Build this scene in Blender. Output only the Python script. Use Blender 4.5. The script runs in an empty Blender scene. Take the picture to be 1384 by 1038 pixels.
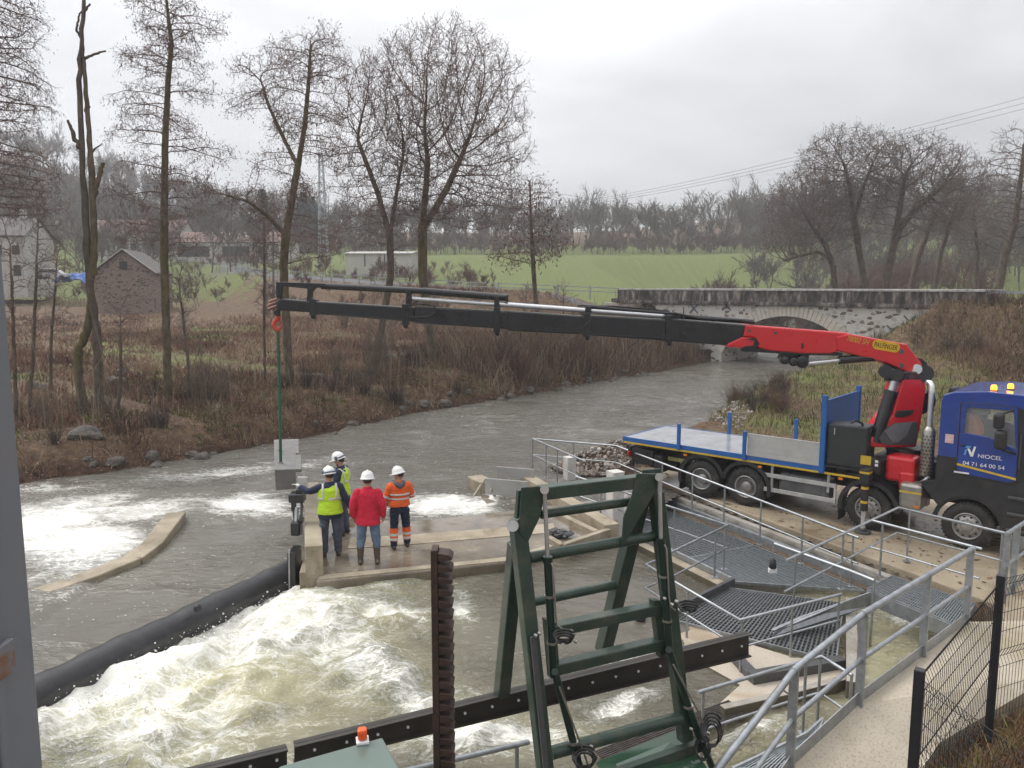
import bpy, bmesh, math, random
import numpy as np
from mathutils import Vector, Matrix, noise
V = Vector
rad = math.radians
random.seed(7)
np.random.seed(7)
scene = bpy.context.scene
COL = scene.collection

# ------------------------------------------------------------------ camera
CAMZ = 5.9
FPX = 1060.0
PITCH = math.atan(134 / 1060.0)
SP, CP = math.sin(PITCH), math.cos(PITCH)
cam = bpy.data.cameras.new('camera')
cam.sensor_width = 36.0
cam.lens = FPX / 1384.0 * 36.0
cam.clip_start = 0.05
cam.clip_end = 3000
camo = bpy.data.objects.new('camera', cam)
COL.objects.link(camo)
camo.location = (0, 0, CAMZ)
camo.rotation_euler = (math.pi / 2 - PITCH, 0, 0)
scene.camera = camo


def ray(u, v):
    x = (u - 692) / FPX
    y = -(v - 519) / FPX
    return V((x, CP + SP * y, -SP + CP * y))


def PZ(u, v, z):           # point of the level plane z seen at photo position u, v
    d = ray(u, v)
    return V((0, 0, CAMZ)) + d * ((z - CAMZ) / d.z)


def PY(u, v, Y):           # point at distance Y into the scene
    d = ray(u, v)
    return V((0, 0, CAMZ)) + d * (Y / d.y)


def PP(u, v, o, n):        # point of the plane through o with normal n
    d = ray(u, v)
    c = V((0, 0, CAMZ))
    return c + d * ((V(o) - c).dot(V(n)) / d.dot(V(n)))


# ------------------------------------------------------------------ materials
def newmat(name):
    m = bpy.data.materials.new(name)
    m.use_nodes = True
    nt = m.node_tree
    return m, nt, nt.nodes['Principled BSDF']


def N(nt, typ, **kw):
    n = nt.nodes.new(typ)
    for k, v in kw.items():
        if k.startswith('i_'):
            key = k[2:]
            key = int(key) if key.isdigit() else key
            n.inputs[key].default_value = v
        else:
            setattr(n, k, v)
    return n


def ramp(nt, stops):
    r = nt.nodes.new('ShaderNodeValToRGB')
    e = r.color_ramp.elements
    while len(e) < len(stops):
        e.new(0.5)
    for el, (p, c) in zip(e, stops):
        el.position = p
        el.color = (*c, 1) if len(c) == 3 else c
    return r


MATS = {}


def mat(name, c1, c2=None, scale=4.0, rough=0.6, metal=0.0, bump=0.0, bscale=None, detail=6.0, coat=0.0,
        dirt=None, dirt_amt=0.5, dirt_scale=1.2, stretch=(1, 1, 1), spec=0.5, lo=0.35, hi=0.65, rvar=0.12):
    if name in MATS:
        return MATS[name]
    m, nt, b = newmat(name)
    L = nt.links.new
    tc = N(nt, 'ShaderNodeTexCoord')
    mp = N(nt, 'ShaderNodeMapping')
    mp.inputs['Scale'].default_value = stretch
    L(tc.outputs['Object'], mp.inputs[0])
    n1 = N(nt, 'ShaderNodeTexNoise', i_Scale=scale, i_Detail=detail, i_Roughness=0.62)
    L(mp.outputs[0], n1.inputs['Vector'])
    if c2 is None:
        c2 = tuple(min(1, x * 0.78) for x in c1)
    r = ramp(nt, [(lo, c2), (hi, c1)])
    L(n1.outputs['Fac'], r.inputs[0])
    out = r.outputs[0]
    if dirt is not None:
        n2 = N(nt, 'ShaderNodeTexNoise', i_Scale=dirt_scale, i_Detail=8.0, i_Roughness=0.7)
        L(mp.outputs[0], n2.inputs['Vector'])
        r2 = ramp(nt, [(0.48, (0, 0, 0)), (0.68, (1, 1, 1))])
        L(n2.outputs['Fac'], r2.inputs[0])
        mul = N(nt, 'ShaderNodeMath', operation='MULTIPLY')
        mul.inputs[1].default_value = dirt_amt
        L(r2.outputs[0], mul.inputs[0])
        mx = N(nt, 'ShaderNodeMix', data_type='RGBA')
        L(mul.outputs[0], mx.inputs[0])
        L(out, mx.inputs[6])
        mx.inputs[7].default_value = (*dirt, 1)
        out = mx.outputs[2]
    L(out, b.inputs['Base Color'])
    b.inputs['Metallic'].default_value = metal
    b.inputs['Specular IOR Level'].default_value = spec
    b.inputs['Coat Weight'].default_value = coat
    rr = N(nt, 'ShaderNodeMapRange')
    rr.inputs['To Min'].default_value = max(0.02, rough - rvar)
    rr.inputs['To Max'].default_value = min(1, rough + rvar)
    L(n1.outputs['Fac'], rr.inputs['Value'])
    L(rr.outputs[0], b.inputs['Roughness'])
    if bump > 0:
        n3 = N(nt, 'ShaderNodeTexNoise', i_Scale=bscale or scale * 4, i_Detail=5.0)
        L(mp.outputs[0], n3.inputs['Vector'])
        bp = N(nt, 'ShaderNodeBump')
        bp.inputs['Strength'].default_value = bump
        bp.inputs['Distance'].default_value = 0.03
        L(n3.outputs['Fac'], bp.inputs['Height'])
        L(bp.outputs[0], b.inputs['Normal'])
    MATS[name] = m
    return m


# ------------------------------------------------------------------ mesh builder
class MB:
    def __init__(s):
        s.v, s.f, s.mi, s.sm = [], [], [], []
        s.cur = 0
        s.smooth = False

    def add(s, vs, fs, smooth=None):
        o = len(s.v)
        s.v.extend([tuple(p) for p in vs])
        sm = s.smooth if smooth is None else smooth
        for f in fs:
            s.f.append([i + o for i in f])
            s.mi.append(s.cur)
            s.sm.append(sm)
        return s

    def frame(s, p0, p1, up=(0, 0, 1)):
        d = (V(p1) - V(p0)).normalized()
        u = V(up)
        if abs(d.dot(u)) > 0.985:
            u = V((0, 1, 0)) if abs(d.y) < 0.9 else V((1, 0, 0))
        x = d.cross(u).normalized()
        y = x.cross(d).normalized()
        return d, x, y

    def box(s, c, size, rot=None, bev=0.0):
        sx, sy, sz = size[0] / 2, size[1] / 2, size[2] / 2
        R = rot if rot is not None else Matrix.Identity(3)
        if bev <= 0:
            vs = [V(c) + R @ V((x * sx, y * sy, z * sz)) for z in (-1, 1) for y in (-1, 1) for x in (-1, 1)]
            s.add(vs, [(0, 2, 3, 1), (4, 5, 7, 6), (0, 1, 5, 4), (2, 6, 7, 3), (0, 4, 6, 2), (1, 3, 7, 5)])
        else:
            b = min(bev, sx * .9, sy * .9, sz * .9)
            bm = bmesh.new()
            bmesh.ops.create_cube(bm, size=1)
            for w in bm.verts:
                w.co = V((w.co.x * sx * 2, w.co.y * sy * 2, w.co.z * sz * 2))
            bmesh.ops.bevel(bm, geom=bm.edges[:], offset=b, segments=2, affect='EDGES', profile=0.5)
            bm.verts.index_update()
            s.add([V(c) + R @ w.co for w in bm.verts], [[w.index for w in f.verts] for f in bm.faces])
            bm.free()
        return s

    def bar(s, p0, p1, w, h=None, up=(0, 0, 1), bev=0.0):
        h = w if h is None else h
        p0, p1 = V(p0), V(p1)
        d, x, y = s.frame(p0, p1, up)
        R = Matrix((x, d, y)).transposed()
        return s.box((p0 + p1) / 2, (w, (p1 - p0).length, h), R, bev)

    def cyl(s, p0, p1, r0, r1=None, n=12, caps=True, smooth=True):
        r1 = r0 if r1 is None else r1
        d, x, y = s.frame(p0, p1)
        vs, fs = [], []
        for p, r in ((V(p0), r0), (V(p1), r1)):
            for k in range(n):
                a = 2 * math.pi * k / n
                vs.append(p + (x * math.cos(a) + y * math.sin(a)) * r)
        for k in range(n):
            k2 = (k + 1) % n
            fs.append((k, k2, n + k2, n + k))
        s.add(vs, fs, smooth)
        if caps:
            s.add(vs, [list(range(n - 1, -1, -1)), list(range(n, 2 * n))], False)
        return s

    def tube(s, pts, r, n=8, caps=True):
        pts = [V(p) for p in pts]
        m = len(pts)
        rs = r if isinstance(r, (list, tuple)) else [r] * m
        vs, fs = [], []
        px = None
        for i, p in enumerate(pts):
            d = (pts[min(i + 1, m - 1)] - pts[max(i - 1, 0)])
            if d.length < 1e-9:
                d = V((0, 0, 1))
            d.normalize()
            if px is None:
                u = V((0, 0, 1)) if abs(d.z) < 0.95 else V((1, 0, 0))
                x = d.cross(u).normalized()
            else:
                x = (px - d * px.dot(d))
                x = x.normalized() if x.length > 1e-6 else d.orthogonal().normalized()
            px = x
            y = x.cross(d)
            for k in range(n):
                a = 2 * math.pi * k / n
                vs.append(p + (x * math.cos(a) + y * math.sin(a)) * rs[i])
        for i in range(m - 1):
            for k in range(n):
                k2 = (k + 1) % n
                fs.append((i * n + k, i * n + k2, (i + 1) * n + k2, (i + 1) * n + k))
        s.add(vs, fs, True)
        if caps:
            s.add(vs, [list(range(n - 1, -1, -1)), list(range((m - 1) * n, m * n))], False)
        return s

    def prism(s, poly, ext):      # polygon of 3-D points swept by vector ext
        poly = [V(p) for p in poly]
        n = len(poly)
        e = V(ext)
        vs = poly + [p + e for p in poly]
        fs = [list(range(n)), list(range(2 * n - 1, n - 1, -1))]
        for k in range(n):
            k2 = (k + 1) % n
            fs.append((k2, k, n + k, n + k2))
        return s.add(vs, fs)

    def lathe(s, prof, origin, axis, n=20, smooth=True):   # prof = [(along, radius)]
        o, ax = V(origin), V(axis).normalized()
        d, x, y = s.frame(o, o + ax)
        vs, fs = [], []
        for (t, r) in prof:
            for k in range(n):
                a = 2 * math.pi * k / n
                vs.append(o + ax * t + (x * math.cos(a) + y * math.sin(a)) * r)
        for i in range(len(prof) - 1):
            for k in range(n):
                k2 = (k + 1) % n
                fs.append((i * n + k, i * n + k2, (i + 1) * n + k2, (i + 1) * n + k))
        s.add(vs, fs, smooth)
        return s

    def quad(s, a, b, c, d):
        return s.add([a, b, c, d], [(0, 1, 2, 3)])

    def build(s, name, mats, parent=None, local=False, origin=None, bevel=0.0, recalc=True):
        if not isinstance(mats, (list, tuple)):
            mats = [mats]
        me = bpy.data.meshes.new(name)
        vs = s.v
        if parent is not None and not local:
            inv = world(parent).inverted()
            vs = [tuple(inv @ V(p)) for p in vs]
        elif parent is None and origin is None and vs:
            a = np.array(vs)
            lo, hi = a.min(0), a.max(0)
            origin = V(((lo[0] + hi[0]) / 2, (lo[1] + hi[1]) / 2, lo[2]))
        if parent is None and origin is not None:
            origin = V(origin)
            vs = [tuple(V(p) - origin) for p in vs]
        me.from_pydata(vs, [], s.f)
        for m in mats:
            me.materials.append(m)
        me.polygons.foreach_set('material_index', s.mi)
        me.polygons.foreach_set('use_smooth', s.sm)
        if recalc and len(s.f) < 60000:
            bm = bmesh.new()
            bm.from_mesh(me)
            bmesh.ops.recalc_face_normals(bm, faces=bm.faces[:])
            bm.to_mesh(me)
            bm.free()
        me.update()
        o = bpy.data.objects.new(name, me)
        COL.objects.link(o)
        if parent is not None:
            o.parent = parent
        elif origin is not None:
            o.location = origin
        if bevel > 0:
            md = o.modifiers.new('bevel', 'BEVEL')
            md.width = bevel
            md.segments = 2
            md.limit_method = 'ANGLE'
            md.angle_limit = rad(35)
        return o


def world(o):
    m = Matrix.LocRotScale(o.location, o.rotation_euler, o.scale)
    return world(o.parent) @ m if o.parent else m


def tag(o, label=None, cat=None, group=None, kind=None):
    if label:
        o['label'] = label
    if cat:
        o['category'] = cat
    if group:
        o['group'] = group
    if kind:
        o['kind'] = kind
    return o


def empty(name, loc, rz=0.0, label=None, cat=None, group=None):
    o = bpy.data.objects.new(name, None)
    COL.objects.link(o)
    o.location = loc
    o.rotation_euler = (0, 0, rz)
    return tag(o, label, cat, group)


def copy_tree(o, parent=None):
    c = o.copy()
    COL.objects.link(c)
    c.parent = parent
    for ch in [x for x in COL.objects if x.parent == o]:
        copy_tree(ch, c)
    return c


def text_mesh(body, size, M, name, m, parent, ext=0.004, font_scale_x=1.0, shear=0.0):
    cu = bpy.data.curves.new('t', 'FONT')
    cu.body = body
    cu.size = size
    cu.extrude = ext
    cu.shear = shear
    cu.align_x = 'CENTER'
    cu.align_y = 'CENTER'
    to = bpy.data.objects.new('t', cu)
    COL.objects.link(to)
    bpy.context.view_layer.update()
    dg = bpy.context.evaluated_depsgraph_get()
    me = bpy.data.meshes.new_from_object(to.evaluated_get(dg))
    bpy.data.objects.remove(to)
    S = Matrix.Diagonal((font_scale_x, 1, 1, 1))
    me.transform(M @ S)
    me.materials.clear()
    me.materials.append(m)
    o = bpy.data.objects.new(name, me)
    COL.objects.link(o)
    o.parent = parent
    return o


def fbm(x, y, z=0.0, o=4):
    return noise.fractal(V((x, y, z)), 1.0, 2.0, o)


def smooth(a, b, x):
    t = min(1, max(0, (x - a) / (b - a)))
    return t * t * (3 - 2 * t)
HAZE = 0.0007
# ------------------------------------------------------------------ sky, light, air
w = bpy.data.worlds.new('World')
scene.world = w
w.use_nodes = True
nt = w.node_tree
L = nt.links.new
bg = nt.nodes['Background']
SUN_EL, SUN_AZ = rad(48), rad(-60)
sky = N(nt, 'ShaderNodeTexSky', sky_type='NISHITA')
sky.sun_disc = False
sky.sun_elevation = SUN_EL
sky.sun_rotation = SUN_AZ
tc = N(nt, 'ShaderNodeTexCoord')
mp = N(nt, 'ShaderNodeMapping')
mp.inputs['Scale'].default_value = (1.0, 1.0, 2.6)
mp.inputs['Rotation'].default_value = (0, 0.25, 0.4)
L(tc.outputs['Generated'], mp.inputs[0])
cn = N(nt, 'ShaderNodeTexNoise', i_Scale=2.3, i_Detail=5.0, i_Roughness=0.52, i_Distortion=0.35)
L(mp.outputs[0], cn.inputs['Vector'])
cr = ramp(nt, [(0.30, (5.0, 5.05, 5.2)), (0.5, (6.6, 6.62, 6.75)), (0.70, (8.4, 8.35, 8.4))])
L(cn.outputs['Fac'], cr.inputs[0])
# the cloud layer is thinner (brighter) towards the hidden sun, upper left
dt = N(nt, 'ShaderNodeVectorMath', operation='DOT_PRODUCT')
L(tc.outputs['Generated'], dt.inputs[0])
dt.inputs[1].default_value = V((-0.75, 0.45, 0.48)).normalized()
dm = N(nt, 'ShaderNodeMapRange')
dm.inputs['From Min'].default_value = -0.2
dm.inputs['From Max'].default_value = 1.0
dm.inputs['To Min'].default_value = 0.66
dm.inputs['To Max'].default_value = 1.22
L(dt.outputs['Value'], dm.inputs['Value'])
cm = N(nt, 'ShaderNodeVectorMath', operation='SCALE')
L(cr.outputs[0], cm.inputs[0])
# overcast sky: the zenith is brighter than the horizon
sx_ = N(nt, 'ShaderNodeSeparateXYZ')
L(tc.outputs['Generated'], sx_.inputs[0])
zr = N(nt, 'ShaderNodeMapRange')
zr.inputs['From Min'].default_value = 0.0
zr.inputs['From Max'].default_value = 1.0
zr.inputs['To Min'].default_value = 0.66
zr.inputs['To Max'].default_value = 2.2
L(sx_.outputs['Z'], zr.inputs['Value'])
zm = N(nt, 'ShaderNodeMath', operation='MULTIPLY')
L(dm.outputs[0], zm.inputs[0])
L(zr.outputs[0], zm.inputs[1])
L(zm.outputs[0], cm.inputs['Scale'])
mx = N(nt, 'ShaderNodeMix', data_type='RGBA')
mx.inputs[0].default_value = 0.93
L(sky.outputs[0], mx.inputs[6])
L(cm.outputs[0], mx.inputs[7])
L(mx.outputs[2], bg.inputs['Color'])
bg.inputs['Strength'].default_value = 0.1

sun = bpy.data.lights.new('sun', 'SUN')
sun.energy = 1.4
sun.angle = rad(25)
sun.color = (1, 0.96, 0.9)
so = bpy.data.objects.new('sun', sun)
COL.objects.link(so)
sd = V((math.sin(SUN_AZ) * math.cos(SUN_EL), math.cos(SUN_AZ) * math.cos(SUN_EL), math.sin(SUN_EL)))
so.rotation_euler = (-sd).to_track_quat('-Z', 'Y').to_euler()
scene.view_settings.view_transform = 'Standard'
scene.view_settings.look = 'None'
scene.view_settings.exposure = 0.52
scene.view_settings.gamma = 1

if HAZE:
    hm = bpy.data.materials.new('haze_air')
    hm.use_nodes = True
    hn = hm.node_tree
    hn.nodes.remove(hn.nodes['Principled BSDF'])
    pv = hn.nodes.new('ShaderNodeVolumePrincipled')
    pv.inputs['Color'].default_value = (0.93, 0.95, 1, 1)
    pv.inputs['Density'].default_value = HAZE
    pv.inputs['Anisotropy'].default_value = 0.0
    hn.links.new(pv.outputs[0], hn.nodes['Material Output'].inputs['Volume'])
    b = MB()
    b.box((0, 300, 75), (1240, 660, 170))
    hz = b.build('haze', hm)
    tag(hz, kind='stuff')
scene.cycles.volume_bounces = 1
scene.cycles.max_bounces = 6
scene.cycles.diffuse_bounces = 2
scene.cycles.glossy_bounces = 3
scene.cycles.transmission_bounces = 4
scene.cycles.transparent_max_bounces = 12
scene.cycles.use_denoising = True

# ------------------------------------------------------------------ plan of river, road
RZ = -0.12
left_bank = [PZ(u, v, RZ) for u, v in [(20, 657), (33, 655), (100, 645), (200, 632), (300, 612), (400, 596), (470, 580), (560, 560), (650, 545),
                                       (740, 530), (800, 518), (880, 505), (940, 493), (978, 486)]]
left_bank = [(-30, 6), (-24, 15), (-19, 21)] + [(p.x, p.y) for p in left_bank] + [(22, 82), (30, 110), (45, 150)]
PADA, PADB = PZ(905, 655, 0), PZ(1250, 780, 0)
E2 = V((-.446, .895, 0))      # along the fish pass, away from the camera
E1 = V((.895, .446, 0))
right_bank = [(60, 145), (42, 108), (34, 78)] + [(p.x, p.y) for p in [PZ(u, v, RZ) for u, v in [(1110, 504), (1040, 525), (985, 548), (945, 572), (890, 598), (830, 612), (790, 622), (745, 628)]]]
right_bank += [(3.4, 23.4), (4.6, 22.6), (PADB.x + .1, PADB.y), (8.9, 12.9), (6.6, 11.2), (4.9, 9.2), (3.2, 6.2), (2, 2), (2, -12)]
river_poly = np.array(left_bank + right_bank + [(-30, -12)])
road_line = np.array([(-70, 235), (-62, 200), (-60, 165), (-42, 130), (-18, 96), (-2, 79), (9.1 + 2.2, 68 + 2.3), (29.95 + 2.2, 50 + 2.3), (44, 40), (70, 25)])
road_z = np.array([13, 12, 10, 8.0, 6.3, 5.4, 4.75, 4.75, 4.9, 5.3])


def seg_dist(P, poly, closed=False):
    A = poly if not closed else poly
    B = np.roll(poly, -1, axis=0) if closed else poly[1:]
    A = poly if closed else poly[:-1]
    best = np.full(len(P), 1e9)
    bi = np.zeros(len(P), int)
    bt = np.zeros(len(P))
    for i in range(len(A)):
        d = B[i] - A[i]
        t = np.clip(((P - A[i]) @ d) / max(1e-9, d @ d), 0, 1)
        q = A[i] + t[:, None] * d
        r = np.hypot(*(P - q).T)
        k = r < best
        best[k], bi[k], bt[k] = r[k], i, t[k]
    return best, bi, bt


def inside(P, poly):
    x, y = P[:, 0], P[:, 1]
    c = np.zeros(len(P), bool)
    n = len(poly)
    for i in range(n):
        x1, y1 = poly[i]
        x2, y2 = poly[(i + 1) % n]
        cond = ((y1 > y) != (y2 > y))
        with np.errstate(divide='ignore', invalid='ignore'):
            xi = (x2 - x1) * (y - y1) / (y2 - y1 + 1e-12) + x1
        c ^= cond & (x < xi)
    return c


def ss(a, b, x):
    t = np.clip((x - a) / (b - a), 0, 1)
    return t * t * (3 - 2 * t)


def vnoise(P, s, o=4, z=0.0):
    return np.array([noise.fractal(V((p[0] * s, p[1] * s, z)), 1.0, 2.0, o) for p in P])


def heights(P, detail=True):
    P = np.asarray(P, float)
    x, y = P[:, 0], P[:, 1]
    d, _, _ = seg_dist(P, river_poly, True)
    ins = inside(P, river_poly)
    r = np.hypot(x, y)
    f = 0.75 + 0.9 * ss(25, 60, y) + 1.4 * ss(60, 100, y) + 7 * ss(95, 190, y) + 3.5 * ss(140, 215, y) + 9 * ss(200, 300, y) + 12 * ss(270, 460, y)
    f = f + 38 * np.exp(-(((x + 250) / 85) ** 2 + ((y - 350) / 110) ** 2))          # wooded hill, left
    f = f + 5 * ss(40, 190, x) * ss(60, 200, y)                                    # rise on the right
    f = f + 13 * np.exp(-(((x - 160) / 80) ** 2 + ((y - 330) / 80) ** 2))
    right = (x > 3 + (y - 22) * .55) & (y < 66)
    side = np.where(right, 0.35 + 0.9 * ss(26, 48, y) + 1.3 * ss(14, 40, x + 0 * y), f)
    f = np.where(y < 66, np.where(right, side, f), f)
    # near, right of the works: made ground
    near = (y < 14) & (x > 1.5)
    f = np.where(near, 0.05 + .28 * ss(12.5, 9.0, y) + .36 * ss(0, .35, (x - 3.67) * .632 - (y - 7.07) * .775), f)
    rd, ri, rt = seg_dist(P, road_line)
    rz = road_z[ri] * (1 - rt) + road_z[np.minimum(ri + 1, len(road_z) - 1)] * rt
    emb = rz - np.maximum(0, rd - 3.6) * 0.62
    f = np.where(y > 26, np.maximum(f, emb), f)
    f = np.where(rd < 3.8, rz - 0.05, f)
    if detail:
        n1 = vnoise(P, .35)
        f = f + np.where((rd < 4) | near, 0, n1 * 0.22 * ss(0.5, 4, d))
    prof = np.where(right | near, RZ - .15 + d * 0.7, RZ - 0.12 + np.minimum(d, 1.6) * 0.62 + np.maximum(0, d - 1.6) * 0.30)
    edge = vnoise(P, .8, 3, 5.0) * .22 if detail else 0
    g = np.where(near & (x > 3.2), f, np.minimum(f, prof + edge))
    pad = inside(P, np.array(PAD_POLY))
    g = np.where(pad, -0.35, g)
    g = np.where(ins, np.where(y < 23, -3.0, -1.3), g)
    return g, d, ins, rd


PAD_POLY = [(3.6, 25.0), (4.69, 22.79), (PADB.x, PADB.y), (9.0, 14.0), (8.5, 12.6), (8.9, 10.4), (15, 8.6), (34, 8.6), (34, 22), (20, 22.5), (12, 23.5), (7, 25.6)]


def hz1(x, y):
    return float(heights([(x, y)], True)[0][0])


def axis_pts(lo, hi, d0, d1, step, grow):
    a = list(np.arange(d0, d1, step))
    s, p = step, d1
    while p < hi:
        a.append(p)
        s *= grow
        p += s
    a.append(hi)
    s, p = step, d0 - step
    while p > lo:
        a.append(p)
        s *= grow
        p -= s
    a.append(lo)
    return np.array(sorted(set(a)))


def grid_mesh(xs, ys):
    X, Y = np.meshgrid(xs, ys)
    P = np.stack([X.ravel(), Y.ravel()], 1)
    nx, ny = len(xs), len(ys)
    i = np.arange(nx * ny).reshape(ny, nx)
    F = np.stack([i[:-1, :-1].ravel(), i[:-1, 1:].ravel(), i[1:, 1:].ravel(), i[1:, :-1].ravel()], 1)
    return P, F


def np_object(name, co, F, m, attrs=None, smooth=True):
    me = bpy.data.meshes.new(name)
    used = np.unique(F)
    remap = -np.ones(len(co), int)
    remap[used] = np.arange(len(used))
    co = co[used]
    F = remap[F]
    n = F.shape[1]
    me.vertices.add(len(co))
    me.vertices.foreach_set('co', co.astype(np.float32).ravel())
    me.loops.add(F.size)
    me.loops.foreach_set('vertex_index', F.astype(np.int32).ravel())
    me.polygons.add(len(F))
    me.polygons.foreach_set('loop_start', (np.arange(len(F)) * n).astype(np.int32))
    me.polygons.foreach_set('loop_total', np.full(len(F), n, np.int32))
    me.polygons.foreach_set('use_smooth', np.full(len(F), smooth))
    me.update(calc_edges=True)
    for k, a in (attrs or {}).items():
        at = me.attributes.new(k, 'FLOAT', 'POINT')
        at.data.foreach_set('value', a[used].astype(np.float32))
    me.materials.append(m)
    o = bpy.data.objects.new(name, me)
    COL.objects.link(o)
    return o


# ------------------------------------------------------------------ ground
def ground_mat():
    m, nt, b = newmat('ground')
    L = nt.links.new
    tc = N(nt, 'ShaderNodeTexCoord')
    n1 = N(nt, 'ShaderNodeTexNoise', i_Scale=0.35, i_Detail=8.0, i_Roughness=0.7)
    n2 = N(nt, 'ShaderNodeTexNoise', i_Scale=3.2, i_Detail=9.0, i_Roughness=0.75)
    L(tc.outputs['Object'], n1.inputs['Vector'])
    L(tc.outputs['Object'], n2.inputs['Vector'])
    litter = ramp(nt, [(0.28, (0.03, 0.022, 0.015)), (0.43, (0.09, 0.06, 0.04)), (0.57, (0.16, 0.105, 0.065)), (0.72, (0.27, 0.20, 0.125))])
    L(n2.outputs['Fac'], litter.inputs[0])
    grass = ramp(nt, [(0.3, (0.07, 0.085, 0.025)), (0.5, (0.125, 0.155, 0.045)), (0.72, (0.22, 0.205, 0.09))])
    L(n2.outputs['Fac'], grass.inputs[0])
    at = N(nt, 'ShaderNodeAttribute', attribute_name='grass')
    ad = N(nt, 'ShaderNodeMath', operation='ADD')
    L(at.outputs['Fac'], ad.inputs[0])
    L(n1.outputs['Fac'], ad.inputs[1])
    st = N(nt, 'ShaderNodeMapRange')
    st.inputs['From Min'].default_value = 0.92
    st.inputs['From Max'].default_value = 1.12
    L(ad.outputs[0], st.inputs['Value'])
    mx = N(nt, 'ShaderNodeMix', data_type='RGBA')
    L(st.outputs[0], mx.inputs[0])
    L(litter.outputs[0], mx.inputs[6])
    L(grass.outputs[0], mx.inputs[7])
    rdat = N(nt, 'ShaderNodeAttribute', attribute_name='road')
    rc = ramp(nt, [(0.3, (0.10, 0.10, 0.105)), (0.7, (0.17, 0.17, 0.175))])
    L(n2.outputs['Fac'], rc.inputs[0])
    mx2 = N(nt, 'ShaderNodeMix', data_type='RGBA')
    L(rdat.outputs['Fac'], mx2.inputs[0])
    L(mx.outputs[2], mx2.inputs[6])
    L(rc.outputs[0], mx2.inputs[7])
    red = N(nt, 'ShaderNodeAttribute', attribute_name='mud')
    mx3 = N(nt, 'ShaderNodeMix', data_type='RGBA')
    L(red.outputs['Fac'], mx3.inputs[0])
    L(mx2.outputs[2], mx3.inputs[6])
    mc = ramp(nt, [(0.3, (0.02, 0.013, 0.010)), (0.52, (0.075, 0.043, 0.028)), (0.7, (0.15, 0.10, 0.065))])
    L(n2.outputs['Fac'], mc.inputs[0])
    L(mc.outputs[0], mx3.inputs[7])
    L(mx3.outputs[2], b.inputs['Base Color'])
    b.inputs['Roughness'].default_value = 0.9
    b.inputs['Specular IOR Level'].default_value = 0.2
    bp = N(nt, 'ShaderNodeBump')
    bp.inputs['Strength'].default_value = 0.8
    bp.inputs['Distance'].default_value = 0.12
    L(n2.outputs['Fac'], bp.inputs['Height'])
    L(bp.outputs[0], b.inputs['Normal'])
    return m


xs = axis_pts(-600, 600, -24, 40, 0.42, 1.09)
ys = axis_pts(-15, 620, -15, 62, 0.42, 1.06)
GP, GF = grid_mesh(xs, ys)
gh, gd, gi, grd = heights(GP)
gx, gy = GP[:, 0], GP[:, 1]
grass = 0.2 + 0.13 * ss(4, 12, gd) * (gy > 24) + 0.45 * ss(75, 120, gy)
grass = np.where((gx > 3 + (gy - 22) * .55) & (gy < 66), 0.34 + .12 * ss(18, 8, gd), grass)
grass = grass + 0.35 * np.exp(-(((gx + 26) / 10) ** 2 + ((gy - 64) / 16) ** 2)) + .16 * np.exp(-(((gx + 18) / 6) ** 2 + ((gy - 42) / 8) ** 2))
grass = np.where((grd < 14) & (gy > 26), grass - .12, grass)
grass = np.where((gx > 22) & (gy > 24) & (gy < 62), grass - .22, grass)
grass = grass - .22 * ss(-2, -30, gx) * ss(130, 95, gy) * ss(70, 80, gy)
grass = np.where((gy < 14) & (gx > 1.5), 0.25, grass)
wood = ss(235, 260, gy)
grass = grass - wood * 0.5 + 0.5 * np.exp(-(((gx - 150) / 60) ** 2 + ((gy - 320) / 60) ** 2))
road = (grd < 3.0).astype(float) * ((gx < 8) | (gx > 30)) * (gy > 26)
mud = ss(1.6, .3, gd) * (~gi) * (gy > 20) * (gx < 20)
ground = np_object('ground', np.column_stack([GP, gh]), GF, ground_mat(), dict(grass=grass, road=road, mud=mud))
tag(ground, kind='structure')


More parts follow.
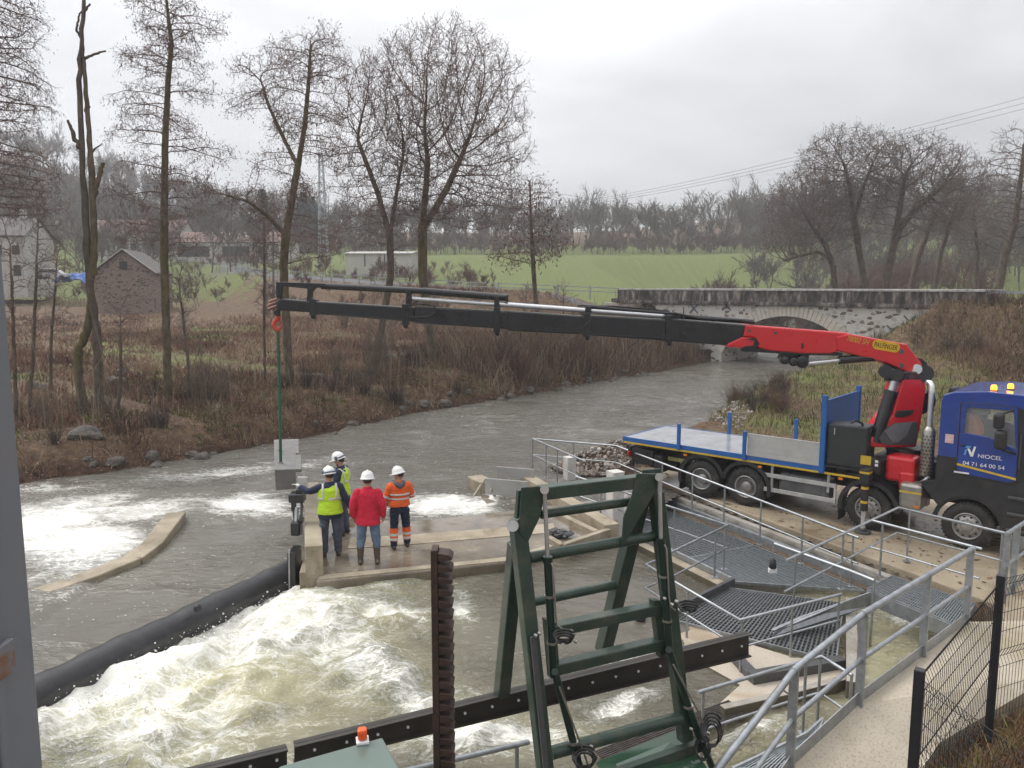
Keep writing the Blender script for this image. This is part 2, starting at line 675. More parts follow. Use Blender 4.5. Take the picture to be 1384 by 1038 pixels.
# ------------------------------------------------------------------ water
def water_mat(name, deep, churn, foamc, bump_scale, bump_str, fscale, bdist=0.16, flecks=.75, fine=.62):
    m, nt, b = newmat(name)
    L = nt.links.new
    tc = N(nt, 'ShaderNodeTexCoord')
    fa = N(nt, 'ShaderNodeAttribute', attribute_name='foam')
    ca = N(nt, 'ShaderNodeAttribute', attribute_name='churn')
    mp = N(nt, 'ShaderNodeMapping')
    mp.inputs['Rotation'].default_value = (0, 0, rad(-28))
    mp.inputs['Scale'].default_value = (1.0, 1.9, 1)
    L(tc.outputs['Object'], mp.inputs[0])
    nz = N(nt, 'ShaderNodeTexNoise', i_Scale=fscale, i_Detail=9.0, i_Roughness=0.66, i_Distortion=0.9)
    L(mp.outputs[0], nz.inputs['Vector'])
    nf = N(nt, 'ShaderNodeTexNoise', i_Scale=fscale * 11, i_Detail=7.0, i_Roughness=0.75)
    L(mp.outputs[0], nf.inputs['Vector'])
    # foam threshold
    a1 = N(nt, 'ShaderNodeMath', operation='MULTIPLY_ADD')
    L(nf.outputs['Fac'], a1.inputs[0])
    a1.inputs[1].default_value = fine
    L(nz.outputs['Fac'], a1.inputs[2])
    a2 = N(nt, 'ShaderNodeMath', operation='ADD')
    L(a1.outputs[0], a2.inputs[0])
    L(fa.outputs['Fac'], a2.inputs[1])
    st = N(nt, 'ShaderNodeMapRange', interpolation_type='SMOOTHSTEP')
    st.inputs['From Min'].default_value = 1.13
    st.inputs['From Max'].default_value = 1.62
    # thin bright filaments of foam drawn out by the current
    wp_ = N(nt, 'ShaderNodeTexNoise', i_Scale=fscale * 1.1, i_Detail=5.0, i_Roughness=0.6, i_Distortion=1.6)
    L(mp.outputs[0], wp_.inputs['Vector'])
    fa1 = N(nt, 'ShaderNodeMath', operation='SUBTRACT')
    L(wp_.outputs['Fac'], fa1.inputs[0])
    fa1.inputs[1].default_value = 0.5
    fa2 = N(nt, 'ShaderNodeMath', operation='ABSOLUTE')
    L(fa1.outputs[0], fa2.inputs[0])
    fa3 = N(nt, 'ShaderNodeMapRange')
    fa3.inputs['From Min'].default_value = 0.0
    fa3.inputs['From Max'].default_value = 0.055
    fa3.inputs['To Min'].default_value = 1.0
    fa3.inputs['To Max'].default_value = 0.0
    L(fa2.outputs[0], fa3.inputs['Value'])
    fa4 = N(nt, 'ShaderNodeMath', operation='MULTIPLY')
    L(fa3.outputs[0], fa4.inputs[0])
    L(fa.outputs['Fac'], fa4.inputs[1])
    fa5 = N(nt, 'ShaderNodeMath', operation='MULTIPLY_ADD')
    L(fa4.outputs[0], fa5.inputs[0])
    fa5.inputs[1].default_value = 0.38
    L(a2.outputs[0], fa5.inputs[2])
    L(fa5.outputs[0], st.inputs['Value'])
    fk = N(nt, 'ShaderNodeTexNoise', i_Scale=7.0, i_Detail=3.0, i_Roughness=0.7)  # small white flecks: bits of foam, plus water sparkle painted into the colour
    L(mp.outputs[0], fk.inputs['Vector'])
    fk2 = N(nt, 'ShaderNodeMath', operation='MULTIPLY_ADD')
    L(fa.outputs['Fac'], fk2.inputs[0])
    fk2.inputs[1].default_value = 0.35
    L(fk.outputs['Fac'], fk2.inputs[2])
    fk3 = N(nt, 'ShaderNodeMapRange')
    fk3.inputs['From Min'].default_value = 0.73
    fk3.inputs['From Max'].default_value = 0.80
    fk3.inputs['To Max'].default_value = flecks
    L(fk2.outputs[0], fk3.inputs['Value'])
    fmx = N(nt, 'ShaderNodeMath', operation='MAXIMUM')
    L(st.outputs[0], fmx.inputs[0])
    L(fk3.outputs[0], fmx.inputs[1])
    mx = N(nt, 'ShaderNodeMix', data_type='RGBA')
    L(ca.outputs['Fac'], mx.inputs[0])
    mx.inputs[6].default_value = (*deep, 1)
    mx.inputs[7].default_value = (*churn, 1)
    mx2 = N(nt, 'ShaderNodeMix', data_type='RGBA')
    L(fmx.outputs[0], mx2.inputs[0])
    L(mx.outputs[2], mx2.inputs[6])
    mx2.inputs[7].default_value = (*foamc, 1)
    L(mx2.outputs[2], b.inputs['Base Color'])
    rr = N(nt, 'ShaderNodeMapRange')
    rr.inputs['To Min'].default_value = 0.09
    rr.inputs['To Max'].default_value = 0.75
    L(fmx.outputs[0], rr.inputs['Value'])
    L(rr.outputs[0], b.inputs['Roughness'])
    b.inputs['IOR'].default_value = 1.45
    n3 = N(nt, 'ShaderNodeTexNoise', i_Scale=bump_scale, i_Detail=6.0, i_Roughness=0.58, i_Distortion=0.4)
    L(mp.outputs[0], n3.inputs['Vector'])
    hsum = N(nt, 'ShaderNodeMath', operation='MULTIPLY_ADD')
    L(st.outputs[0], hsum.inputs[0])
    hsum.inputs[1].default_value = 0.35
    L(n3.outputs['Fac'], hsum.inputs[2])
    bp = N(nt, 'ShaderNodeBump')
    cur = N(nt, 'ShaderNodeTexNoise', i_Scale=.28, i_Detail=3.0, i_Distortion=.8)
    L(mp.outputs[0], cur.inputs['Vector'])
    cur2 = N(nt, 'ShaderNodeMapRange')
    cur2.inputs['From Min'].default_value = .38
    cur2.inputs['From Max'].default_value = .62
    cur2.inputs['To Min'].default_value = bump_str * .18
    cur2.inputs['To Max'].default_value = bump_str
    L(cur.outputs['Fac'], cur2.inputs['Value'])
    L(cur2.outputs[0], bp.inputs['Strength'])
    bp.inputs['Distance'].default_value = bdist
    L(hsum.outputs[0], bp.inputs['Height'])
    L(bp.outputs[0], b.inputs['Normal'])
    return m


def P2(u, v, z=RZ):
    p = PZ(u, v, z)
    return np.array((p.x, p.y))


def blob(P, u, v, ru, rv, rot=0.0, z=RZ):
    """soft elliptical patch, centre and extents given on the photo and laid out on the water plane"""
    c = P2(u, v, z)
    ex = P2(u + ru * math.cos(rot), v + ru * math.sin(rot), z) - c
    ey = P2(u - rv * math.sin(rot), v + rv * math.cos(rot), z) - c
    M = np.linalg.inv(np.array([ex, ey]).T)
    q = (P - c) @ M.T
    return np.exp(-(q ** 2).sum(1) * 1.0)


TUBE_A, TUBE_B = PZ(402, 772, -.36), PZ(40, 938, -.36)
dam = np.array([(-40, TUBE_B.y - 8), (TUBE_B.x - 5, TUBE_B.y - 9), (TUBE_B.x, TUBE_B.y), (TUBE_A.x, TUBE_A.y)] +
               [tuple(P2(u, v, -.05)) for u, v in [(430, 778), (560, 765), (690, 754), (760, 725), (832, 700)]] + [(3.8, 20.8), (4.9, 22.0), (9, 14.2)])

# the river above the weir
xs = axis_pts(-40, 60, -15, 20, 0.16, 1.06)
ys = axis_pts(3, 150, 9, 30, 0.14, 1.016)
WP, WF = grid_mesh(xs, ys)
up_poly = np.array([tuple(p) for p in dam] + [(9, 30), (60, 40), (60, 150), (-40, 150)])
cen = WP[WF].mean(1)
keep = inside(cen, up_poly) & (seg_dist(cen, river_poly, True)[0] * np.where(inside(cen, river_poly), 0, 1) < 2.5)
WF = WF[keep]
wx, wy = WP[:, 0], WP[:, 1]
rap = np.maximum.reduce([blob(WP, 105, 735, 105, 46), blob(WP, 60, 705, 110, 34, -.25), blob(WP, 190, 690, 90, 16, -.12) * .7])
fo = np.maximum.reduce([
    rap * 1.0, blob(WP, 340, 682, 62, 15) * 1.0, blob(WP, 600, 682, 70, 14) * 1.05, blob(WP, 660, 675, 14, 26, .8) * .9,
    blob(WP, 300, 640, 150, 10, -.1) * .5, blob(WP, 60, 660, 90, 8) * .4, blob(WP, 160, 780, 80, 14, -.35) * .7])
below = (wy < P2(330, 702)[1]) & (wx > P2(240, 702)[0]) & (wx < P2(398, 700)[0])     # smooth pool below the sill
fo = np.where(below, fo * .1, fo)
fo = fo * 0.62 + 0.20 - 0.02 * below + 0.03 * ss(26, 40, wy)
amp = (0.012 + 0.02 * ss(-.2, .3, vnoise(WP, .16, 3, 21.0))) + 0.2 * np.clip(fo - .28, 0, 1) + 0.04 * ss(22, 36, wy) - .012 * below
nn = vnoise(WP, 1.35, 4, 2.0)
n2 = vnoise(WP, .6, 3, 9.0)
wz = RZ + nn * amp + n2 * (0.02 + 0.06 * np.clip(fo - .28, 0, 1)) - 0.10 * below
river = np_object('river', np.column_stack([WP, wz]), WF,
                  water_mat('river_water', (0.125, 0.114, 0.094), (0.32, 0.305, 0.25), (0.80, 0.79, 0.74), 2.6, 1.0, 1.0, .20),
                  dict(foam=fo, churn=np.clip(rap + blob(WP, 480, 600, 100, 30) * 0.0, 0, 1)))
tag(river, kind='structure')

# the pool below the weir
LZ = -0.68
xs = axis_pts(-14, 12, -9.5, 3.5, 0.075, 1.1)
ys = axis_pts(-4, 24, 5.0, 18, 0.075, 1.1)
WP, WF = grid_mesh(xs, ys)
cen = WP[WF].mean(1)
dn_poly = np.array([tuple(p) for p in dam] + [(12, 10), (12, -6), (-40, -6)])
dd, _, _ = seg_dist(cen, dam)
keep = inside(cen, dn_poly) | (dd < .5)
WF = WF[keep]
wx, wy = WP[:, 0], WP[:, 1]
z = LZ
td = seg_dist(WP, np.array([(TUBE_B.x, TUBE_B.y), (TUBE_A.x, TUBE_A.y)]))[0]
churn = np.maximum.reduce([blob(WP, 250, 930, 270, 110, -.15, z), blob(WP, 420, 860, 150, 75, -.3, z), blob(WP, 120, 1010, 240, 130, 0, z),
                           blob(WP, 500, 930, 120, 60, .2, z) * .8, blob(WP, 700, 990, 130, 40, 0, z) * .45, blob(WP, 1190, 880, 110, 90, 0, z) * .85, blob(WP, 1010, 1000, 120, 40, -.3, z) * .5, blob(WP, 1160, 810, 60, 40, 0, z) * .7])
fo = np.maximum.reduce([np.exp(-(td / .55) ** 2) * 1.05, blob(WP, 230, 890, 200, 42, -.45, z) * .95, blob(WP, 400, 810, 90, 26, -.3, z) * .9,
                        blob(WP, 480, 800, 110, 14, .1, z) * .6, blob(WP, 350, 870, 190, 60, -.2, z) * .72, blob(WP, 480, 900, 130, 45, .5, z) * .62,
                        blob(WP, 520, 850, 60, 12, .1, z) * .7, blob(WP, 560, 945, 90, 25, .45, z) * .72, blob(WP, 660, 1000, 110, 22, -.1, z) * .85,
                        blob(WP, 622, 838, 26, 18, .8, z) * .75, blob(WP, 170, 985, 190, 90, 0, z) * .55, blob(WP, 855, 905, 60, 20, -.4, z) * .6, blob(WP, 840, 955, 60, 14, -.3, z) * .8,
                        blob(WP, 590, 970, 60, 40, 0, z) * .7, blob(WP, 1215, 835, 40, 10, .3, z) * .6, blob(WP, 1020, 990, 70, 14, -.3, z) * .5])
churn = np.clip(churn + fo * .25, 0, 1)
fo = fo * 0.60 + 0.12 * churn + 0.228
turb = np.clip(churn * .75 + fo - .25, 0, 1.2)
flow = np.column_stack([wx * .8 + wy * .6, -wx * .6 + wy * .8]) * np.array([[.6, 1.0]])
nn = vnoise(flow, 1.5, 6, 3.0)
rid = 1 - np.abs(vnoise(flow, .9, 4, 12.0)) * 2
pd_ = seg_dist(WP, dam[3:9])[0]
wz = z + 0.43 * np.exp(-(pd_ / 3.2) ** 2) * ss(.1, 1.4, td) * ss(3.1, 4.1, -((WP[:, 0] - PADB.x) * E1.x + (WP[:, 1] - PADB.y) * E1.y)) + 0.02 * nn + turb * (0.24 * nn + 0.14 * rid) + np.exp(-(td / .8) ** 2) * .07
wz = np.where(pd_ < 1.6, np.minimum(wz, -.17), wz)
pool = np_object('pool', np.column_stack([WP, wz]), WF,
                 water_mat('pool_water', (0.105, 0.094, 0.07), (0.39, 0.365, 0.215), (0.82, 0.81, 0.74), 3.2, 0.9, 1.5, .22, .25, .50),
                 dict(foam=fo, churn=churn))
tag(pool, kind='structure')

# ------------------------------------------------------------------ bridge
BA, BB = V((9.1, 68, 0)), V((29.95, 50, 0))
BD = (BB - BA).normalized()
BN = V((-BD.y, BD.x, 0))
if BN.y < 0:
    BN = -BN


def BS(u, v):
    p = PP(u, v, BA, BN)
    return (p - BA).dot(BD), p.z


def bp3(s, z, off=0.0):
    return BA + BD * s + BN * off + V((0, 0, z))


def masonry(name, base, dark, mortar, sc):
    m, nt, b = newmat(name)
    L = nt.links.new
    tc = N(nt, 'ShaderNodeTexCoord')
    mp = N(nt, 'ShaderNodeMapping')
    mp.inputs['Scale'].default_value = (1, 1, 1.7)
    L(tc.outputs['Object'], mp.inputs[0])
    vo = N(nt, 'ShaderNodeTexVoronoi', i_Scale=sc, feature='F1')
    vo.inputs['Randomness'].default_value = 0.9
    L(mp.outputs[0], vo.inputs['Vector'])
    ve = N(nt, 'ShaderNodeTexVoronoi', i_Scale=sc, feature='DISTANCE_TO_EDGE')
    ve.inputs['Randomness'].default_value = 0.9
    L(mp.outputs[0], ve.inputs['Vector'])
    cr = ramp(nt, [(0.24, dark), (0.40, base), (0.8, tuple(min(1, c * 1.1) for c in base)), (1, tuple(c * .8 for c in base))])
    L(vo.outputs['Color'], cr.inputs[0])
    nz = N(nt, 'ShaderNodeTexNoise', i_Scale=1.0, i_Detail=8.0, i_Roughness=.7)
    L(tc.outputs['Object'], nz.inputs['Vector'])
    er = ramp(nt, [(0.03, (1, 1, 1)), (0.12, (0, 0, 0))])
    L(ve.outputs['Distance'], er.inputs[0])
    mx = N(nt, 'ShaderNodeMix', data_type='RGBA')
    L(er.outputs[0], mx.inputs[0])
    L(cr.outputs[0], mx.inputs[6])
    mx.inputs[7].default_value = (*mortar, 1)
    mul = N(nt, 'ShaderNodeMix', data_type='RGBA', blend_type='MULTIPLY')
    mul.inputs[0].default_value = 0.35
    rr = ramp(nt, [(0.3, (.5, .48, .45)), (0.6, (1, 1, 1))])
    L(nz.outputs['Fac'], rr.inputs[0])
    L(mx.outputs[2], mul.inputs[6])
    L(rr.outputs[0], mul.inputs[7])
    L(mul.outputs[2], b.inputs['Base Color'])
    b.inputs['Roughness'].default_value = .9
    bpn = N(nt, 'ShaderNodeBump')
    bpn.inputs['Strength'].default_value = .5
    bpn.inputs['Distance'].default_value = .05
    L(ve.outputs['Distance'], bpn.inputs['Height'])
    L(bpn.outputs[0], b.inputs['Normal'])
    return m


m_rubble = masonry('bridge_rubble', (0.47, 0.45, 0.42), (0.15, 0.115, 0.09), (0.53, 0.51, 0.48), 2.6)
m_barn = masonry('barn_rubble', (0.20, 0.145, 0.12), (0.09, 0.06, 0.05), (0.25, 0.21, 0.18), 3.0)
m_ring = mat('arch_stone', (0.54, 0.50, 0.43), (0.40, 0.36, 0.31), 2.5, .9, bump=.3)


def parapet_mat():
    m, nt, b = newmat('parapet_stone')
    L = nt.links.new
    tc = N(nt, 'ShaderNodeTexCoord')
    mp = N(nt, 'ShaderNodeMapping')
    mp.inputs['Scale'].default_value = (1.6, 1.6, .35)
    L(tc.outputs['Object'], mp.inputs[0])
    n1 = N(nt, 'ShaderNodeTexNoise', i_Scale=1.5, i_Detail=8.0, i_Roughness=.72)
    L(mp.outputs[0], n1.inputs['Vector'])
    r = ramp(nt, [(0.40, (0.022, 0.02, 0.019)), (0.50, (0.07, 0.058, 0.052)), (0.59, (0.20, 0.175, 0.155)), (0.72, (0.46, 0.42, 0.38))])
    L(n1.outputs['Fac'], r.inputs[0])
    L(r.outputs[0], b.inputs['Base Color'])
    b.inputs['Roughness'].default_value = .9
    return m


m_par = parapet_mat()
m_coping = mat('coping_stone', (0.48, 0.46, 0.45), (0.22, 0.21, 0.20), 3.0, .9)
m_iron = mat('dark_iron', (0.10, 0.12, 0.15), None, 6, .6, .5)

bridge = empty('stone_bridge', bp3(12, 0), 0, 'stone road bridge with a blackened parapet and wide arch over the river', 'bridge')
sL, _ = BS(835, 400)
sR, _ = BS(1332, 400)
a0, _ = BS(975, 478)
ac, zc = BS(1064, 427)
a1 = ac + (ac - a0) * 0.98
WT = 4.35
W_ = 7.0


def arch_z(s, c, half, zs, zt):
    t = max(-1, min(1, (s - c) / half))
    # segmental arch through springing zs and crown zt
    rise = zt - zs
    R = (half * half + rise * rise) / (2 * rise)
    return zt - R + math.sqrt(max(0, R * R - (t * half) ** 2))


halfA = (a1 - a0) / 2
cA = (a0 + a1) / 2
sc, szc = BS(874, 410)
halfS = (BS(892, 420)[0] - BS(856, 420)[0]) / 2
pts = [(sL - 1.5, 0.8), (sc - halfS, 0.8)]
for k in range(13):
    s_ = sc - halfS + 2 * halfS * k / 12
    pts.append((s_, szc - halfS + math.sqrt(max(0, halfS ** 2 - (s_ - sc) ** 2))))
pts += [(sc + halfS, 0.8), (a0 - .9, .8), (a0 - .9, -1), (a0, -1.0)]
zs = 0.55
for k in range(25):
    s_ = a0 + (a1 - a0) * k / 24
    pts.append((s_, arch_z(s_, cA, halfA, zs, zc)))
pts += [(a1, -1.0), (sR + 1.0, -1.0), (sR + 1.0, WT), (sL - 1.5, WT)]
b = MB()
b.prism([bp3(s, z) for s, z in pts], BN * W_)
b.build('wall', m_rubble, bridge)
b = MB()
nv = 34
for k in range(nv):
    s0 = a0 + (a1 - a0) * k / nv
    s1 = a0 + (a1 - a0) * (k + .93) / nv
    z0, z1 = arch_z(s0, cA, halfA, zs, zc), arch_z(s1, cA, halfA, zs, zc)
    nrm = V((-(z1 - z0), 0, s1 - s0)).normalized()
    th = .78
    q = [bp3(s0, z0 - .02, -.05), bp3(s1, z1 - .02, -.05), bp3(s1 + nrm.x * th, z1 + nrm.z * th, -.05), bp3(s0 + nrm.x * th, z0 + nrm.z * th, -.05)]
    b.prism(q, BN * .12)
b.build('arch_ring', m_ring, bridge)
Rb = Matrix.Rotation(math.atan2(BD.y, BD.x), 3, 'Z')
for off in (-.06, W_ - .34):
    b = MB()
    k = sL
    while k < sR:
        e = min(k + 2.05, sR)
        b.box(bp3((k + e) / 2, WT + .69, off + .2), (e - k - .012, .4, .82), Rb, .015)
        k = e
    b.build('parapet', m_par, bridge)
    b = MB()
    k = sL
    while k < sR:
        e = min(k + 1.5, sR)
        b.box(bp3((k + e) / 2, WT + 1.17, off + .2), (e - k - .008, .5, .14), Rb, .02)
        k = e
    b.build('coping', m_coping, bridge)
    b = MB()
    b.box(bp3((sL + sR) / 2, WT + .14, off + .18), (sR - sL, .68, .26), Rb, .03)
    b.build('string_course', m_par, bridge)
b = MB()
b.box(bp3((sL + sR) / 2, WT + .2, W_ / 2), (sR - sL + 2, W_ - 1, .36), Rb)
b.build('deck', mat('asphalt', (0.07, 0.07, 0.072), (0.05, 0.05, 0.05), 6, .8), bridge)
for (u, v) in [(1229, 434), (1206, 447), (1250, 447), (982, 413), (938, 417)]:
    s_, z_ = BS(u, v)
    b = MB()
    for sg in (1, -1):
        b.bar(bp3(s_ - .36, z_ - .36 * sg, -.03 - .02 * (sg > 0)), bp3(s_ + .36, z_ + .36 * sg, -.03 - .02 * (sg > 0)), .04, .09, up=BD)
    b.build('tie_anchor', m_iron, bridge)

# ------------------------------------------------------------------ guard rails along the road
m_galv = mat('galvanised', (0.42, 0.44, 0.46), (0.30, 0.32, 0.34), 9, .42, .75, rvar=.15, dirt=(.22, .22, .21), dirt_amt=.35, dirt_scale=3)
m_white = mat('white_paint', (0.78, 0.78, 0.76), (0.66, 0.66, 0.64), 5, .5)


def guard_rail(pts, label, post_gap, n_beams=2, name='guard_rail', hgt=.85, m=None):
    m = m or m_galv
    root = empty(name, pts[0], 0, label, 'guard rail')
    b = MB()
    for k in range(n_beams):
        zz = hgt - .12 - k * .36
        for p, q in zip(pts[:-1], pts[1:]):
            b.bar(V(p) + V((0, 0, zz)), V(q) + V((0, 0, zz)), .05, .16 if n_beams == 1 else .09)
    b.build('beam', m, root)
    Ls = [(V(q) - V(p)).length for p, q in zip(pts[:-1], pts[1:])]
    T, s_ = sum(Ls), 0
    while s_ < T:
        a = s_
        for (p, q), l in zip(zip(pts[:-1], pts[1:]), Ls):
            if a <= l:
                pp = V(p).lerp(V(q), a / l)
                break
            a -= l
        b = MB()
        b.box(pp + V((0, 0, hgt / 2 - .1)), (.12, .12, hgt + .2))
        b.build('post', m, root)
        s_ += post_gap
    return root


rl = [(9.6, 67.8, 4.75), (-4.6, 76.6, 5.35), (-20.8, 93.5, 6.25), (-44.6, 127.2, 7.9)]
guard_rail(rl, 'pale two bar guard rail along the road left of the bridge', 3.2, 2, hgt=.95)
q0 = bp3(sR + .2, WT + .4, 0.0)
guard_rail([q0, q0 + BD * 9 + V((0, 0, .1)), q0 + BD * 26 + V((0, 0, .3))], 'grey steel guard rail on the embankment right of the bridge', 2.6, 1, hgt=.8)
# ------------------------------------------------------------------ the crane truck (local axes: x forward, y to the far side, z up)
TH = V((.7506, -.6608, 0)).normalized()
TL = V((-TH.y, TH.x, 0))
TO = V((11.0, 17.95, 0))
truck = empty('crane_truck', TO, math.atan2(TH.y, TH.x), 'blue flatbed truck with a red folding crane parked on the concrete beside the river', 'truck')
TM = world(truck)
TMI = TM.inverted()


def TT(u, v, y=-1.25):
    return TMI @ PP(u, v, TO + TL * y, TL)


m_blue = mat('truck_blue', (0.016, 0.05, 0.27), (0.012, 0.038, 0.22), 2, .22, coat=.6, dirt=(.07, .07, .09), dirt_amt=.25, dirt_scale=2.5, rvar=.06)
m_blue2 = mat('stake_blue', (0.018, 0.125, 0.40), (0.014, 0.10, 0.33), 3, .4, dirt=(.08, .07, .06), dirt_amt=.35, dirt_scale=3)
m_blk = mat('black_plastic', (0.022, 0.022, 0.024), (0.014, 0.014, 0.015), 5, .5, dirt=(.07, .06, .05), dirt_amt=.3, dirt_scale=3)
m_crblk = mat('crane_black', (0.011, 0.012, 0.015), (0.008, 0.008, 0.010), 3, .3, coat=.3, dirt=(.06, .06, .06), dirt_amt=.22, dirt_scale=2)
m_red = mat('crane_red', (0.66, 0.016, 0.024), (0.56, 0.013, 0.02), 2.5, .3, coat=.4, dirt=(.25, .02, .02), dirt_amt=.4, dirt_scale=2.5)
m_alu = mat('aluminium', (0.56, 0.56, 0.55), (0.42, 0.42, 0.41), 4, .42, .35, dirt=(.25, .23, .2), dirt_amt=.35, dirt_scale=3)
m_deck = mat('wet_deck', (0.34, 0.35, 0.37), (0.25, 0.26, 0.28), 2.0, .2, .1, dirt=(.12, .11, .1), dirt_amt=.45, dirt_scale=2.2)
m_chrome = mat('chrome', (0.70, 0.71, 0.73), (0.6, 0.61, 0.63), 6, .2, .7)
m_yel = mat('yellow_tape', (0.62, 0.42, 0.04), (0.5, 0.33, 0.03), 8, .45)
m_ora = mat('orange_lens', (0.8, 0.22, 0.01), None, 8, .3)
m_tyre = mat('tyre_rubber', (0.026, 0.025, 0.024), (0.018, 0.017, 0.017), 6, .8, dirt=(.10, .085, .065), dirt_amt=.5, dirt_scale=4)
m_rim = mat('wheel_silver', (0.45, 0.44, 0.43), (0.25, 0.24, 0.23), 7, .45, .5, dirt=(.10, .085, .07), dirt_amt=.6, dirt_scale=6)
m_grey = mat('board_grey', (0.46, 0.46, 0.44), (0.40, 0.40, 0.385), 1.6, .5, dirt=(.24, .23, .2), dirt_amt=.4, dirt_scale=2.2)
m_decal = mat('white_decal', (0.8, 0.8, 0.8), None, 5, .5)
m_dgrey = mat('dark_grey_cover', (0.075, 0.075, 0.078), (0.06, 0.06, 0.062), 5, .5)
m_stain = mat('stainless', (0.46, 0.44, 0.41), (0.34, 0.32, 0.29), 8, .35, .8)


def emis(name, c, s):
    m, nt, b = newmat(name)
    b.inputs['Base Color'].default_value = (*c, 1)
    b.inputs['Emission Color'].default_value = (*c, 1)
    b.inputs['Emission Strength'].default_value = s
    return m


m_lamp = emis('beacon_light', (1, .30, .02), 3.5)


def glass_mat():
    m, nt, b = newmat('window_glass')
    b.inputs['Base Color'].default_value = (0.88, 0.92, 0.92, 1)
    b.inputs['Roughness'].default_value = .03
    b.inputs['Transmission Weight'].default_value = 0.9
    b.inputs['IOR'].default_value = 1.05
    b.inputs['Coat Weight'].default_value = 1.0
    b.inputs['Coat Roughness'].default_value = .02
    return m


m_glass = glass_mat()


def tb(name, m, parent=None, bevel=0.0):
    def f(b):
        return b.build(name, m, parent or truck, local=True, bevel=bevel)
    return f


# chassis
b = MB()
for y in (-.42, .42):
    b.box((-3.9, y, .98), (10.3, .09, .30))
for x in (-9, -7.6, -5.9, -4.4, -3.3, -.9, .6):
    b.box((x, 0, .98), (.1, .8, .22))
for x in (0, -2.12):
    b.cyl((x, -1.0, .53), (x, 1.0, .53), .07)
for x in (-5.25, -6.55):
    b.cyl((x, -1.0, .53), (x, 1.0, .53), .1)
    b.box((x, 0, .53), (.42, .5, .42), bev=.08)
    for y in (-.5, .5):
        b.box((x, y, .75), (.9, .09, .12))
b.box((-5.9, -.6, .7), (.5, .25, .3))
b.box((-8.55, -.85, .85), (.75, .5, .46), bev=.03)
b.box((-8.0, -.95, .72), (.28, .35, .5), bev=.03)
b.box((-8.9, 0, .62), (.12, 2.3, .14))
b.box((-9.0, 0, .95), (.1, 2.2, .3))
b.cyl((-8.5, -.62, .6), (-7.6, -.62, .6), .15)
tb('chassis', m_blk)(b)
b = MB()
b.box((-8.97, -1.05, .9), (.08, .3, .14), bev=.02)
tb('tail_light', mat('red_lens', (.5, .01, .01), None, 5, .3))(b)

# bed
bed = MB()
bed.box((-6.15, 0, 1.375), (5.9, 2.46, .05))
bed_o = tb('flatbed', m_deck)(bed)
b = MB()
for y in (-1.245, 1.245):
    b.box((-6.15, y, 1.345), (5.95, .03, .13))
b.box((-9.125, 0, 1.345), (.03, 2.52, .13))
tb('bed_edge', m_blue2, bed_o)(b)
b = MB()
b.box((-5.66, -1.252, 1.253), (6.85, .03, .05))
tb('reflective_strip', m_yel, bed_o)(b)
b = MB()
for x in np.arange(-8.9, -3.3, .55):
    b.box((x, 0, 1.29), (.07, 2.38, .10))
b.box((-6.15, -.42, 1.19), (5.8, .09, .12))
b.box((-6.15, .42, 1.19), (5.8, .09, .12))
tb('cross_bearers', m_blk, bed_o)(b)
for (x, y, z0, z1) in [(-7.25, -1.285, 1.27, 2.02), (-5.29, -1.285, 1.27, 2.05), (-6.97, 1.27, 1.3, 2.06), (-4.92, 1.27, 1.3, 2.08)]:
    b = MB()
    b.box((x, y, (z0 + z1) / 2), (.10, .07, z1 - z0), bev=.012)
    tb('stake', m_blue2)(b)
b = MB()
b.box((-4.27, -1.25, 1.70), (1.9, .035, .60), bev=.008)
for z in (1.42, 1.56, 1.70, 1.84, 1.98):
    b.box((-4.27, -1.268, z), (1.88, .006, .012))
tb('side_board', m_grey)(b)
hb = MB()
hb.box((-3.23, 0, 2.24), (.05, 2.4, 1.66))
for y in np.arange(-1, 1.1, .5):
    hb.box((-3.265, y, 2.24), (.03, .06, 1.6))
hbo = tb('headboard', m_blue2)(hb)
for y in (-1.26, 1.26):
    b = MB()
    b.box((-3.25, y, 2.22), (.13, .1, 1.96), bev=.012)
    tb('post', m_blue2, hbo)(b)
# tool box behind the crane
b = MB()
b.box((-2.68, -.95, 2.0), (.96, .62, 1.04), bev=.05)
tbx = tb('tool_cabinet', mat('cabinet_black', (0.03, 0.032, 0.034), (0.022, 0.024, 0.026), 4, .42))(b)
b = MB()
b.box((-2.98, -1.268, 2.33), (.02, .02, .16), bev=.005)
tb('handle', m_alu, tbx)(b)
b = MB()
b.box((-2.68, -.9, 1.44), (1.0, .66, .06))
b.box((-2.9, -.6, 1.2), (.1, .1, .5))
tb('cabinet_shelf', m_blk, tbx)(b)


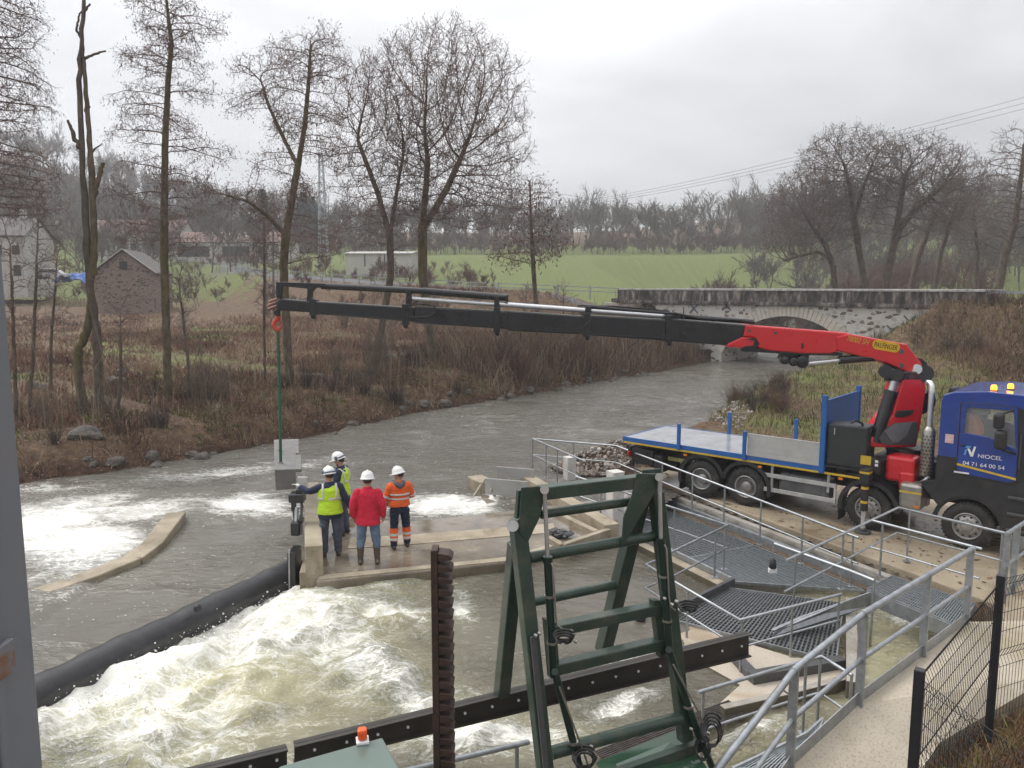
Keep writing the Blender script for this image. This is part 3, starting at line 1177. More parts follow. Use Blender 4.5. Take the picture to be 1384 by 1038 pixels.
# wheels
def wheel(x, y, front, dual):
    s = -1 if y < 0 else 1
    W = .30 if not dual else .58
    yo = 1.22 * s
    prof = [(0.02, .30), (0.0, .34), (-.005, .42), (.02, .49), (.05, .525), (.09, .532), (.10, .518), (.115, .518), (.125, .534), (.18, .534), (.19, .518), (.205, .518), (.215, .532), (W - .05, .525), (W, .42), (W, .3)]
    ro = empty('wheel', (x, yo, .53))
    ro.parent = truck
    b = MB()
    b.lathe(prof, (0, 0, 0), (0, -s, 0), 40)
    for k in range(40):
        a = 2 * math.pi * k / 40
        b.box((math.cos(a) * .523, -s * .06, math.sin(a) * .523), (.03, .1, .035), Matrix.Rotation(-a, 3, 'Y'))
    b.build('tyre', m_tyre, ro, local=True)
    b = MB()
    b.cur = 0
    if front:
        b.lathe([(.03, .305), (-.01, .30), (-.012, .285), (.05, .27), (.06, .25), (-.0, .20), (-.02, .13), (-.02, .115)], (0, 0, 0), (0, -s, 0), 36)
        b.lathe([(-.02, .12), (-.045, .11), (-.06, .09), (-.06, .001)], (0, 0, 0), (0, -s, 0), 24)
    else:
        b.lathe([(.03, .305), (-.01, .30), (-.012, .28), (.03, .268), (.16, .255), (.17, .18), (.15, .15)], (0, 0, 0), (0, -s, 0), 36)
        b.lathe([(.16, .15), (.06, .145), (.03, .12), (.03, .001)], (0, 0, 0), (0, -s, 0), 24)
    b.cur = 1
    for k in range(10):
        a = 2 * math.pi * (k + .5) / 10
        r = .165
        yy = (-.01 if front else .155) * -s
        b.cyl((math.cos(a) * r, yy, math.sin(a) * r), (math.cos(a) * r, yy + s * .035, math.sin(a) * r), .016, n=6)
    if front:
        b.cur = 2
        for k in range(10):
            a = 2 * math.pi * k / 10
            b.cyl((math.cos(a) * .222, s * .002, math.sin(a) * .222), (math.cos(a) * .222, -s * .02, math.sin(a) * .222), .024, n=10)
    b.build('rim', [m_rim, m_stain, m_blk], ro, local=True)


for s in (-1, 1):
    wheel(0, s, True, False)
    wheel(-2.12, s, True, False)
    wheel(-5.25, s, False, True)
    wheel(-6.55, s, False, True)


def fender(x, r, a0, a1, y0, y1, m=m_blk, flap=None):
    b = MB()
    n = 18
    for i in range(n):
        t0, t1 = rad(a0 + (a1 - a0) * i / n), rad(a0 + (a1 - a0) * (i + 1) / n)
        q = [V((x + math.cos(t) * rr, y0, .53 + math.sin(t) * rr)) for t, rr in ((t0, r), (t1, r), (t1, r + .035), (t0, r + .035))]
        b.prism(q, (0, y1 - y0, 0))
        q2 = [V((x + math.cos(t) * rr, y0 - .012, .53 + math.sin(t) * rr)) for t, rr in ((t0, r - .05), (t1, r - .05), (t1, r + .05), (t0, r + .05))]
        b.prism(q2, (0, .03, 0))
    if flap:
        b.box((x + flap[0], (y0 + y1) / 2, flap[1]), (.02, abs(y1 - y0), flap[2]))
    return tb('mudguard', m)(b)


for sg in (-1, 1):
    ya, yb = (-1.24, -.72) if sg < 0 else (.72, 1.24)
    fender(-6.55, .66, 12, 196, ya, yb, flap=(-.66, .33, .42))
    fender(-5.25, .66, -14, 168, ya, yb)
    fender(-2.12, .66, 0, 190, ya, yb, flap=(-.68, .40, .56))
for (u, v) in [(926, 615), (1027, 631), (1136, 647)]:
    p = TT(u, v)
    b = MB()
    b.box((p.x, -1.245, p.z), (.11, .03, .06), bev=.008)
    tb('side_marker', m_ora)(b)
# side guard and fuel tank
b = MB()
for z in (.57, .95):
    b.box((-3.82, -1.2, z), (1.85, .035, .11), bev=.01)
b.box((-2.92, -1.19, .75), (.05, .05, .5))
b.box((-4.55, -1.16, .9), (.06, .05, .8))
b.box((-3.1, -1.16, 1.0), (.06, .05, .5))
tb('side_guard', m_alu)(b)
b = MB()
b.box((-3.75, -.86, .78), (1.35, .5, .56), bev=.12)
for x in (-4.15, -3.3):
    b.box((x, -.86, .78), (.06, .52, .58), bev=.12)
tb('fuel_tank', mat('tank_grey', (.16, .16, .165), (.11, .11, .11), 5, .5, .3))(b)
b = MB()
b.box((-3.75, .9, .78), (1.35, .5, .56), bev=.1)
tb('air_tank', m_blk)(b)

# ---- cab
cab = empty('cab', (0, 0, 0))
cab.parent = truck
b = MB()
roof = [(-.68, 3.34), (-.66, 3.44), (-.45, 3.53), (.2, 3.60), (.85, 3.58), (1.22, 3.42), (1.30, 3.28), (1.24, 3.26), (-.66, 3.30)]
b.prism([(x, -1.22, z) for x, z in roof], (0, 2.44, 0))
b.build('roof', m_blue, cab, local=True, bevel=.05)
b = MB()
for s in (-1, 1):
    y = s * 1.235
    b.prism([(-.68, y, 2.06), (-.30, y, 2.06), (-.30, y, 3.33), (-.68, y, 3.33)], (0, -s * .05, 0))
b.box((-.66, 0, 2.4), (.04, 2.4, 1.85))
b.box((.35, 0, 1.78), (1.9, 2.3, .08))
b.build('cab_shell', m_blue, cab, local=True)
b = MB()
for s in (-1, 1):
    y = s * 1.24
    b = MB()
    b.prism([(-.70, y, 1.42), (-.30, y, 1.62), (-.30, y, 2.055), (-.70, y, 2.055)], (0, -s * .06, 0))
    b.build('corner_panel', m_blk, cab, local=True)
    b = MB()
    b.prism([(.87, y, 2.5), (.98, y, 2.5), (.96, y, 3.28), (.80, y, 3.28)], (0, -s * .06, 0))
    b.prism([(.86, y, 1.7), (1.30, y - s * .06, 1.7), (1.30, y - s * .06, 2.45), (.98, y, 2.5), (.87, y, 2.5)], (0, -s * .06, 0))
    b.build('front_pillar', m_blk, cab, local=True)
b = MB()
b.box((1.36, 0, 1.65), (.12, 2.36, 1.4), bev=.04)
b.box((1.38, 0, .85), (.3, 2.4, .5), bev=.06)
b.build('front_panel', m_blk, cab, local=True)
for s in (-1, 1):
    y = s * 1.24
    dr = MB()
    dr.prism([(-.29, y, 1.80), (.0, y, 1.70), (.70, y, 1.66), (.85, y, 1.7), (.86, y, 2.40), (.55, y, 2.50), (.30, y, 2.60), (-.16, y, 2.64), (-.29, y, 2.64)], (0, -s * .06, 0))
    dr.prism([(-.29, y, 2.645), (-.19, y, 2.645), (-.17, y, 3.17), (-.12, y, 3.22), (.62, y, 3.22), (.72, y, 3.18), (.80, y, 2.45), (.86, y, 2.40), (.79, y, 3.31), (-.29, y, 3.31)], (0, -s * .06, 0))
    do = dr.build('door', m_blue, cab, local=True, bevel=.012)
    g = MB()
    g.prism([(-.2, y - s * .03, 2.6), (.31, y - s * .03, 2.57), (.82, y - s * .03, 2.38), (.74, y - s * .03, 3.22), (-.2, y - s * .03, 3.22)], (0, -s * .012, 0))
    g.build('door_window', m_glass, do, local=True)
    g = MB()
    g.box((-.19, y + s * .012, 2.36), (.12, .02, .035), bev=.008)
    g.build('door_handle', m_blk, do, local=True)
    g = MB()
    y2 = y - s * -.004
    g.tube([(-.295, y2, 1.80), (0, y2, 1.695), (.70, y2, 1.655), (.855, y2, 1.70), (.865, y2, 2.40), (.795, y2, 3.315), (-.295, y2, 3.315), (-.295, y2, 1.80)], .009, 6)
    g.build('door_seal', m_blk, do, local=True)
    if s < 0:
        near_door = do
g = MB()
g.prism([(1.29, -1.12, 2.36), (1.27, -1.1, 3.26), (1.27, 1.1, 3.26), (1.29, 1.12, 2.36)], (.012, 0, 0))
g.build('windscreen', m_glass, cab, local=True)
b = MB()
for z in (2.15, 2.6, 3.1):
    b.box((-.685, -.9, z), (.03, .5, .02))
b.tube([(-.70, -.55, 2.0), (-.85, -.5, 1.75), (-1.0, -.45, 1.9), (-1.15, -.4, 1.8)], .022, 8)
b.tube([(-.70, -.45, 2.05), (-.88, -.42, 1.8), (-1.05, -.38, 1.95), (-1.15, -.35, 1.85)], .018, 8)
b.build('air_line', m_blk, cab, local=True)
b = MB()
b.cyl((.90, -1.29, 2.0), (.90, -1.29, 2.75), .014, n=8)
b.build('grab_handle', m_dgrey, cab, local=True)
# interior
b = MB()
b.box((.05, -.62, 2.0), (.5, .5, .2), bev=.05)
b.box((-.25, -.62, 2.5), (.16, .48, .95), Matrix.Rotation(-.12, 3, 'Y'), .06)
b.box((.05, .62, 2.0), (.5, .5, .2), bev=.05)
b.box((-.25, .62, 2.5), (.16, .48, .95), Matrix.Rotation(-.12, 3, 'Y'), .06)
b.box((1.0, 0, 2.2), (.5, 2.3, .35), bev=.08)
b.build('seat_and_dashboard', mat('interior_dark', (.02, .02, .022), None, 5, .8), cab, local=True)
b = MB()
b.lathe([(-.02, .2), (.0, .225), (.02, .2)], (.72, .62, 2.45), (-.7, 0, .7), 20)
b.build('steering_wheel', m_blk, cab, local=True)
b = MB()
b.smooth = True
b.prism([(-.19, -.88, 2.52), (.07, -.90, 2.53), (.04, -.90, 2.72), (-.06, -.89, 2.92), (-.15, -.88, 3.02), (-.2, -.88, 3.0)], (0, .5, 0))
b.build('hanging_jacket', mat('hi_vis_orange', (0.85, 0.17, 0.03), (0.75, 0.13, 0.02), 8, .75), cab, local=True, bevel=.04)
# mirrors
mi = MB()
mi.box((.50, -1.50, 3.02), (.20, .22, .34), bev=.06)
mi.box((.56, -1.50, 2.62), (.22, .24, .42), bev=.07)
mi.cyl((.52, -1.45, 3.15), (.70, -1.22, 3.25), .025)
mi.cyl((.60, -1.45, 2.40), (.80, -1.22, 2.3), .03)
mi.build('mirror', m_blk, cab, local=True)
mi = MB()
mi.box((.1, -1.05, 3.12), (.3, .22, .12), bev=.04)
mi.build('sun_visor', m_dgrey, cab, local=True)
# lower cab, wheel arch, steps
b = MB()
arch = [(-1.02 + .0, 1.38)] + [(math.cos(rad(a)) * .68, .53 + math.sin(rad(a)) * .68) for a in range(150, -1, -10)]
low = arch + [(1.25, .53), (1.30, 1.0), (1.30, 1.72), (.85, 1.68), (.0, 1.68), (-.28, 1.78), (-.72, 1.46), (-.95, 1.42)]
for s in (-1, 1):
    b.prism([(x, s * 1.23, z) for x, z in low], (0, -s * .1, 0))
    b.prism([(x, s * 1.0, z) for x, z in low], (0, -s * .05, 0))
b.build('wheel_arch', m_blk, cab, local=True, bevel=.01)
b = MB()
for z in (.62, .98, 1.34):
    b.box((.98, -1.24, z), (.48, .05, .06), bev=.01)
b.build('step', m_dgrey, cab, local=True)
fender(0, .68, 5, 170, -1.2, -.8)
b = MB()
b.box((-.18, -1.252, 1.74), (.30, .012, .035))
b.build('reflector', m_decal, cab, local=True)
b = MB()
p0, p1 = TT(1293, 627), TT(1373, 648)
b.bar((p0.x, -1.249, p0.z), (p1.x, -1.249, p1.z), .012, .045)
b.build('reflective_strip', m_yel, near_door, local=True)
b = MB()
p = TT(1283, 593)
b.box((p.x, -1.24, p.z), (.17, .012, .20))
b.build('warning_sticker', mat('sticker_pink', (.55, .28, .28), (.6, .5, .48), 14, .5), cab, local=True)
ry = Matrix.Rotation(math.pi / 2, 4, 'X')


def side_text(body, u, v, width, hgt, m, parent, name='lettering', y=-1.248, bold=0):
    p = TT(u, v)
    M = Matrix.Translation((p.x, y, p.z)) @ ry
    o = text_mesh(body, 1.0, Matrix.Identity(4), name, m, parent, ext=.0)
    co = np.array([w_.co[:] for w_ in o.data.vertices])
    lo, hi = co.min(0), co.max(0)
    k = width / (hi[0] - lo[0])
    kz = hgt / (hi[1] - lo[1])
    o.data.transform(M @ Matrix.Diagonal((k, kz, 1, 1)) @ Matrix.Translation((-(lo[0] + hi[0]) / 2, -(lo[1] + hi[1]) / 2, 0)))
    md = o.modifiers.new('thick', 'SOLIDIFY')
    md.thickness = .004
    return o


side_text('NIOCEL', 1338, 618, .46, .085, m_decal, near_door)
side_text('04 71 64 00 54', 1329, 629, .80, .085, m_decal, near_door)
# the slanted two-tone N emblem
pc = TT(1312, 611)
m_lblue = mat('light_blue_decal', (0.10, 0.33, 0.62), None, 5, .5)
b = MB()
for q in [[(-.12, -.13), (-.17, -.13), (-.14, .02), (-.09, .02)], [(-.155, .06), (-.11, .12), (.0, .12), (-.03, .06)]]:
    b.prism([(pc.x + x * .8, -1.25, pc.z + z * .85 + .03) for x, z in q], (0, .006, 0))
b.build('emblem', m_lblue, near_door, local=True)
b = MB()
for q in [[(-.09, .06), (-.03, .06), (.05, -.10), (.0, -.14)], [(.0, -.14), (.06, -.14), (.12, .13), (.07, .13)]]:
    b.prism([(pc.x + x * .8, -1.2515, pc.z + z * .85 + .02) for x, z in q], (0, .006, 0))
b.build('emblem', m_decal, near_door, local=True)
# beacons
for (u, v, yy) in [(1343, 529, -.95), (1366, 522, -.45)]:
    p = TT(u, v, yy)
    z0 = 3.585
    bo = MB()
    bo.cyl((p.x, yy, z0 - .03), (p.x, yy, z0 + .03), .075)
    bc = bo.build('beacon', m_blk, cab, local=True)
    bo = MB()
    bo.lathe([(.03, .062), (.10, .062), (.135, .045), (.145, .001)], (p.x, yy, z0), (0, 0, 1), 16)
    bo.build('beacon_lens', m_lamp, bc, local=True)

# exhaust
b = MB()
b.lathe([(1.5, .10), (1.52, .14), (2.55, .14), (2.6, .12), (2.66, .07)], (-.95, -1.0, 0), (0, 0, 1), 20)
b.cyl((-.95, -1.0, 1.5), (-.85, -.9, 1.25), .06)
b.cur = 1
for z in np.arange(1.6, 2.52, .085):
    for k in range(12):
        a = 2 * math.pi * (k + .5 * (int(z / .085) % 2)) / 12
        b.box((-.95 + math.cos(a) * .141, -1.0 + math.sin(a) * .141, z), (.006, .036, .03), Matrix.Rotation(a, 3, 'Z'))
ex = tb('exhaust', [m_stain, m_blk])(b)
b = MB()
b.tube([(-.95, -1.0, 2.62), (-.95, -1.0, 3.45), (-.96, -.98, 3.6), (-1.0, -.93, 3.66), (-1.08, -.86, 3.66)], .062, 12)
b.build('tail_pipe', m_chrome, ex, local=True)
b = MB()
b.box((-1.20, -1.0, 1.0), (.5, .5, .62), bev=.08)
b.box((-1.2, -.6, .9), (.5, .3, .4))
sb = tb('silencer_box', m_stain)(b)
b = MB()
b.box((-1.20, -1.253, 1.10), (.48, .008, .045))
b.build('reflective_strip', m_yel, sb, local=True)
b = MB()
b.box((-1.05, -1.252, .78), (.1, .02, .05))
b.build('side_marker', m_ora, sb, local=True)
b = MB()
b.tube([(-1.02, -1.0, 1.32), (-.95, -1.02, 1.38), (-.88, -1.0, 1.5)], .06, 10)
b.build('elbow_pipe', m_chrome, sb, local=True)
# air intake behind cab
b = MB()
b.box((-.8, .5, 2.5), (.16, .5, 1.9), bev=.05)
b.box((-.85, .0, 1.5), (.3, 1.6, .6))
tb('air_intake', m_blk)(b)

# ---- crane
CW = TM @ V((-1.62, 0, 0))
TIP = PY(376, 411, 18.5)
BV = V((TIP.x - CW.x, TIP.y - CW.y, 0)).normalized()
BNN = V((-BV.y, BV.x, 0))
if BNN.y < 0:
    BNN = -BNN


def BPt(u, v, off=0.0):
    return PP(u, v, CW + BNN * off, BNN)


def plate(b, pts, half, off=0.0):
    b.prism([BPt(u, v, off - half) for u, v in pts], BNN * (2 * half))


base = MB()
base.box((-1.75, 0, 1.42), (1.0, 1.5, .65), bev=.05)
base.box((-2.12, -.95, 1.55), (.45, .56, .30), Matrix.Rotation(0, 3, 'X'), .03)
base.box((-2.2, -1.1, 1.62), (.42, .3, .36), bev=.03)
base.box((-1.95, .95, 1.55), (.75, .56, .30), None, .03)
base.cyl((-1.62, 0, 1.6), (-1.62, 0, 1.86), .48, n=28)
cb = tb('crane_base', m_blk)(base)
b = MB()
b.box((-1.52, -.72, 1.55), (.66, .55, .62), bev=.08)
b.box((-1.36, -.78, 1.30), (.34, .5, .42), bev=.05)
b.build('slewing_housing', m_red, cb, local=True)
b = MB()
p = TT(1170, 622)
b.box((-2.22, -1.256, p.z), (.24, .01, .22))
b.build('warning_sign', m_yel, cb, local=True)
b = MB()
b.box((-1.98, -1.243, 1.72), (.08, .008, .06))
b.box((-1.98, -1.243, 1.63), (.08, .008, .06))
b.build('sticker', m_decal, cb, local=True)
# outrigger jack, one each side
for s in (-1, 1):
    j = MB()
    jx, jy = -2.12, 1.52 * s
    j.cyl((jx, jy, 1.55), (jx, jy, .55), .085, n=16)
    j.box((jx, jy, 1.38), (.22, .22, .36), bev=.02)
    j.bar((jx, .8 * s, 1.45), (jx, jy, 1.45), .18, .2)
    jo = tb('outrigger', m_blk)(j)
    q = MB()
    q.cyl((jx, jy, .55), (jx, jy, .1), .055, n=14)
    q.build('piston_rod', m_chrome, jo, local=True)
    q = MB()
    q.cyl((jx, jy, .0), (jx, jy, .05), .19, n=20)
    q.cyl((jx, jy, .05), (jx, jy, .12), .09, n=14)
    q.build('foot_plate', m_dgrey, jo, local=True)
    for z in (1.08, .74):
        q = MB()
        q.cyl((jx, jy, z), (jx, jy, z + .06), .0875, n=16)
        q.build('yellow_band', m_yel, jo, local=True)
    q = MB()
    q.box((jx, jy, 1.49), (.225, .225, .05))
    q.build('yellow_band', m_yel, jo, local=True)

col = MB()
plate(col, [(1221, 510), (1251, 511), (1252, 530), (1245, 575), (1239, 605), (1178, 605), (1175, 596), (1187, 583), (1206, 560), (1213, 535)], .36)
co_ = col.build('crane_column', m_red, truck, bevel=.05)
b = MB()
plate(b, [(1188, 592), (1196, 581), (1210, 572), (1241, 570), (1240, 590), (1237, 601), (1200, 602), (1191, 599)], .03, -.385)
b.build('column_cover', m_dgrey, co_, bevel=.01)
b = MB()
plate(b, [(1196, 583), (1210, 573), (1233, 571), (1226, 588), (1214, 598), (1206, 598)], .012, -.418)
b.build('cover_panel', mat('cover_grey', (.17, .17, .18), None, 4, .4), co_)
b = MB()
plate(b, [(1210, 560), (1214, 555), (1237, 554), (1232, 561), (1222, 564), (1211, 564)], .03, -.37)
b.build('grip_recess', m_blk, co_, bevel=.02)
b = MB()
b.cyl(TM @ V((-1.62, 0, 1.86)), TM @ V((-1.62, 0, 1.95)), .52, n=28)
b.build('slewing_ring', m_crblk, co_)
b = MB()
for off in (-.30, .30):
    b.bar(BPt(1196, 508, off), BPt(1252, 508, off), .12, .22, bev=.03)
b.cyl(BPt(1197, 502, -.4), BPt(1197, 502, .4), .16, n=20)
b.cyl(BPt(1212, 507, -.42), BPt(1212, 507, .42), .15, n=20)
b.cyl(BPt(1250, 505, -.38), BPt(1250, 505, .38), .20, n=20)
plate(b, [(1246, 484), (1253, 490), (1257, 500), (1257, 514), (1250, 517), (1245, 512)], .30)
b.build('knuckle_link', m_crblk, co_, bevel=.02)
for off in (-.26, .26):
    b = MB()
    b.cyl(BPt(1183, 597, off), BPt(1204, 531, off), .15, n=20)
    b.cyl(BPt(1203, 534, off), BPt(1205, 528, off), .165, n=20)
    lo = b.build('lift_cylinder', m_crblk, co_)
    b = MB()
    b.cyl(BPt(1203, 534, off), BPt(1210, 509, off), .085, n=16)
    b.build('piston_rod', m_chrome, lo)
b = MB()
b.tube([BPt(1172, 588, -.3), BPt(1165, 572, -.3), BPt(1157, 568, -.3), BPt(1150, 572, -.3)], .03, 8)
b.tube([BPt(1176, 598, -.42), BPt(1172, 590, -.45), BPt(1178, 580, -.42)], .03, 8)
b.tube([BPt(1258, 520, .2), BPt(1262, 540, .2), BPt(1258, 560, .2)], .05, 8)
b.build('hydraulic_hose', m_blk, co_)
b = MB()
plate(b, [(1247, 535), (1256, 528), (1256, 555), (1248, 560)], .2, .1)
b.build('valve_block', m_crblk, co_)

boom = MB()
plate(boom, [(1147, 451), (1226, 465), (1250, 496), (1246, 504), (1230, 505), (1199, 491), (1132, 474), (1130, 455)], .30)
bo_ = boom.build('crane_boom', m_red, truck, bevel=.04)
b = MB()
plate(b, [(1008, 439), (1149, 450), (1136, 474), (1124, 478), (1086, 478), (1040, 474), (1024, 470), (1020, 457), (1004, 455)], .27)
plate(b, [(982, 469), (984, 464), (1004, 455), (1024, 458), (1022, 470), (1004, 471)], .285)
b.build('outer_boom', m_red, bo_, bevel=.04)
b = MB()
for (u, v, r) in [(1239, 499, .12)]:
    b.cyl(BPt(u, v, -.34), BPt(u, v, .34), r, n=20)
b.build('pivot_pin', m_chrome, bo_)
b = MB()
for (u, v, r) in [(1218, 475, .06), (1218, 494, .065)]:
    b.cyl(BPt(u, v, -.315), BPt(u, v, .315), r, n=16)
b.cyl(BPt(1048, 450, -.285), BPt(1048, 450, .285), .04, n=12)
b.cyl(BPt(1013, 447, -.285), BPt(1013, 447, .285), .035, n=12)
b.build('bolt', m_dgrey, bo_)
b = MB()
plate(b, [(1008, 458), (1022, 457), (1027, 465), (1020, 471), (1003, 472), (1006, 468), (1018, 467), (1020, 461)], .29, -.01)
plate(b, [(1000, 470), (1140, 477), (1138, 481), (1090, 480), (1040, 477), (1003, 475)], .2)
plate(b, [(1084, 464), (1086, 464), (1086, 471), (1084, 471)], .29)
b.build('underside_guide', m_crblk, bo_)
b = MB()
for (u, v, r) in [(1060, 487, .10), (1072, 489, .11), (1084, 489, .15)]:
    for off in (-.22, .22):
        b.lathe([(-.07, .001), (-.07, r * .8), (-.05, r), (.05, r), (.07, r * .8), (.07, .001)], BPt(u, v, off), BNN, 18)
    b.cyl(BPt(u, v, -.3), BPt(u, v, .3), .035, n=10)
plate(b, [(1056, 478), (1094, 480), (1090, 494), (1082, 496), (1066, 492), (1054, 485)], .09)
kn = b.build('fold_linkage', m_crblk, bo_)
for off in (-.2, .2):
    b = MB()
    b.cyl(BPt(1134, 487, off), BPt(1190, 482, off), .10, n=18)
    fo_ = b.build('fold_cylinder', m_crblk, bo_)
    b = MB()
    b.cyl(BPt(1086, 492, off), BPt(1134, 487, off), .05, n=14)
    b.build('piston_rod', m_chrome, fo_)


# lettering on the boom
def boom_text(body, u, v, p_l, p_r, hgt, m, parent, half, shear=.25):
    a, c = BPt(*p_l, -half), BPt(*p_r, -half)
    d = (c - a)
    M3 = Matrix((d.normalized(), (V((0, 0, 1)) - d.normalized() * d.normalized().z).normalized(), -BNN)).transposed().to_4x4()
    o = text_mesh(body, 1.0, Matrix.Identity(4), 'lettering', m, parent, ext=0, shear=shear)
    co = np.array([w_.co[:] for w_ in o.data.vertices])
    lo, hi = co.min(0), co.max(0)
    o.data.transform(TMI @ Matrix.Translation((a + c) / 2) @ M3 @ Matrix.Diagonal((d.length / (hi[0] - lo[0]), hgt / (hi[1] - lo[1]), 1, 1)) @ Matrix.Translation((-(lo[0] + hi[0]) / 2, -(lo[1] + hi[1]) / 2, 0)))
    md = o.modifiers.new('thick', 'SOLIDIFY')
    md.thickness = .003
    return o


boom_text('78002 SH', 0, 0, (1145, 457), (1175, 463), .13, m_yel, bo_, .305)
b = MB()
a, c = BPt(1179, 464.5, -.304), BPt(1216, 471, -.304)
n_, hh = 10, .115
d = (c - a).normalized()
upv = (V((0, 0, 1)) - d * d.z).normalized()
poly = []
for k in range(n_ + 1):
    t = -math.pi / 2 + math.pi * k / n_
    poly.append(c + d * (math.cos(t) * hh - hh) + upv * math.sin(t) * hh)
for k in range(n_ + 1):
    t = math.pi / 2 + math.pi * k / n_
    poly.append(a + d * (math.cos(t) * hh + hh) + upv * math.sin(t) * hh)
b.prism(poly, -BNN * .006)
b.build('name_plate', mat('plate_yellow', (.75, .45, .02), None, 5, .4), bo_)
boom_text('PALFINGER', 0, 0, (1182, 465.2), (1213, 470.4), .12, m_blk, bo_, .314, 0.1)

# telescopic sections: photo columns of top and bottom edges
secs = [([(1008, 439), (902, 430), (902, 461.5), (980, 467), (1004, 462)], .26), ([(902, 432), (796, 426), (796, 453.5), (902, 461)], .235),
        ([(800, 428), (686, 420), (686, 447.5), (800, 453)], .21), ([(690, 421), (560, 414), (560, 437), (690, 445.5)], .185),
        ([(560, 415.5), (424, 407), (424, 424.5), (560, 435.5)], .16), ([(430, 408), (386, 404), (377, 404), (373, 408), (373, 418), (378, 420), (430, 423)], .14)]
for pts, hw in secs:
    b = MB()
    plate(b, pts, hw)
    so_ = b.build('boom_extension', m_crblk, bo_, bevel=.035)
# section collars and brackets
for (u, t, bt, hw) in [(905, 426, 463, .275), (794, 423, 455, .25), (672, 416, 449, .225), (548, 411, 439, .20), (423, 405, 426, .175)]:
    b = MB()
    plate(b, [(u - 5, t), (u + 4, t), (u + 4, bt), (u - 5, bt + .5)], hw)
    plate(b, [(u - 3, bt), (u + 3, bt), (u + 3, bt + 4), (u + 1, bt + 5.5), (u - 3, bt + 4)], .06)
    b.build('collar', m_crblk, bo_, bevel=.012)
# hydraulic rams on top
for (p, q, r, m, nm) in [((905, 426.5), (1018, 435), .06, m_crblk, 'extension_cylinder'), ((797, 420), (903, 427.5), .062, m_chrome, 'extension_rod'),
                         ((672, 411), (797, 420), .062, m_chrome, 'extension_rod'), ((556, 403.5), (672, 411.5), .05, m_chrome, 'extension_rod'),
                         ((796, 414.5), (905, 424), .05, m_crblk, 'extension_cylinder'), ((572, 393.5), (685, 402.5), .085, m_crblk, 'extension_cylinder'),
                         ((434, 386.5), (574, 393.5), .075, m_crblk, 'extension_cylinder')]:
    b = MB()
    b.cyl(BPt(*p), BPt(*q), r, n=14)
    b.build(nm, m, bo_)
for pts_, hw_ in [([(373, 381), (440, 383), (440, 389), (425, 389), (418, 393), (419, 406), (415, 406), (415, 390), (382, 387), (380, 404), (373, 404)], .07),
                  ([(416, 388), (428, 388), (422, 394), (421, 402), (428, 407), (414, 407)], .08), ([(549, 392), (556, 392), (557, 414), (548, 414)], .10),
                  ([(668, 401), (674, 401), (676, 418), (668, 418)], .12), ([(682, 400), (687, 398), (687, 408), (683, 408)], .1),
                  ([(792, 414), (799, 414), (800, 424), (790, 424)], .12), ([(899, 422), (914, 422), (920, 430), (898, 431)], .14)]:
    b = MB()
    plate(b, pts_, hw_)
    b.build('jib_bracket', m_crblk, bo_, bevel=.01)
b = MB()
b.tube([BPt(574, 393), BPt(570, 404), BPt(560, 410), BPt(552, 411)], .018, 6)
b.tube([BPt(552, 412, -.2), BPt(575, 411, -.23), BPt(588, 414, -.23), BPt(588, 423, -.22), BPt(580, 428, -.22), BPt(552, 429, -.22)], .022, 6)
b.tube([BPt(789, 452, -.27), BPt(781, 448, -.27), BPt(795, 436, -.27), BPt(800, 430, -.26)], .016, 6)
b.tube([BPt(924, 415), BPt(924, 452, -.28)], .014, 6)
b.tube([BPt(800, 452, -.24), BPt(905, 457, -.27)], .012, 6)
b.tube([BPt(914, 424, -.2), BPt(945, 430, -.25), BPt(1000, 433, -.2), BPt(1020, 436, -.2)], .03, 6)
b.tube([BPt(780, 413), BPt(830, 414), BPt(870, 417), BPt(905, 421)], .02, 6)
b.build('hydraulic_hose', m_blk, bo_)
b = MB()
for k, (u, v) in enumerate([(375, 404), (374, 409), (374, 414)]):
    b.cyl(BPt(u, v, -.09 + .09 * k), BPt(u - 11, v + 4, -.09 + .09 * k), .035, n=8)
b.build('tip_pin', mat('rusty_pin', (.30, .12, .09), (.2, .1, .08), 9, .6), bo_)
# hook
hk = MB()
hk.cyl(BPt(376, 418), BPt(376, 428), .055, n=10)
hk.cyl(BPt(373.5, 423, -.06), BPt(373.5, 423, .06), .06, n=12)
ho = hk.build('load_hook', m_crblk, truck)
b = MB()
pts = [BPt(376, 427), BPt(376, 431), BPt(371.5, 434), BPt(370, 439), BPt(372, 444), BPt(376, 446), BPt(379.5, 443), BPt(380, 440)]
b.tube(pts, [.06, .055, .05, .055, .06, .055, .04, .02], 10)
b.tube([BPt(377, 429), BPt(379, 434), BPt(379, 440)], .022, 6)
b.build('hook', mat('hook_red', (.55, .06, .04), (.4, .05, .03), 8, .5), ho)
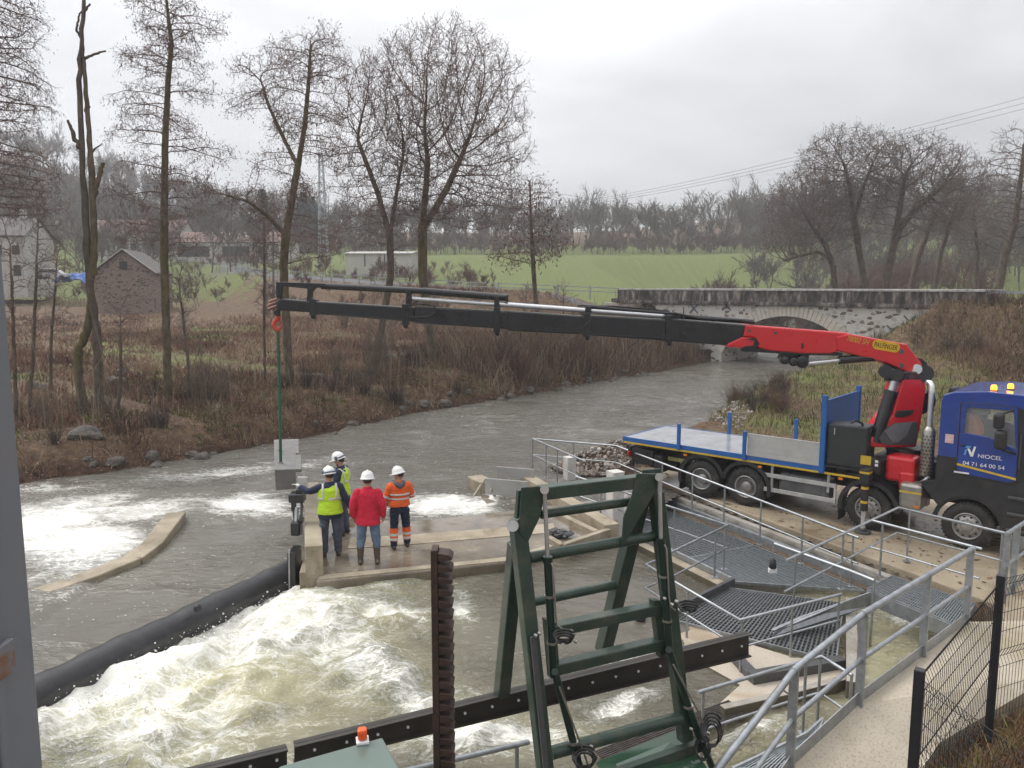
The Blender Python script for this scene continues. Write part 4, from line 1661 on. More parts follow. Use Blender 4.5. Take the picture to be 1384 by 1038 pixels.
# ------------------------------------------------------------------ concrete works in the river
def wet_concrete(name, c1, c2, wet=0.5, scale=1.2, stain=(0.16, 0.10, 0.04)):
    m, nt, b = newmat(name)
    L = nt.links.new
    tc = N(nt, 'ShaderNodeTexCoord')
    n1 = N(nt, 'ShaderNodeTexNoise', i_Scale=scale, i_Detail=9.0, i_Roughness=.68)
    L(tc.outputs['Object'], n1.inputs['Vector'])
    n2 = N(nt, 'ShaderNodeTexNoise', i_Scale=scale * .6, i_Detail=6.0, i_Roughness=.6, i_Distortion=.6)
    mp = N(nt, 'ShaderNodeMapping')
    mp.inputs['Location'].default_value = (7, 3, 1)
    L(tc.outputs['Object'], mp.inputs[0])
    L(mp.outputs[0], n2.inputs['Vector'])
    n3 = N(nt, 'ShaderNodeTexNoise', i_Scale=38.0, i_Detail=3.0)
    L(tc.outputs['Object'], n3.inputs['Vector'])
    r = ramp(nt, [(.3, c2), (.62, c1)])
    L(n1.outputs['Fac'], r.inputs[0])
    st = ramp(nt, [(.46, (0, 0, 0)), (.66, (1, 1, 1))])
    L(n2.outputs['Fac'], st.inputs[0])
    f = N(nt, 'ShaderNodeMath', operation='MULTIPLY')
    f.inputs[1].default_value = .7
    L(st.outputs[0], f.inputs[0])
    mx = N(nt, 'ShaderNodeMix', data_type='RGBA')
    L(f.outputs[0], mx.inputs[0])
    L(r.outputs[0], mx.inputs[6])
    mx.inputs[7].default_value = (*stain, 1)
    sp = ramp(nt, [(.3, (.62, .62, .62)), (.5, (1, 1, 1))])
    L(n3.outputs['Fac'], sp.inputs[0])
    mu = N(nt, 'ShaderNodeMix', data_type='RGBA', blend_type='MULTIPLY')
    mu.inputs[0].default_value = .8
    L(mx.outputs[2], mu.inputs[6])
    L(sp.outputs[0], mu.inputs[7])
    # algae and a dark wet band below the usual waterline
    ge = N(nt, 'ShaderNodeNewGeometry')
    sz = N(nt, 'ShaderNodeSeparateXYZ')
    L(ge.outputs['Position'], sz.inputs[0])
    wl = N(nt, 'ShaderNodeMath', operation='MULTIPLY_ADD')
    L(n1.outputs['Fac'], wl.inputs[0])
    wl.inputs[1].default_value = .35
    L(sz.outputs['Z'], wl.inputs[2])
    wm = N(nt, 'ShaderNodeMapRange')
    wm.inputs['From Min'].default_value = -.02
    wm.inputs['From Max'].default_value = -.14
    L(wl.outputs[0], wm.inputs['Value'])
    sn = N(nt, 'ShaderNodeSeparateXYZ')
    L(ge.outputs['Normal'], sn.inputs[0])
    side = N(nt, 'ShaderNodeMapRange')
    side.inputs['From Min'].default_value = .8
    side.inputs['From Max'].default_value = .5
    L(sn.outputs['Z'], side.inputs['Value'])
    wf = N(nt, 'ShaderNodeMath', operation='MULTIPLY')
    L(wm.outputs[0], wf.inputs[0])
    L(side.outputs[0], wf.inputs[1])
    wf2 = N(nt, 'ShaderNodeMath', operation='MULTIPLY')
    wf2.inputs[1].default_value = .8
    L(wf.outputs[0], wf2.inputs[0])
    wx_ = N(nt, 'ShaderNodeMix', data_type='RGBA')
    L(wf2.outputs[0], wx_.inputs[0])
    L(mu.outputs[2], wx_.inputs[6])
    wx_.inputs[7].default_value = (.055, .045, .022, 1)
    L(wx_.outputs[2], b.inputs['Base Color'])
    rr = ramp(nt, [(.42 if wet < .9 else .36, (.72, .72, .72)), (.62 if wet < .9 else .47, (max(.05, .72 - .66 * wet),) * 3)])
    L(n2.outputs['Fac'], rr.inputs[0])
    L(rr.outputs[0], b.inputs['Roughness'])
    bp = N(nt, 'ShaderNodeBump')
    bp.inputs['Strength'].default_value = .25
    bp.inputs['Distance'].default_value = .02
    L(n1.outputs['Fac'], bp.inputs['Height'])
    L(bp.outputs[0], b.inputs['Normal'])
    return m


m_conc = wet_concrete('concrete', (0.44, 0.385, 0.30), (0.33, 0.285, 0.22), .35)
m_pad = wet_concrete('muddy_concrete', (0.37, 0.31, 0.22), (0.26, 0.21, 0.145), .8, .5, (0.15, 0.105, 0.06))
m_weir = wet_concrete('wet_weir_concrete', (0.27, 0.225, 0.165), (0.13, 0.11, 0.085), 1.0, 1.1, (0.085, 0.068, 0.05))
m_wall = wet_concrete('grey_concrete', (0.40, 0.375, 0.34), (0.30, 0.28, 0.25), .3, 1.5, (0.20, 0.17, 0.12))
m_tan = wet_concrete('tan_concrete', (0.42, 0.36, 0.27), (0.28, 0.235, 0.165), .3, 1.6, (0.15, 0.115, 0.06))


def slab(name, px, z, depth, m, label=None, cat=None, kind=None, bevel=.02, world_pts=None, parent=None):
    b = MB()
    pts = world_pts or [PZ(u, v, z) for u, v in px]
    b.prism(pts, (0, 0, -depth))
    o = b.build(name, m, parent, bevel=bevel)
    return tag(o, label, cat, None, kind)


def wall_px(name, px, z, h, th, m, label, cat='wall', bevel=.015):
    b = MB()
    pts = [PZ(u, v, z) for u, v in px]
    for p, q in zip(pts[:-1], pts[1:]):
        d = (q - p).normalized() * (th * .45)
        b.bar(p - d * .0 + V((0, 0, -h / 2)), q + d + V((0, 0, -h / 2)), th, h)
    return tag(b.build(name, m, None, bevel=bevel), label, cat)


pad = MB()
pad.prism([(x, y, 0) for x, y in PAD_POLY], (0, 0, -1.6))
tag(pad.build('concrete_apron', m_pad, None, bevel=.03), kind='structure')
slab('weir_crest', [(428, 786), (560, 773), (691, 759.5), (762, 736), (828, 713), (842, 692), (800, 676), (690, 690), (560, 704), (436, 700), (420, 740)], -.05, 1.4, m_weir, kind='structure', bevel=.03)
slab('weir_lip', [(430, 783), (560, 770), (690, 757), (760, 734), (757, 731), (688, 752), (560, 765), (432, 777)], -.03, .2, m_tan, kind='structure', bevel=.01)
slab('weir_strip', [(470, 741), (560, 735), (690, 724), (752, 719), (748, 707), (690, 712), (560, 722), (474, 727)], -.035, .2, m_tan, kind='structure', bevel=.004)
# basin walls at the right end of the weir
basin = empty('fish_pass_basin', PZ(790, 715, -.05), 0, 'tan concrete basin of low walls beside the white post at the weir end', 'basin')
for px, z, h, th in [([(741, 724), (760, 735), (823, 714)], .10, .5, .14), ([(772, 701), (806, 717)], .08, .4, .16), ([(752, 690), (772, 701)], .05, .4, .14)]:
    b = MB()
    pts = [PZ(u, v, z) for u, v in px]
    for p, q in zip(pts[:-1], pts[1:]):
        b.bar(p + V((0, 0, -h / 2)), q + V((0, 0, -h / 2)), th, h)
    b.build('wall', m_tan, basin, bevel=.012)
b = MB()
for k in range(26):
    p = PZ(758 + random.gauss(0, 8), 722 + random.gauss(0, 3), -.02)
    b.box(p + V((0, 0, random.random() * .07)), (random.uniform(.08, .3), random.uniform(.04, .2), .02), Matrix.Rotation(random.random() * 6, 3, 'Z') @ Matrix.Rotation(random.gauss(0, .4), 3, 'X'))
tag(b.build('debris', mat('dark_tarp', (.03, .03, .035), None, 5, .3)), 'dark plastic scraps caught in the basin by the weir', 'debris')

wall_px('guide_wall', [(712, 642), (823, 706)], .18, 1.2, .38, m_tan, 'tan river guide wall running to the tall white post')

# stop block where the guide wall starts and its two grey steel plates
b = MB()
b.box(PZ(650, 662, -.15) + V((0, 0, .1)), (.5, .9, .5), Matrix.Rotation(.5, 3, 'Z'), .03)
tag(b.build('concrete_block', m_tan), 'short tan concrete block at the water end of the grey plates', 'block')
pA = [PZ(656, 668, .05), PZ(713, 673, .05)]
plate_ = MB()
d = (pA[1] - pA[0]).normalized()
nrm = V((-d.y, d.x, 0))
plate_.prism([pA[0], pA[1], pA[1] + V((0, 0, .46)), pA[0] + V((0, 0, .46))], nrm * .05)
tag(plate_.build('steel_plate', mat('plate_grey_paint', (.38, .375, .36), (.31, .305, .29), 2, .5, dirt=(.2, .18, .15), dirt_amt=.4), bevel=.008), 'front grey plate standing upright over the river sluice', 'plate')
b = MB()
q0 = PZ(671, 645, .1)
q1 = PZ(722, 649, .1)
b.prism([q0, q1, q1 + V((0, 0, .33)), q0 + V((0, 0, .33))], nrm * .05)
tag(b.build('steel_plate', MATS['plate_grey_paint'], bevel=.008), 'rear grey plate partly hidden behind the front plate', 'plate')
b = MB()
for px in [((655, 648), (640, 672)), ((663, 661), (670, 672))]:
    b.bar(PZ(*px[0], .25), PZ(*px[1], -.15), .04, .08)
tag(b.build('plate_brace', m_conc), 'slanting pale brace at the water end of the front plate', 'brace')
# slab under the grey plates
slab('sluice_floor', [(648, 668), (712, 674), (722, 680), (660, 682)], -.12, .8, m_weir, kind='structure')
# angled training wall on the left
tw = MB()
ptsw = [PZ(u, v, .03 - k * .032) for k, (u, v) in enumerate([(238, 692), (222, 712), (206, 733), (180, 752), (120, 776), (30, 806)])]
for k, (p, q) in enumerate(zip(ptsw[:-1], ptsw[1:])):
    wd = .24
    dn = V((-(q - p).y, (q - p).x, 0)).normalized()
    e = (q - p).normalized() * .04
    tw.prism([p - dn * wd, q - dn * wd + e, q + dn * wd + e, p + dn * wd], (0, 0, -1.2))
tag(tw.build('training_wall', m_tan, bevel=.03), 'curved tan training wall dividing the rapids from the dark pool', 'wall')

# side wall by the workers, with the gate gear hung on its left
w0, w1 = PZ(424, 738, .62), PZ(421, 652, .62)
sw = MB()
sw.bar(w0 + V((0, 0, -.75)), w1 + V((0, 0, -.75)), .36, 1.5)
sw.bar(PZ(413, 783, -.1) + V((-.02, 0, -.2)), PZ(416, 765, -.1) + V((0, 0, -.2)), .2, .7)
tag(sw.build('gate_wall', m_tan, bevel=.02), 'narrow concrete wall beside the workers carrying the gate gear', 'wall')
gear = empty('gate_gear', PZ(402, 730, -.3), 0, 'black hydraulic gate gear bolted to the river side of the narrow wall', 'machine')


def GY(u, v):
    return PY(u, v, 17.3 - (v - 660) * .008)


b = MB()
b.cyl(GY(401, 686), GY(400, 712), .045, n=12)
b.build('cylinder', m_galv, gear)
b = MB()
b.box(GY(402, 672), (.34, .3, .2), None, .03)
b.box(GY(406, 668), (.16, .2, .26), None, .02)
b.box(GY(397, 683), (.10, .12, .26), None, .02)
b.box(GY(400, 714), (.20, .2, .3), None, .03)
b.box(GY(407, 703), (.1, .2, .1), None, .02)
b.bar(GY(408, 676), GY(407, 722), .05, .08)
for k in range(7):
    b.cyl(GY(396 + k * 2, 668), GY(396 + k * 2, 664), .02, n=8)
b.build('gear_housing', m_crblk, gear)
b = MB()
b.tube([GY(398, 668), GY(394, 674), GY(396, 690), GY(398, 704), GY(396, 716)], .018, 6)
b.tube([GY(404, 674), GY(410, 684), GY(405, 700), GY(408, 718)], .015, 6)
b.build('hose', m_blk, gear)
b = MB()
b.box(GY(409, 652), (.22, .05, .26), None, .01)
b.build('marker_board', m_alu, gear)
gp = empty('gate_guide', PZ(397, 785, -.5), 0, 'upright black guide plate with a pale edge at the end of the weir tube', 'guide')
b = MB()
p, q = PY(398, 796, 16.2), PY(398, 742, 16.2)
b.bar(V((p.x, p.y, p.z - .3)), q, .17, .5, up=(0, 1, 0), bev=.01)
b.build('plate', m_crblk, gp)
b = MB()
p, q = PY(391, 796, 15.95), PY(391, 743, 15.95)
b.bar(V((p.x, p.y, p.z - .3)), q, .025, .06, up=(0, 1, 0))
b.build('edge_strip', m_alu, gp)
# weir tube
td_ = (TUBE_B - TUBE_A)
wt = MB()
npt = 40
path = [TUBE_A + td_ * (k / npt) * 1.25 + V((0, 0, -.10 * (k / npt))) for k in range(npt + 1)]
wt.tube(path, [.31 + .012 * math.sin(k * 1.7) + .015 * math.sin(k * .6) for k in range(npt + 1)], 28)
tube = wt.build('weir_tube', mat('black_rubber', (.028, .028, .032), (.018, .018, .02), 3, .33, dirt=(.08, .075, .065), dirt_amt=.35, dirt_scale=2.5, bump=.1))
tag(tube, 'long black rubber weir tube lying across the river', 'weir tube')
b = MB()
bmc = PZ(267, 823, -.02)
b.lathe([(-.07, .001), (-.06, .04), (-.03, .065), (0, .07), (.03, .065), (.06, .04), (.07, .001)], bmc + V((0, 0, .02)), (0, 0, 1), 14)
tag(b.build('float_ball', m_blk), 'small black ball resting on the weir tube', 'float')

# ------------------------------------------------------------------ fish pass: walls, gratings
C0 = V((PADB.x, PADB.y, 0))


def ch(s, t, z):                      # s along the pass (away), t from the apron edge towards the river
    return C0 + E2 * s - E1 * t + V((0, 0, z))


def strip(name, s0, s1, t0, t1, ztop, h, m, label, cat, bevel=.012):
    b = MB()
    b.prism([ch(s0, t0, ztop), ch(s1, t0, ztop), ch(s1, t1, ztop), ch(s0, t1, ztop)], (0, 0, -h))
    return tag(b.build(name, m, bevel=bevel), label, cat)


strip('gutter', -1.1, 8.4, -.03, .16, -.34, 1.0, m_weir, 'dark wet gutter between the apron and the pale channel wall', 'gutter')
strip('channel_wall', -1.1, 8.6, .16, .34, -.14, 1.4, m_wall, 'pale precast wall under the long handrail beside the apron', 'wall')
strip('steel_channel', -1.0, 8.5, .345, .46, -.27, .26, m_galv, 'long galvanised steel channel fixed to the pale wall', 'channel')
m_litter = mat('leaf_litter', (0.16, 0.11, 0.07), (0.05, 0.035, 0.022), 14, .9, bump=.6, bscale=30)
strip('litter_ledge', -.5, 8.3, .465, .62, -.47, .6, m_litter, 'ledge of dead leaves along the edge of the grating', 'ledge')


strip('side_wall', 2.62, 8.3, 2.83, 3.10, -.54, 1.0, m_tan, 'mossy tan side wall below the river edge of the steel grating', 'wall')
strip('edge_channel', 2.55, 8.3, 2.75, 2.82, -.40, .26, m_galv, 'galvanised channel carrying the square cornered handrail', 'channel')


def grating_mat(name, pitch, w, c, rot):
    m, nt, b = newmat(name)
    L = nt.links.new
    tc = N(nt, 'ShaderNodeTexCoord')
    b.inputs['Base Color'].default_value = (*c, 1)
    b.inputs['Metallic'].default_value = .6
    b.inputs['Roughness'].default_value = .45
    return m


def grating(name, corners, m, n, mbars, frame_m, label, hgt=.035, wdt=.012, cross=.010, group=None, cutw=.016):
    """bar grating: corners a, b, c, d in order; n bars run a->d, mbars cross bars run a->b"""
    a, b_, c, d = [V(p) for p in corners]
    root = empty(name, a, 0, label, 'grating', group)
    B = MB()
    for k in range(n + 1):
        t = k / n
        p, q = a.lerp(b_, t), d.lerp(c, t)
        B.bar(p + V((0, 0, -hgt / 2)), q + V((0, 0, -hgt / 2)), wdt, hgt)
    for k in range(mbars + 1):
        t = k / mbars
        p, q = a.lerp(d, t), b_.lerp(c, t)
        B.bar(p + V((0, 0, -.006)), q + V((0, 0, -.006)), cross, .010)
    B.build('bars', m, root)
    B = MB()
    for p, q in ((a, b_), (b_, c), (c, d), (d, a)):
        B.bar(p + V((0, 0, -hgt / 2 - .004)), q + V((0, 0, -hgt / 2 - .004)), .03, hgt + .02)
    B.build('frame', frame_m, root)
    return root


m_grat = mat('grating_steel', (0.40, 0.43, 0.45), (0.28, 0.31, 0.33), 12, .4, .5)
m_gratd = mat('dark_screen_steel', (0.19, 0.20, 0.205), (0.11, 0.115, 0.12), 9, .45, .5)
grating('grating', [ch(.88, .64, -.49), ch(4.1, .64, -.49), ch(4.1, 2.74, -.49), ch(2.5, 2.74, -.49)], m_grat, 38, 16, m_galv, 'fine steel grating lying behind the middle handrail')
grating('grating', [ch(4.15, .64, -.49), ch(8.3, .64, -.49), ch(8.3, 2.74, -.49), ch(4.15, 2.74, -.49)], m_grat, 38, 18, m_galv, 'fine steel grating next to the tall white post')
G2 = [PZ(u, v, -.55) for u, v in [(976, 793), (1140, 815), (1130, 893), (905, 836)]]
G2 = [G2[3], G2[2], G2[1], G2[0]]
grating('screen_grating', [G2[0], G2[3], G2[2], G2[1]], m_gratd, 20, 40, m_galv, 'dark coarse screen of round bars behind the bent handrail', hgt=.05, wdt=.018, cross=.030)
G3 = [PZ(u, v, .05) for u, v in [(1172, 796), (1206, 778), (1318, 815), (1298, 846)]]
grating('footbridge_grating', [G3[0], G3[3], G3[2], G3[1]], m_grat, 40, 9, m_galv, 'light footbridge grating beside the truck front wheel', hgt=.04)
b = MB()
b.bar(G3[0] + V((0, 0, -.16)), G3[3] + V((0, 0, -.16)), .06, .26)
b.bar(G3[1] + V((0, 0, -.16)), G3[2] + V((0, 0, -.16)), .06, .26)
tag(b.build('footbridge_beam', m_galv), 'galvanised side beams carrying the footbridge grating', 'beam')
b = MB()
p0, p1, p2 = PZ(1046, 852, -.38), PZ(1082, 836, -.3), PZ(1176, 802, -.0)
dn = V((0, 0, -.26))
b.prism([p0 + dn * .2, p1 + V((0, 0, .02)), p2 + V((0, 0, .02)), p2 + dn, p1 + dn, p0 + dn * .45], E2 * .03)
b.prism([p0, p1, p1 + E2 * .07, p0 + E2 * .07], (0, 0, -.02))
b.prism([p1, p2, p2 + E2 * .06, p1 + E2 * .07], (0, 0, -.02))
tag(b.build('deflector_plate', m_galv, bevel=.004), 'bent galvanised deflector sheet lying over the dark screen', 'plate')

b = MB()
b.bar(ch(2.5, 2.78, -.5), PZ(907, 829, -.5), .09, .2)
tag(b.build('screen_beam', m_dgrey, bevel=.006), 'dark steel beam along the river edge of the coarse screen', 'beam')
# pale slabs and the cross wall nearer the camera
slab('pass_slab', [(852, 842), (905, 836), (1072, 888), (1133, 892), (1150, 905), (1154, 926), (1062, 948), (984, 966), (972, 950), (1000, 925)], -.60, 1.0, wet_concrete('pale_concrete', (0.50, 0.44, 0.36), (0.40, 0.35, 0.28), .4, 1.0, (.30, .19, .08)), 'pale stained slab between the dark screen and the brown beam', 'slab')
b = MB()
p = PZ(865, 834, -.5)
b.lathe([(-.14, .001), (-.12, .08), (0, .12), (.12, .08), (.14, .001)], p, (0, 1, .2), 16)
tag(b.build('rubber_fender', m_blk), 'round black rubber fender on the corner of the pale slab', 'fender')
wall_px('cross_wall', [(976, 955), (1060, 936), (1153, 912)], -.46, .9, .14, m_wall, 'low grey cross wall at the front edge of the pale slab')
b = MB()
b.bar(PZ(990, 884, -.55), PZ(1022, 918, -.55), .2, .12)
b.bar(PZ(1014, 916, -.52), PZ(1140, 894, -.52), .2, .16)
tag(b.build('dark_gutter', m_dgrey, bevel=.01), 'dark metal gutter set across the pale slab', 'gutter')
b = MB()
for k in range(14):
    a = PZ(930, 968 - k * 0, -.55)
for i in range(12):
    t = i / 11
    p, q = PZ(800 + 4, 1016, -.58), PZ(985, 947, -.58)
    off = E2 * (-.04 * i)
    b.tube([p + off, p.lerp(q, .5) + off + V((0, 0, .01)), q + off], .014, 6)
tag(b.build('bar_screen', mat('rusty_bars', (.10, .085, .075), (.05, .04, .035), 12, .6, .4)), 'bundle of thin dark screen bars lying over the white water', 'bar screen')

# wall between the dark screen and the open lower channel
wall_px('end_wall', [(1150, 808), (1153, 918)], -.36, 1.2, .2, m_wall, 'grey end wall between the dark screen and the open lower channel')


# ------------------------------------------------------------------ railings
def railing(label, px, zt, hgt, posts, mids=(.5,), r=.027, post_r=.022, wpts=None, toe=0, square=False, post_h=None, cat='railing', group=None, open_end=True):
    pts = wpts or [PZ(u, v, zt) for u, v in px]
    root = empty('railing', V((pts[0].x, pts[0].y, pts[0].z - hgt)), 0, label, cat, group)
    b = MB()
    b.tube(pts, r, 10)
    b.build('handrail', m_galv, root)
    for mm in mids:
        b = MB()
        b.tube([p + V((0, 0, -hgt * mm)) for p in pts], r * .75, 8)
        b.build('mid_rail', m_galv, root)
    if toe:
        b = MB()
        for p, q in zip(pts[:-1], pts[1:]):
            b.bar(p + V((0, 0, -hgt + toe / 2)), q + V((0, 0, -hgt + toe / 2)), .012, toe)
        b.build('toe_board', m_galv, root)
    for (seg, t) in posts:
        p = pts[seg].lerp(pts[seg + 1], t)
        b = MB()
        if square:
            dd = (pts[seg + 1] - pts[seg]).normalized()
            b.bar(p, p - V((0, 0, hgt + .05)), .10, .035, up=(dd.x, dd.y, 0))
            b.cyl(p - dd * .02, p + dd * .02, r * 1.12, n=10)
        else:
            b.cyl(p, p - V((0, 0, hgt)), post_r, n=8)
            b.box(p - V((0, 0, hgt - .008)), (.12, .12, .016))
        b.build('post', m_galv, root)
    return root


railing('long galvanised handrail between the truck and the grating', [(720, 593), (833, 602.5), (1161, 727)], .92, 1.06,
        [(0, .0), (0, .5), (0, 1), (1, .12), (1, .27), (1, .42), (1, .56), (1, .70), (1, .84), (1, .985)])
railing('short handrail going down beside the second white post', [(720, 593), (792, 624)], .92, 1.06, [(0, .28), (0, .5), (0, .9)])
railing('handrail with a square corner on the river side of the grating', [(778, 644), (984, 710), (902, 749)], .72, 1.02,
        [(0, .2), (0, .45), (0, .7), (0, .985), (1, .22), (1, .98)])
railing('bent handrail in front of the dark coarse screen', [(888, 757), (873, 763), (906, 783), (1000, 838), (1137, 803)], .33, .98, [(2, .28), (3, .02), (3, .5), (3, .98)])
railing('short handrail ending in front of the brown beam', [(943, 936), (1064, 900), (1110, 887), (1152, 913)], .62, 1.1, [(0, .06), (1, .55), (1, .98), (2, .98)])
pm = railing('tall bent pipe rail carrying the floodlight', [(1047, 735), (1150, 772), (1182, 785)], .62, 1.5, [(0, .3), (1, .98)], mids=(), r=.036)
lampp = PZ(1047, 735, .62)
fl = empty('floodlight', lampp + V((0, 0, -.55)), 0, 'small black floodlight hanging from the bent pipe rail', 'floodlight')
b = MB()
b.tube([lampp, lampp + V((-.03, 0, -.05)), lampp + V((-.02, 0, -.32))], .014, 8)
b.build('hanger', m_galv, fl)
b = MB()
b.lathe([(-.32, .03), (-.34, .06), (-.50, .075), (-.52, .07)], lampp + V((-.02, 0, 0)), (0, 0, 1), 14)
b.build('lamp_body', m_blk, fl)
b = MB()
b.box(lampp + V((-.02, 0, -.57)), (.17, .1, .11), None, .02)
b.build('lens', m_decal, fl)
railing('handrail along the far side of the footbridge', [(1062, 758), (1214, 686), (1360, 721)], 1.15, 1.12, [(0, .46), (1, .12), (1, .97)])
railing('handrail along the near side of the footbridge', [(1177, 703), (1327, 742)], 1.15, 1.12, [(0, .12), (0, .9)])
RA, RB, RC, RD = PY(968, 1042, 7.05), PY(1076, 903, 8.25), PY(1169, 828, 9.1), PY(1316, 741, 11.6)
RA = RB + (RA - RB) * 1.6
railing('heavy foreground railing with toe board along the concrete walkway', None, 0, 1.17, [(0, .985), (1, .985), (2, .52), (2, .97)], wpts=[RA, RB, RC, RD], r=.040, toe=.16, square=True, mids=(.5,))
p_ = PY(1318, 741, 11.6)
railing('railing at the right edge in front of the truck cab', None, 0, 1.17, [(0, .03), (0, .22), (0, .6)], wpts=[PY(1360, 722, 12.6), PY(1420, 684, 15)], r=.036, square=True, toe=.16)
# concrete walkway beside the heavy railing (a ramp)
b = MB()
dz = V((0, 0, -1.18))
top = [RA + dz, RB + dz, RC + dz, RD + dz]
off = V((1.45, .35, 0))
poly = top + [RD + dz + V((5.5, .2, 0)), PZ(1420, 915, RC.z - 1.18), PZ(1268, 1005, RB.z - 1.18), PZ(1200, 1120, .42)]
for k in range(3):
    q = [top[k], top[k + 1], poly[7 - k - 1], poly[7 - k]]
    b.prism(q, (0, 0, -2.2))
tag(b.build('walkway', wet_concrete('walkway_concrete', (0.50, 0.44, 0.35), (0.40, 0.345, 0.26), .5, .8, (.30, .24, .13))), kind='structure')

# near lower channel deck, grey grating at the foot of the heavy railing
b = MB()
g = [PY(990, 1038, 8.8), PY(1090, 990, 9.4)]
grating('grating', [g[0], g[0] + V((.9, .1, -.1)), g[1] + V((.35, .35, .0)), g[1]], m_grat, 16, 8, m_galv, 'small step grating below the heavy foreground railing')

# tall white concrete posts
for (u0, v0, z0, hgt, wdt, lab) in [(831, 727, -.55, 1.72, .34, 'tall white concrete post at the end of the weir basin'), (770, 645, -.05, .62, .30, 'shorter white post behind the green top bar')]:
    p = PZ(u0, v0, z0)
    b = MB()
    b.box(p + V((0, .1, hgt / 2 - .2)), (wdt, wdt, hgt + .4), Matrix.Rotation(.46, 3, 'Z'), .02)
    b.box(p + V((0, .1, hgt + .0)), (wdt * 1.01, wdt * 1.01, .02), Matrix.Rotation(.46, 3, 'Z'))
    tag(b.build('concrete_post', mat('white_concrete', (.66, .64, .61), (.52, .50, .47), 2, .7, dirt=(.3, .28, .24), dirt_amt=.4)), lab, 'post')
p = PZ(851, 700, -.3)
b = MB()
b.box(p + V((0, .1, .2)), (.3, .25, 1.5), Matrix.Rotation(.46, 3, 'Z'), .02)
tag(b.build('concrete_post', MATS['white_concrete']), 'pale grey post directly right of the tall white post', 'post')

# ------------------------------------------------------------------ black mesh fence
m_fence = mat('fence_black', (.02, .021, .026), (.014, .015, .018), 6, .4)
f1, f2 = PY(1353, 780, 8.3), PY(1243, 908, 6.75)


fence = empty('mesh_fence', f1 + V((0, 0, -1.9)), 0, 'black wire mesh fence beside the walkway at the lower right', 'fence')


def fence_post(p, lab):
    b = MB()
    b.box(p + V((0, 0, -.95)), (.085, .085, 1.95), Matrix.Rotation(.9, 3, 'Z'), .006)
    b.build('post', m_fence, fence)


fence_post(f1, 'black fence post farther from the camera between the two mesh panels')
fence_post(f2, 'black fence post in the foreground beside the walkway')


def fence_panel(p, q, lab, sp=.055, drop=.06, hgt=1.62):
    b = MB()
    L_ = (V((q.x, q.y, 0)) - V((p.x, p.y, 0))).length
    n = int(L_ / sp)
    dn = V((-(q - p).y, (q - p).x, 0)).normalized()

    def prof(k):
        return dn * (.05 if k in (1, 7) else 0.0)
    zs_ = [0, .10, .20, .40, .62, .84, .94, 1.04, 1.30, 1.62]
    offs = [0, .045, 0, 0, 0, 0, .045, 0, 0, 0]
    for k in range(n + 1):
        pp = p.lerp(q, k / n) + V((0, 0, -drop))
        b.tube([pp + V((0, 0, -z_)) + dn * o_ for z_, o_ in zip(zs_, offs)], .0032, 4, caps=False)
    for z_, o_ in zip(zs_, offs):
        b.tube([p + V((0, 0, -drop - z_)) + dn * (o_ + .006), q + V((0, 0, -drop - z_)) + dn * (o_ + .006)], .0042, 4)
    b.build('mesh_panel', m_fence, fence, recalc=False)


fence_panel(f2, f1, 'black wire mesh panel between the two fence posts')
fence_panel(f1, f1 + V((2.2, 1.0, 0.0)), 'black wire mesh panel at the right edge of the view', drop=.03)
fence_panel(f2, f2 + V((.30, -2.3, .05)), 'black wire mesh panel nearest the camera')

# ------------------------------------------------------------------ green lifting frame
m_green = mat('frame_green', (0.032, 0.058, 0.043), (0.022, 0.043, 0.031), 3, .42, coat=.15, dirt=(.11, .10, .07), dirt_amt=.5, dirt_scale=5, bump=.15, bscale=40)
m_brown = mat('beam_brown', (0.045, 0.036, 0.028), (0.022, 0.020, 0.016), 4, .5, dirt=(.015, .02, .016), dirt_amt=.5, dirt_scale=2)
FA = V((.9, .435, 0)).normalized()
FN = V((-FA.y, FA.x, 0))
F0 = V((.05, 6.5, 0))


def FP(u, v, off=0.0):
    return PP(u, v, F0 + FN * off, FN)


frame = empty('sluice_gantry', FP(740, 1080), 0, 'dark green steel gantry with hydraulic rams standing over the beam', 'frame')


def fbuild(b, name, m=m_green, parent=None, bevel=.006):
    return b.build(name, m, parent or frame, bevel=bevel)


for (p, q, o0, o1, wd, nm) in [((700, 712), (741, 1080), 0, -.25, .125, 'leg'), ((886, 664), (926, 1000), 0, -.1, .12, 'leg'), ((698, 735), (678, 938), .05, .62, .125, 'leg'), ((868, 665), (815, 880), .05, .62, .135, 'leg')]:
    b = MB()
    b.bar(FP(*p, o0), FP(*q, o1), wd, wd, up=FN)
    fbuild(b, nm, bevel=.012)
for (p, q, r, o) in [((731, 695), (866, 676), .042, .05), ((715, 754), (890, 723), .05, 0), ((703, 817), (832, 790), .045, .36), ((744, 1018), (919, 970), .06, -.12)]:
    b = MB()
    b.cyl(FP(*p, o), FP(*q, o), r, n=18)
    fbuild(b, 'cross_tube', bevel=0)
for (p, q, h_, o) in [((729, 666), (866, 650), .115, 0.0), ((745, 851), (896, 820), .10, -.02), ((745, 904), (893, 869), .10, -.04)]:
    b = MB()
    b.bar(FP(*p, o), FP(*q, o), .12, h_)
    fbuild(b, 'cross_beam', bevel=.01)
b = MB()
for off in (-.075, .06):
    b.prism([FP(u, v, off) for u, v in [(705, 659), (729, 657), (737, 663), (731, 697), (712, 737), (702, 720), (703, 690)]], FN * .015)
b.bar(FP(707, 662), FP(704, 700), .11, .05, up=FN)
fbuild(b, 'gusset')
b = MB()
for off in (-.075, .06):
    b.prism([FP(u, v, off) for u, v in [(861, 640), (890, 640), (895, 646), (882, 672), (852, 722), (840, 742), (843, 700), (855, 668)]], FN * .015)
b.bar(FP(868, 645), FP(892, 643), .14, .02, up=FN)
fbuild(b, 'gusset')
b = MB()
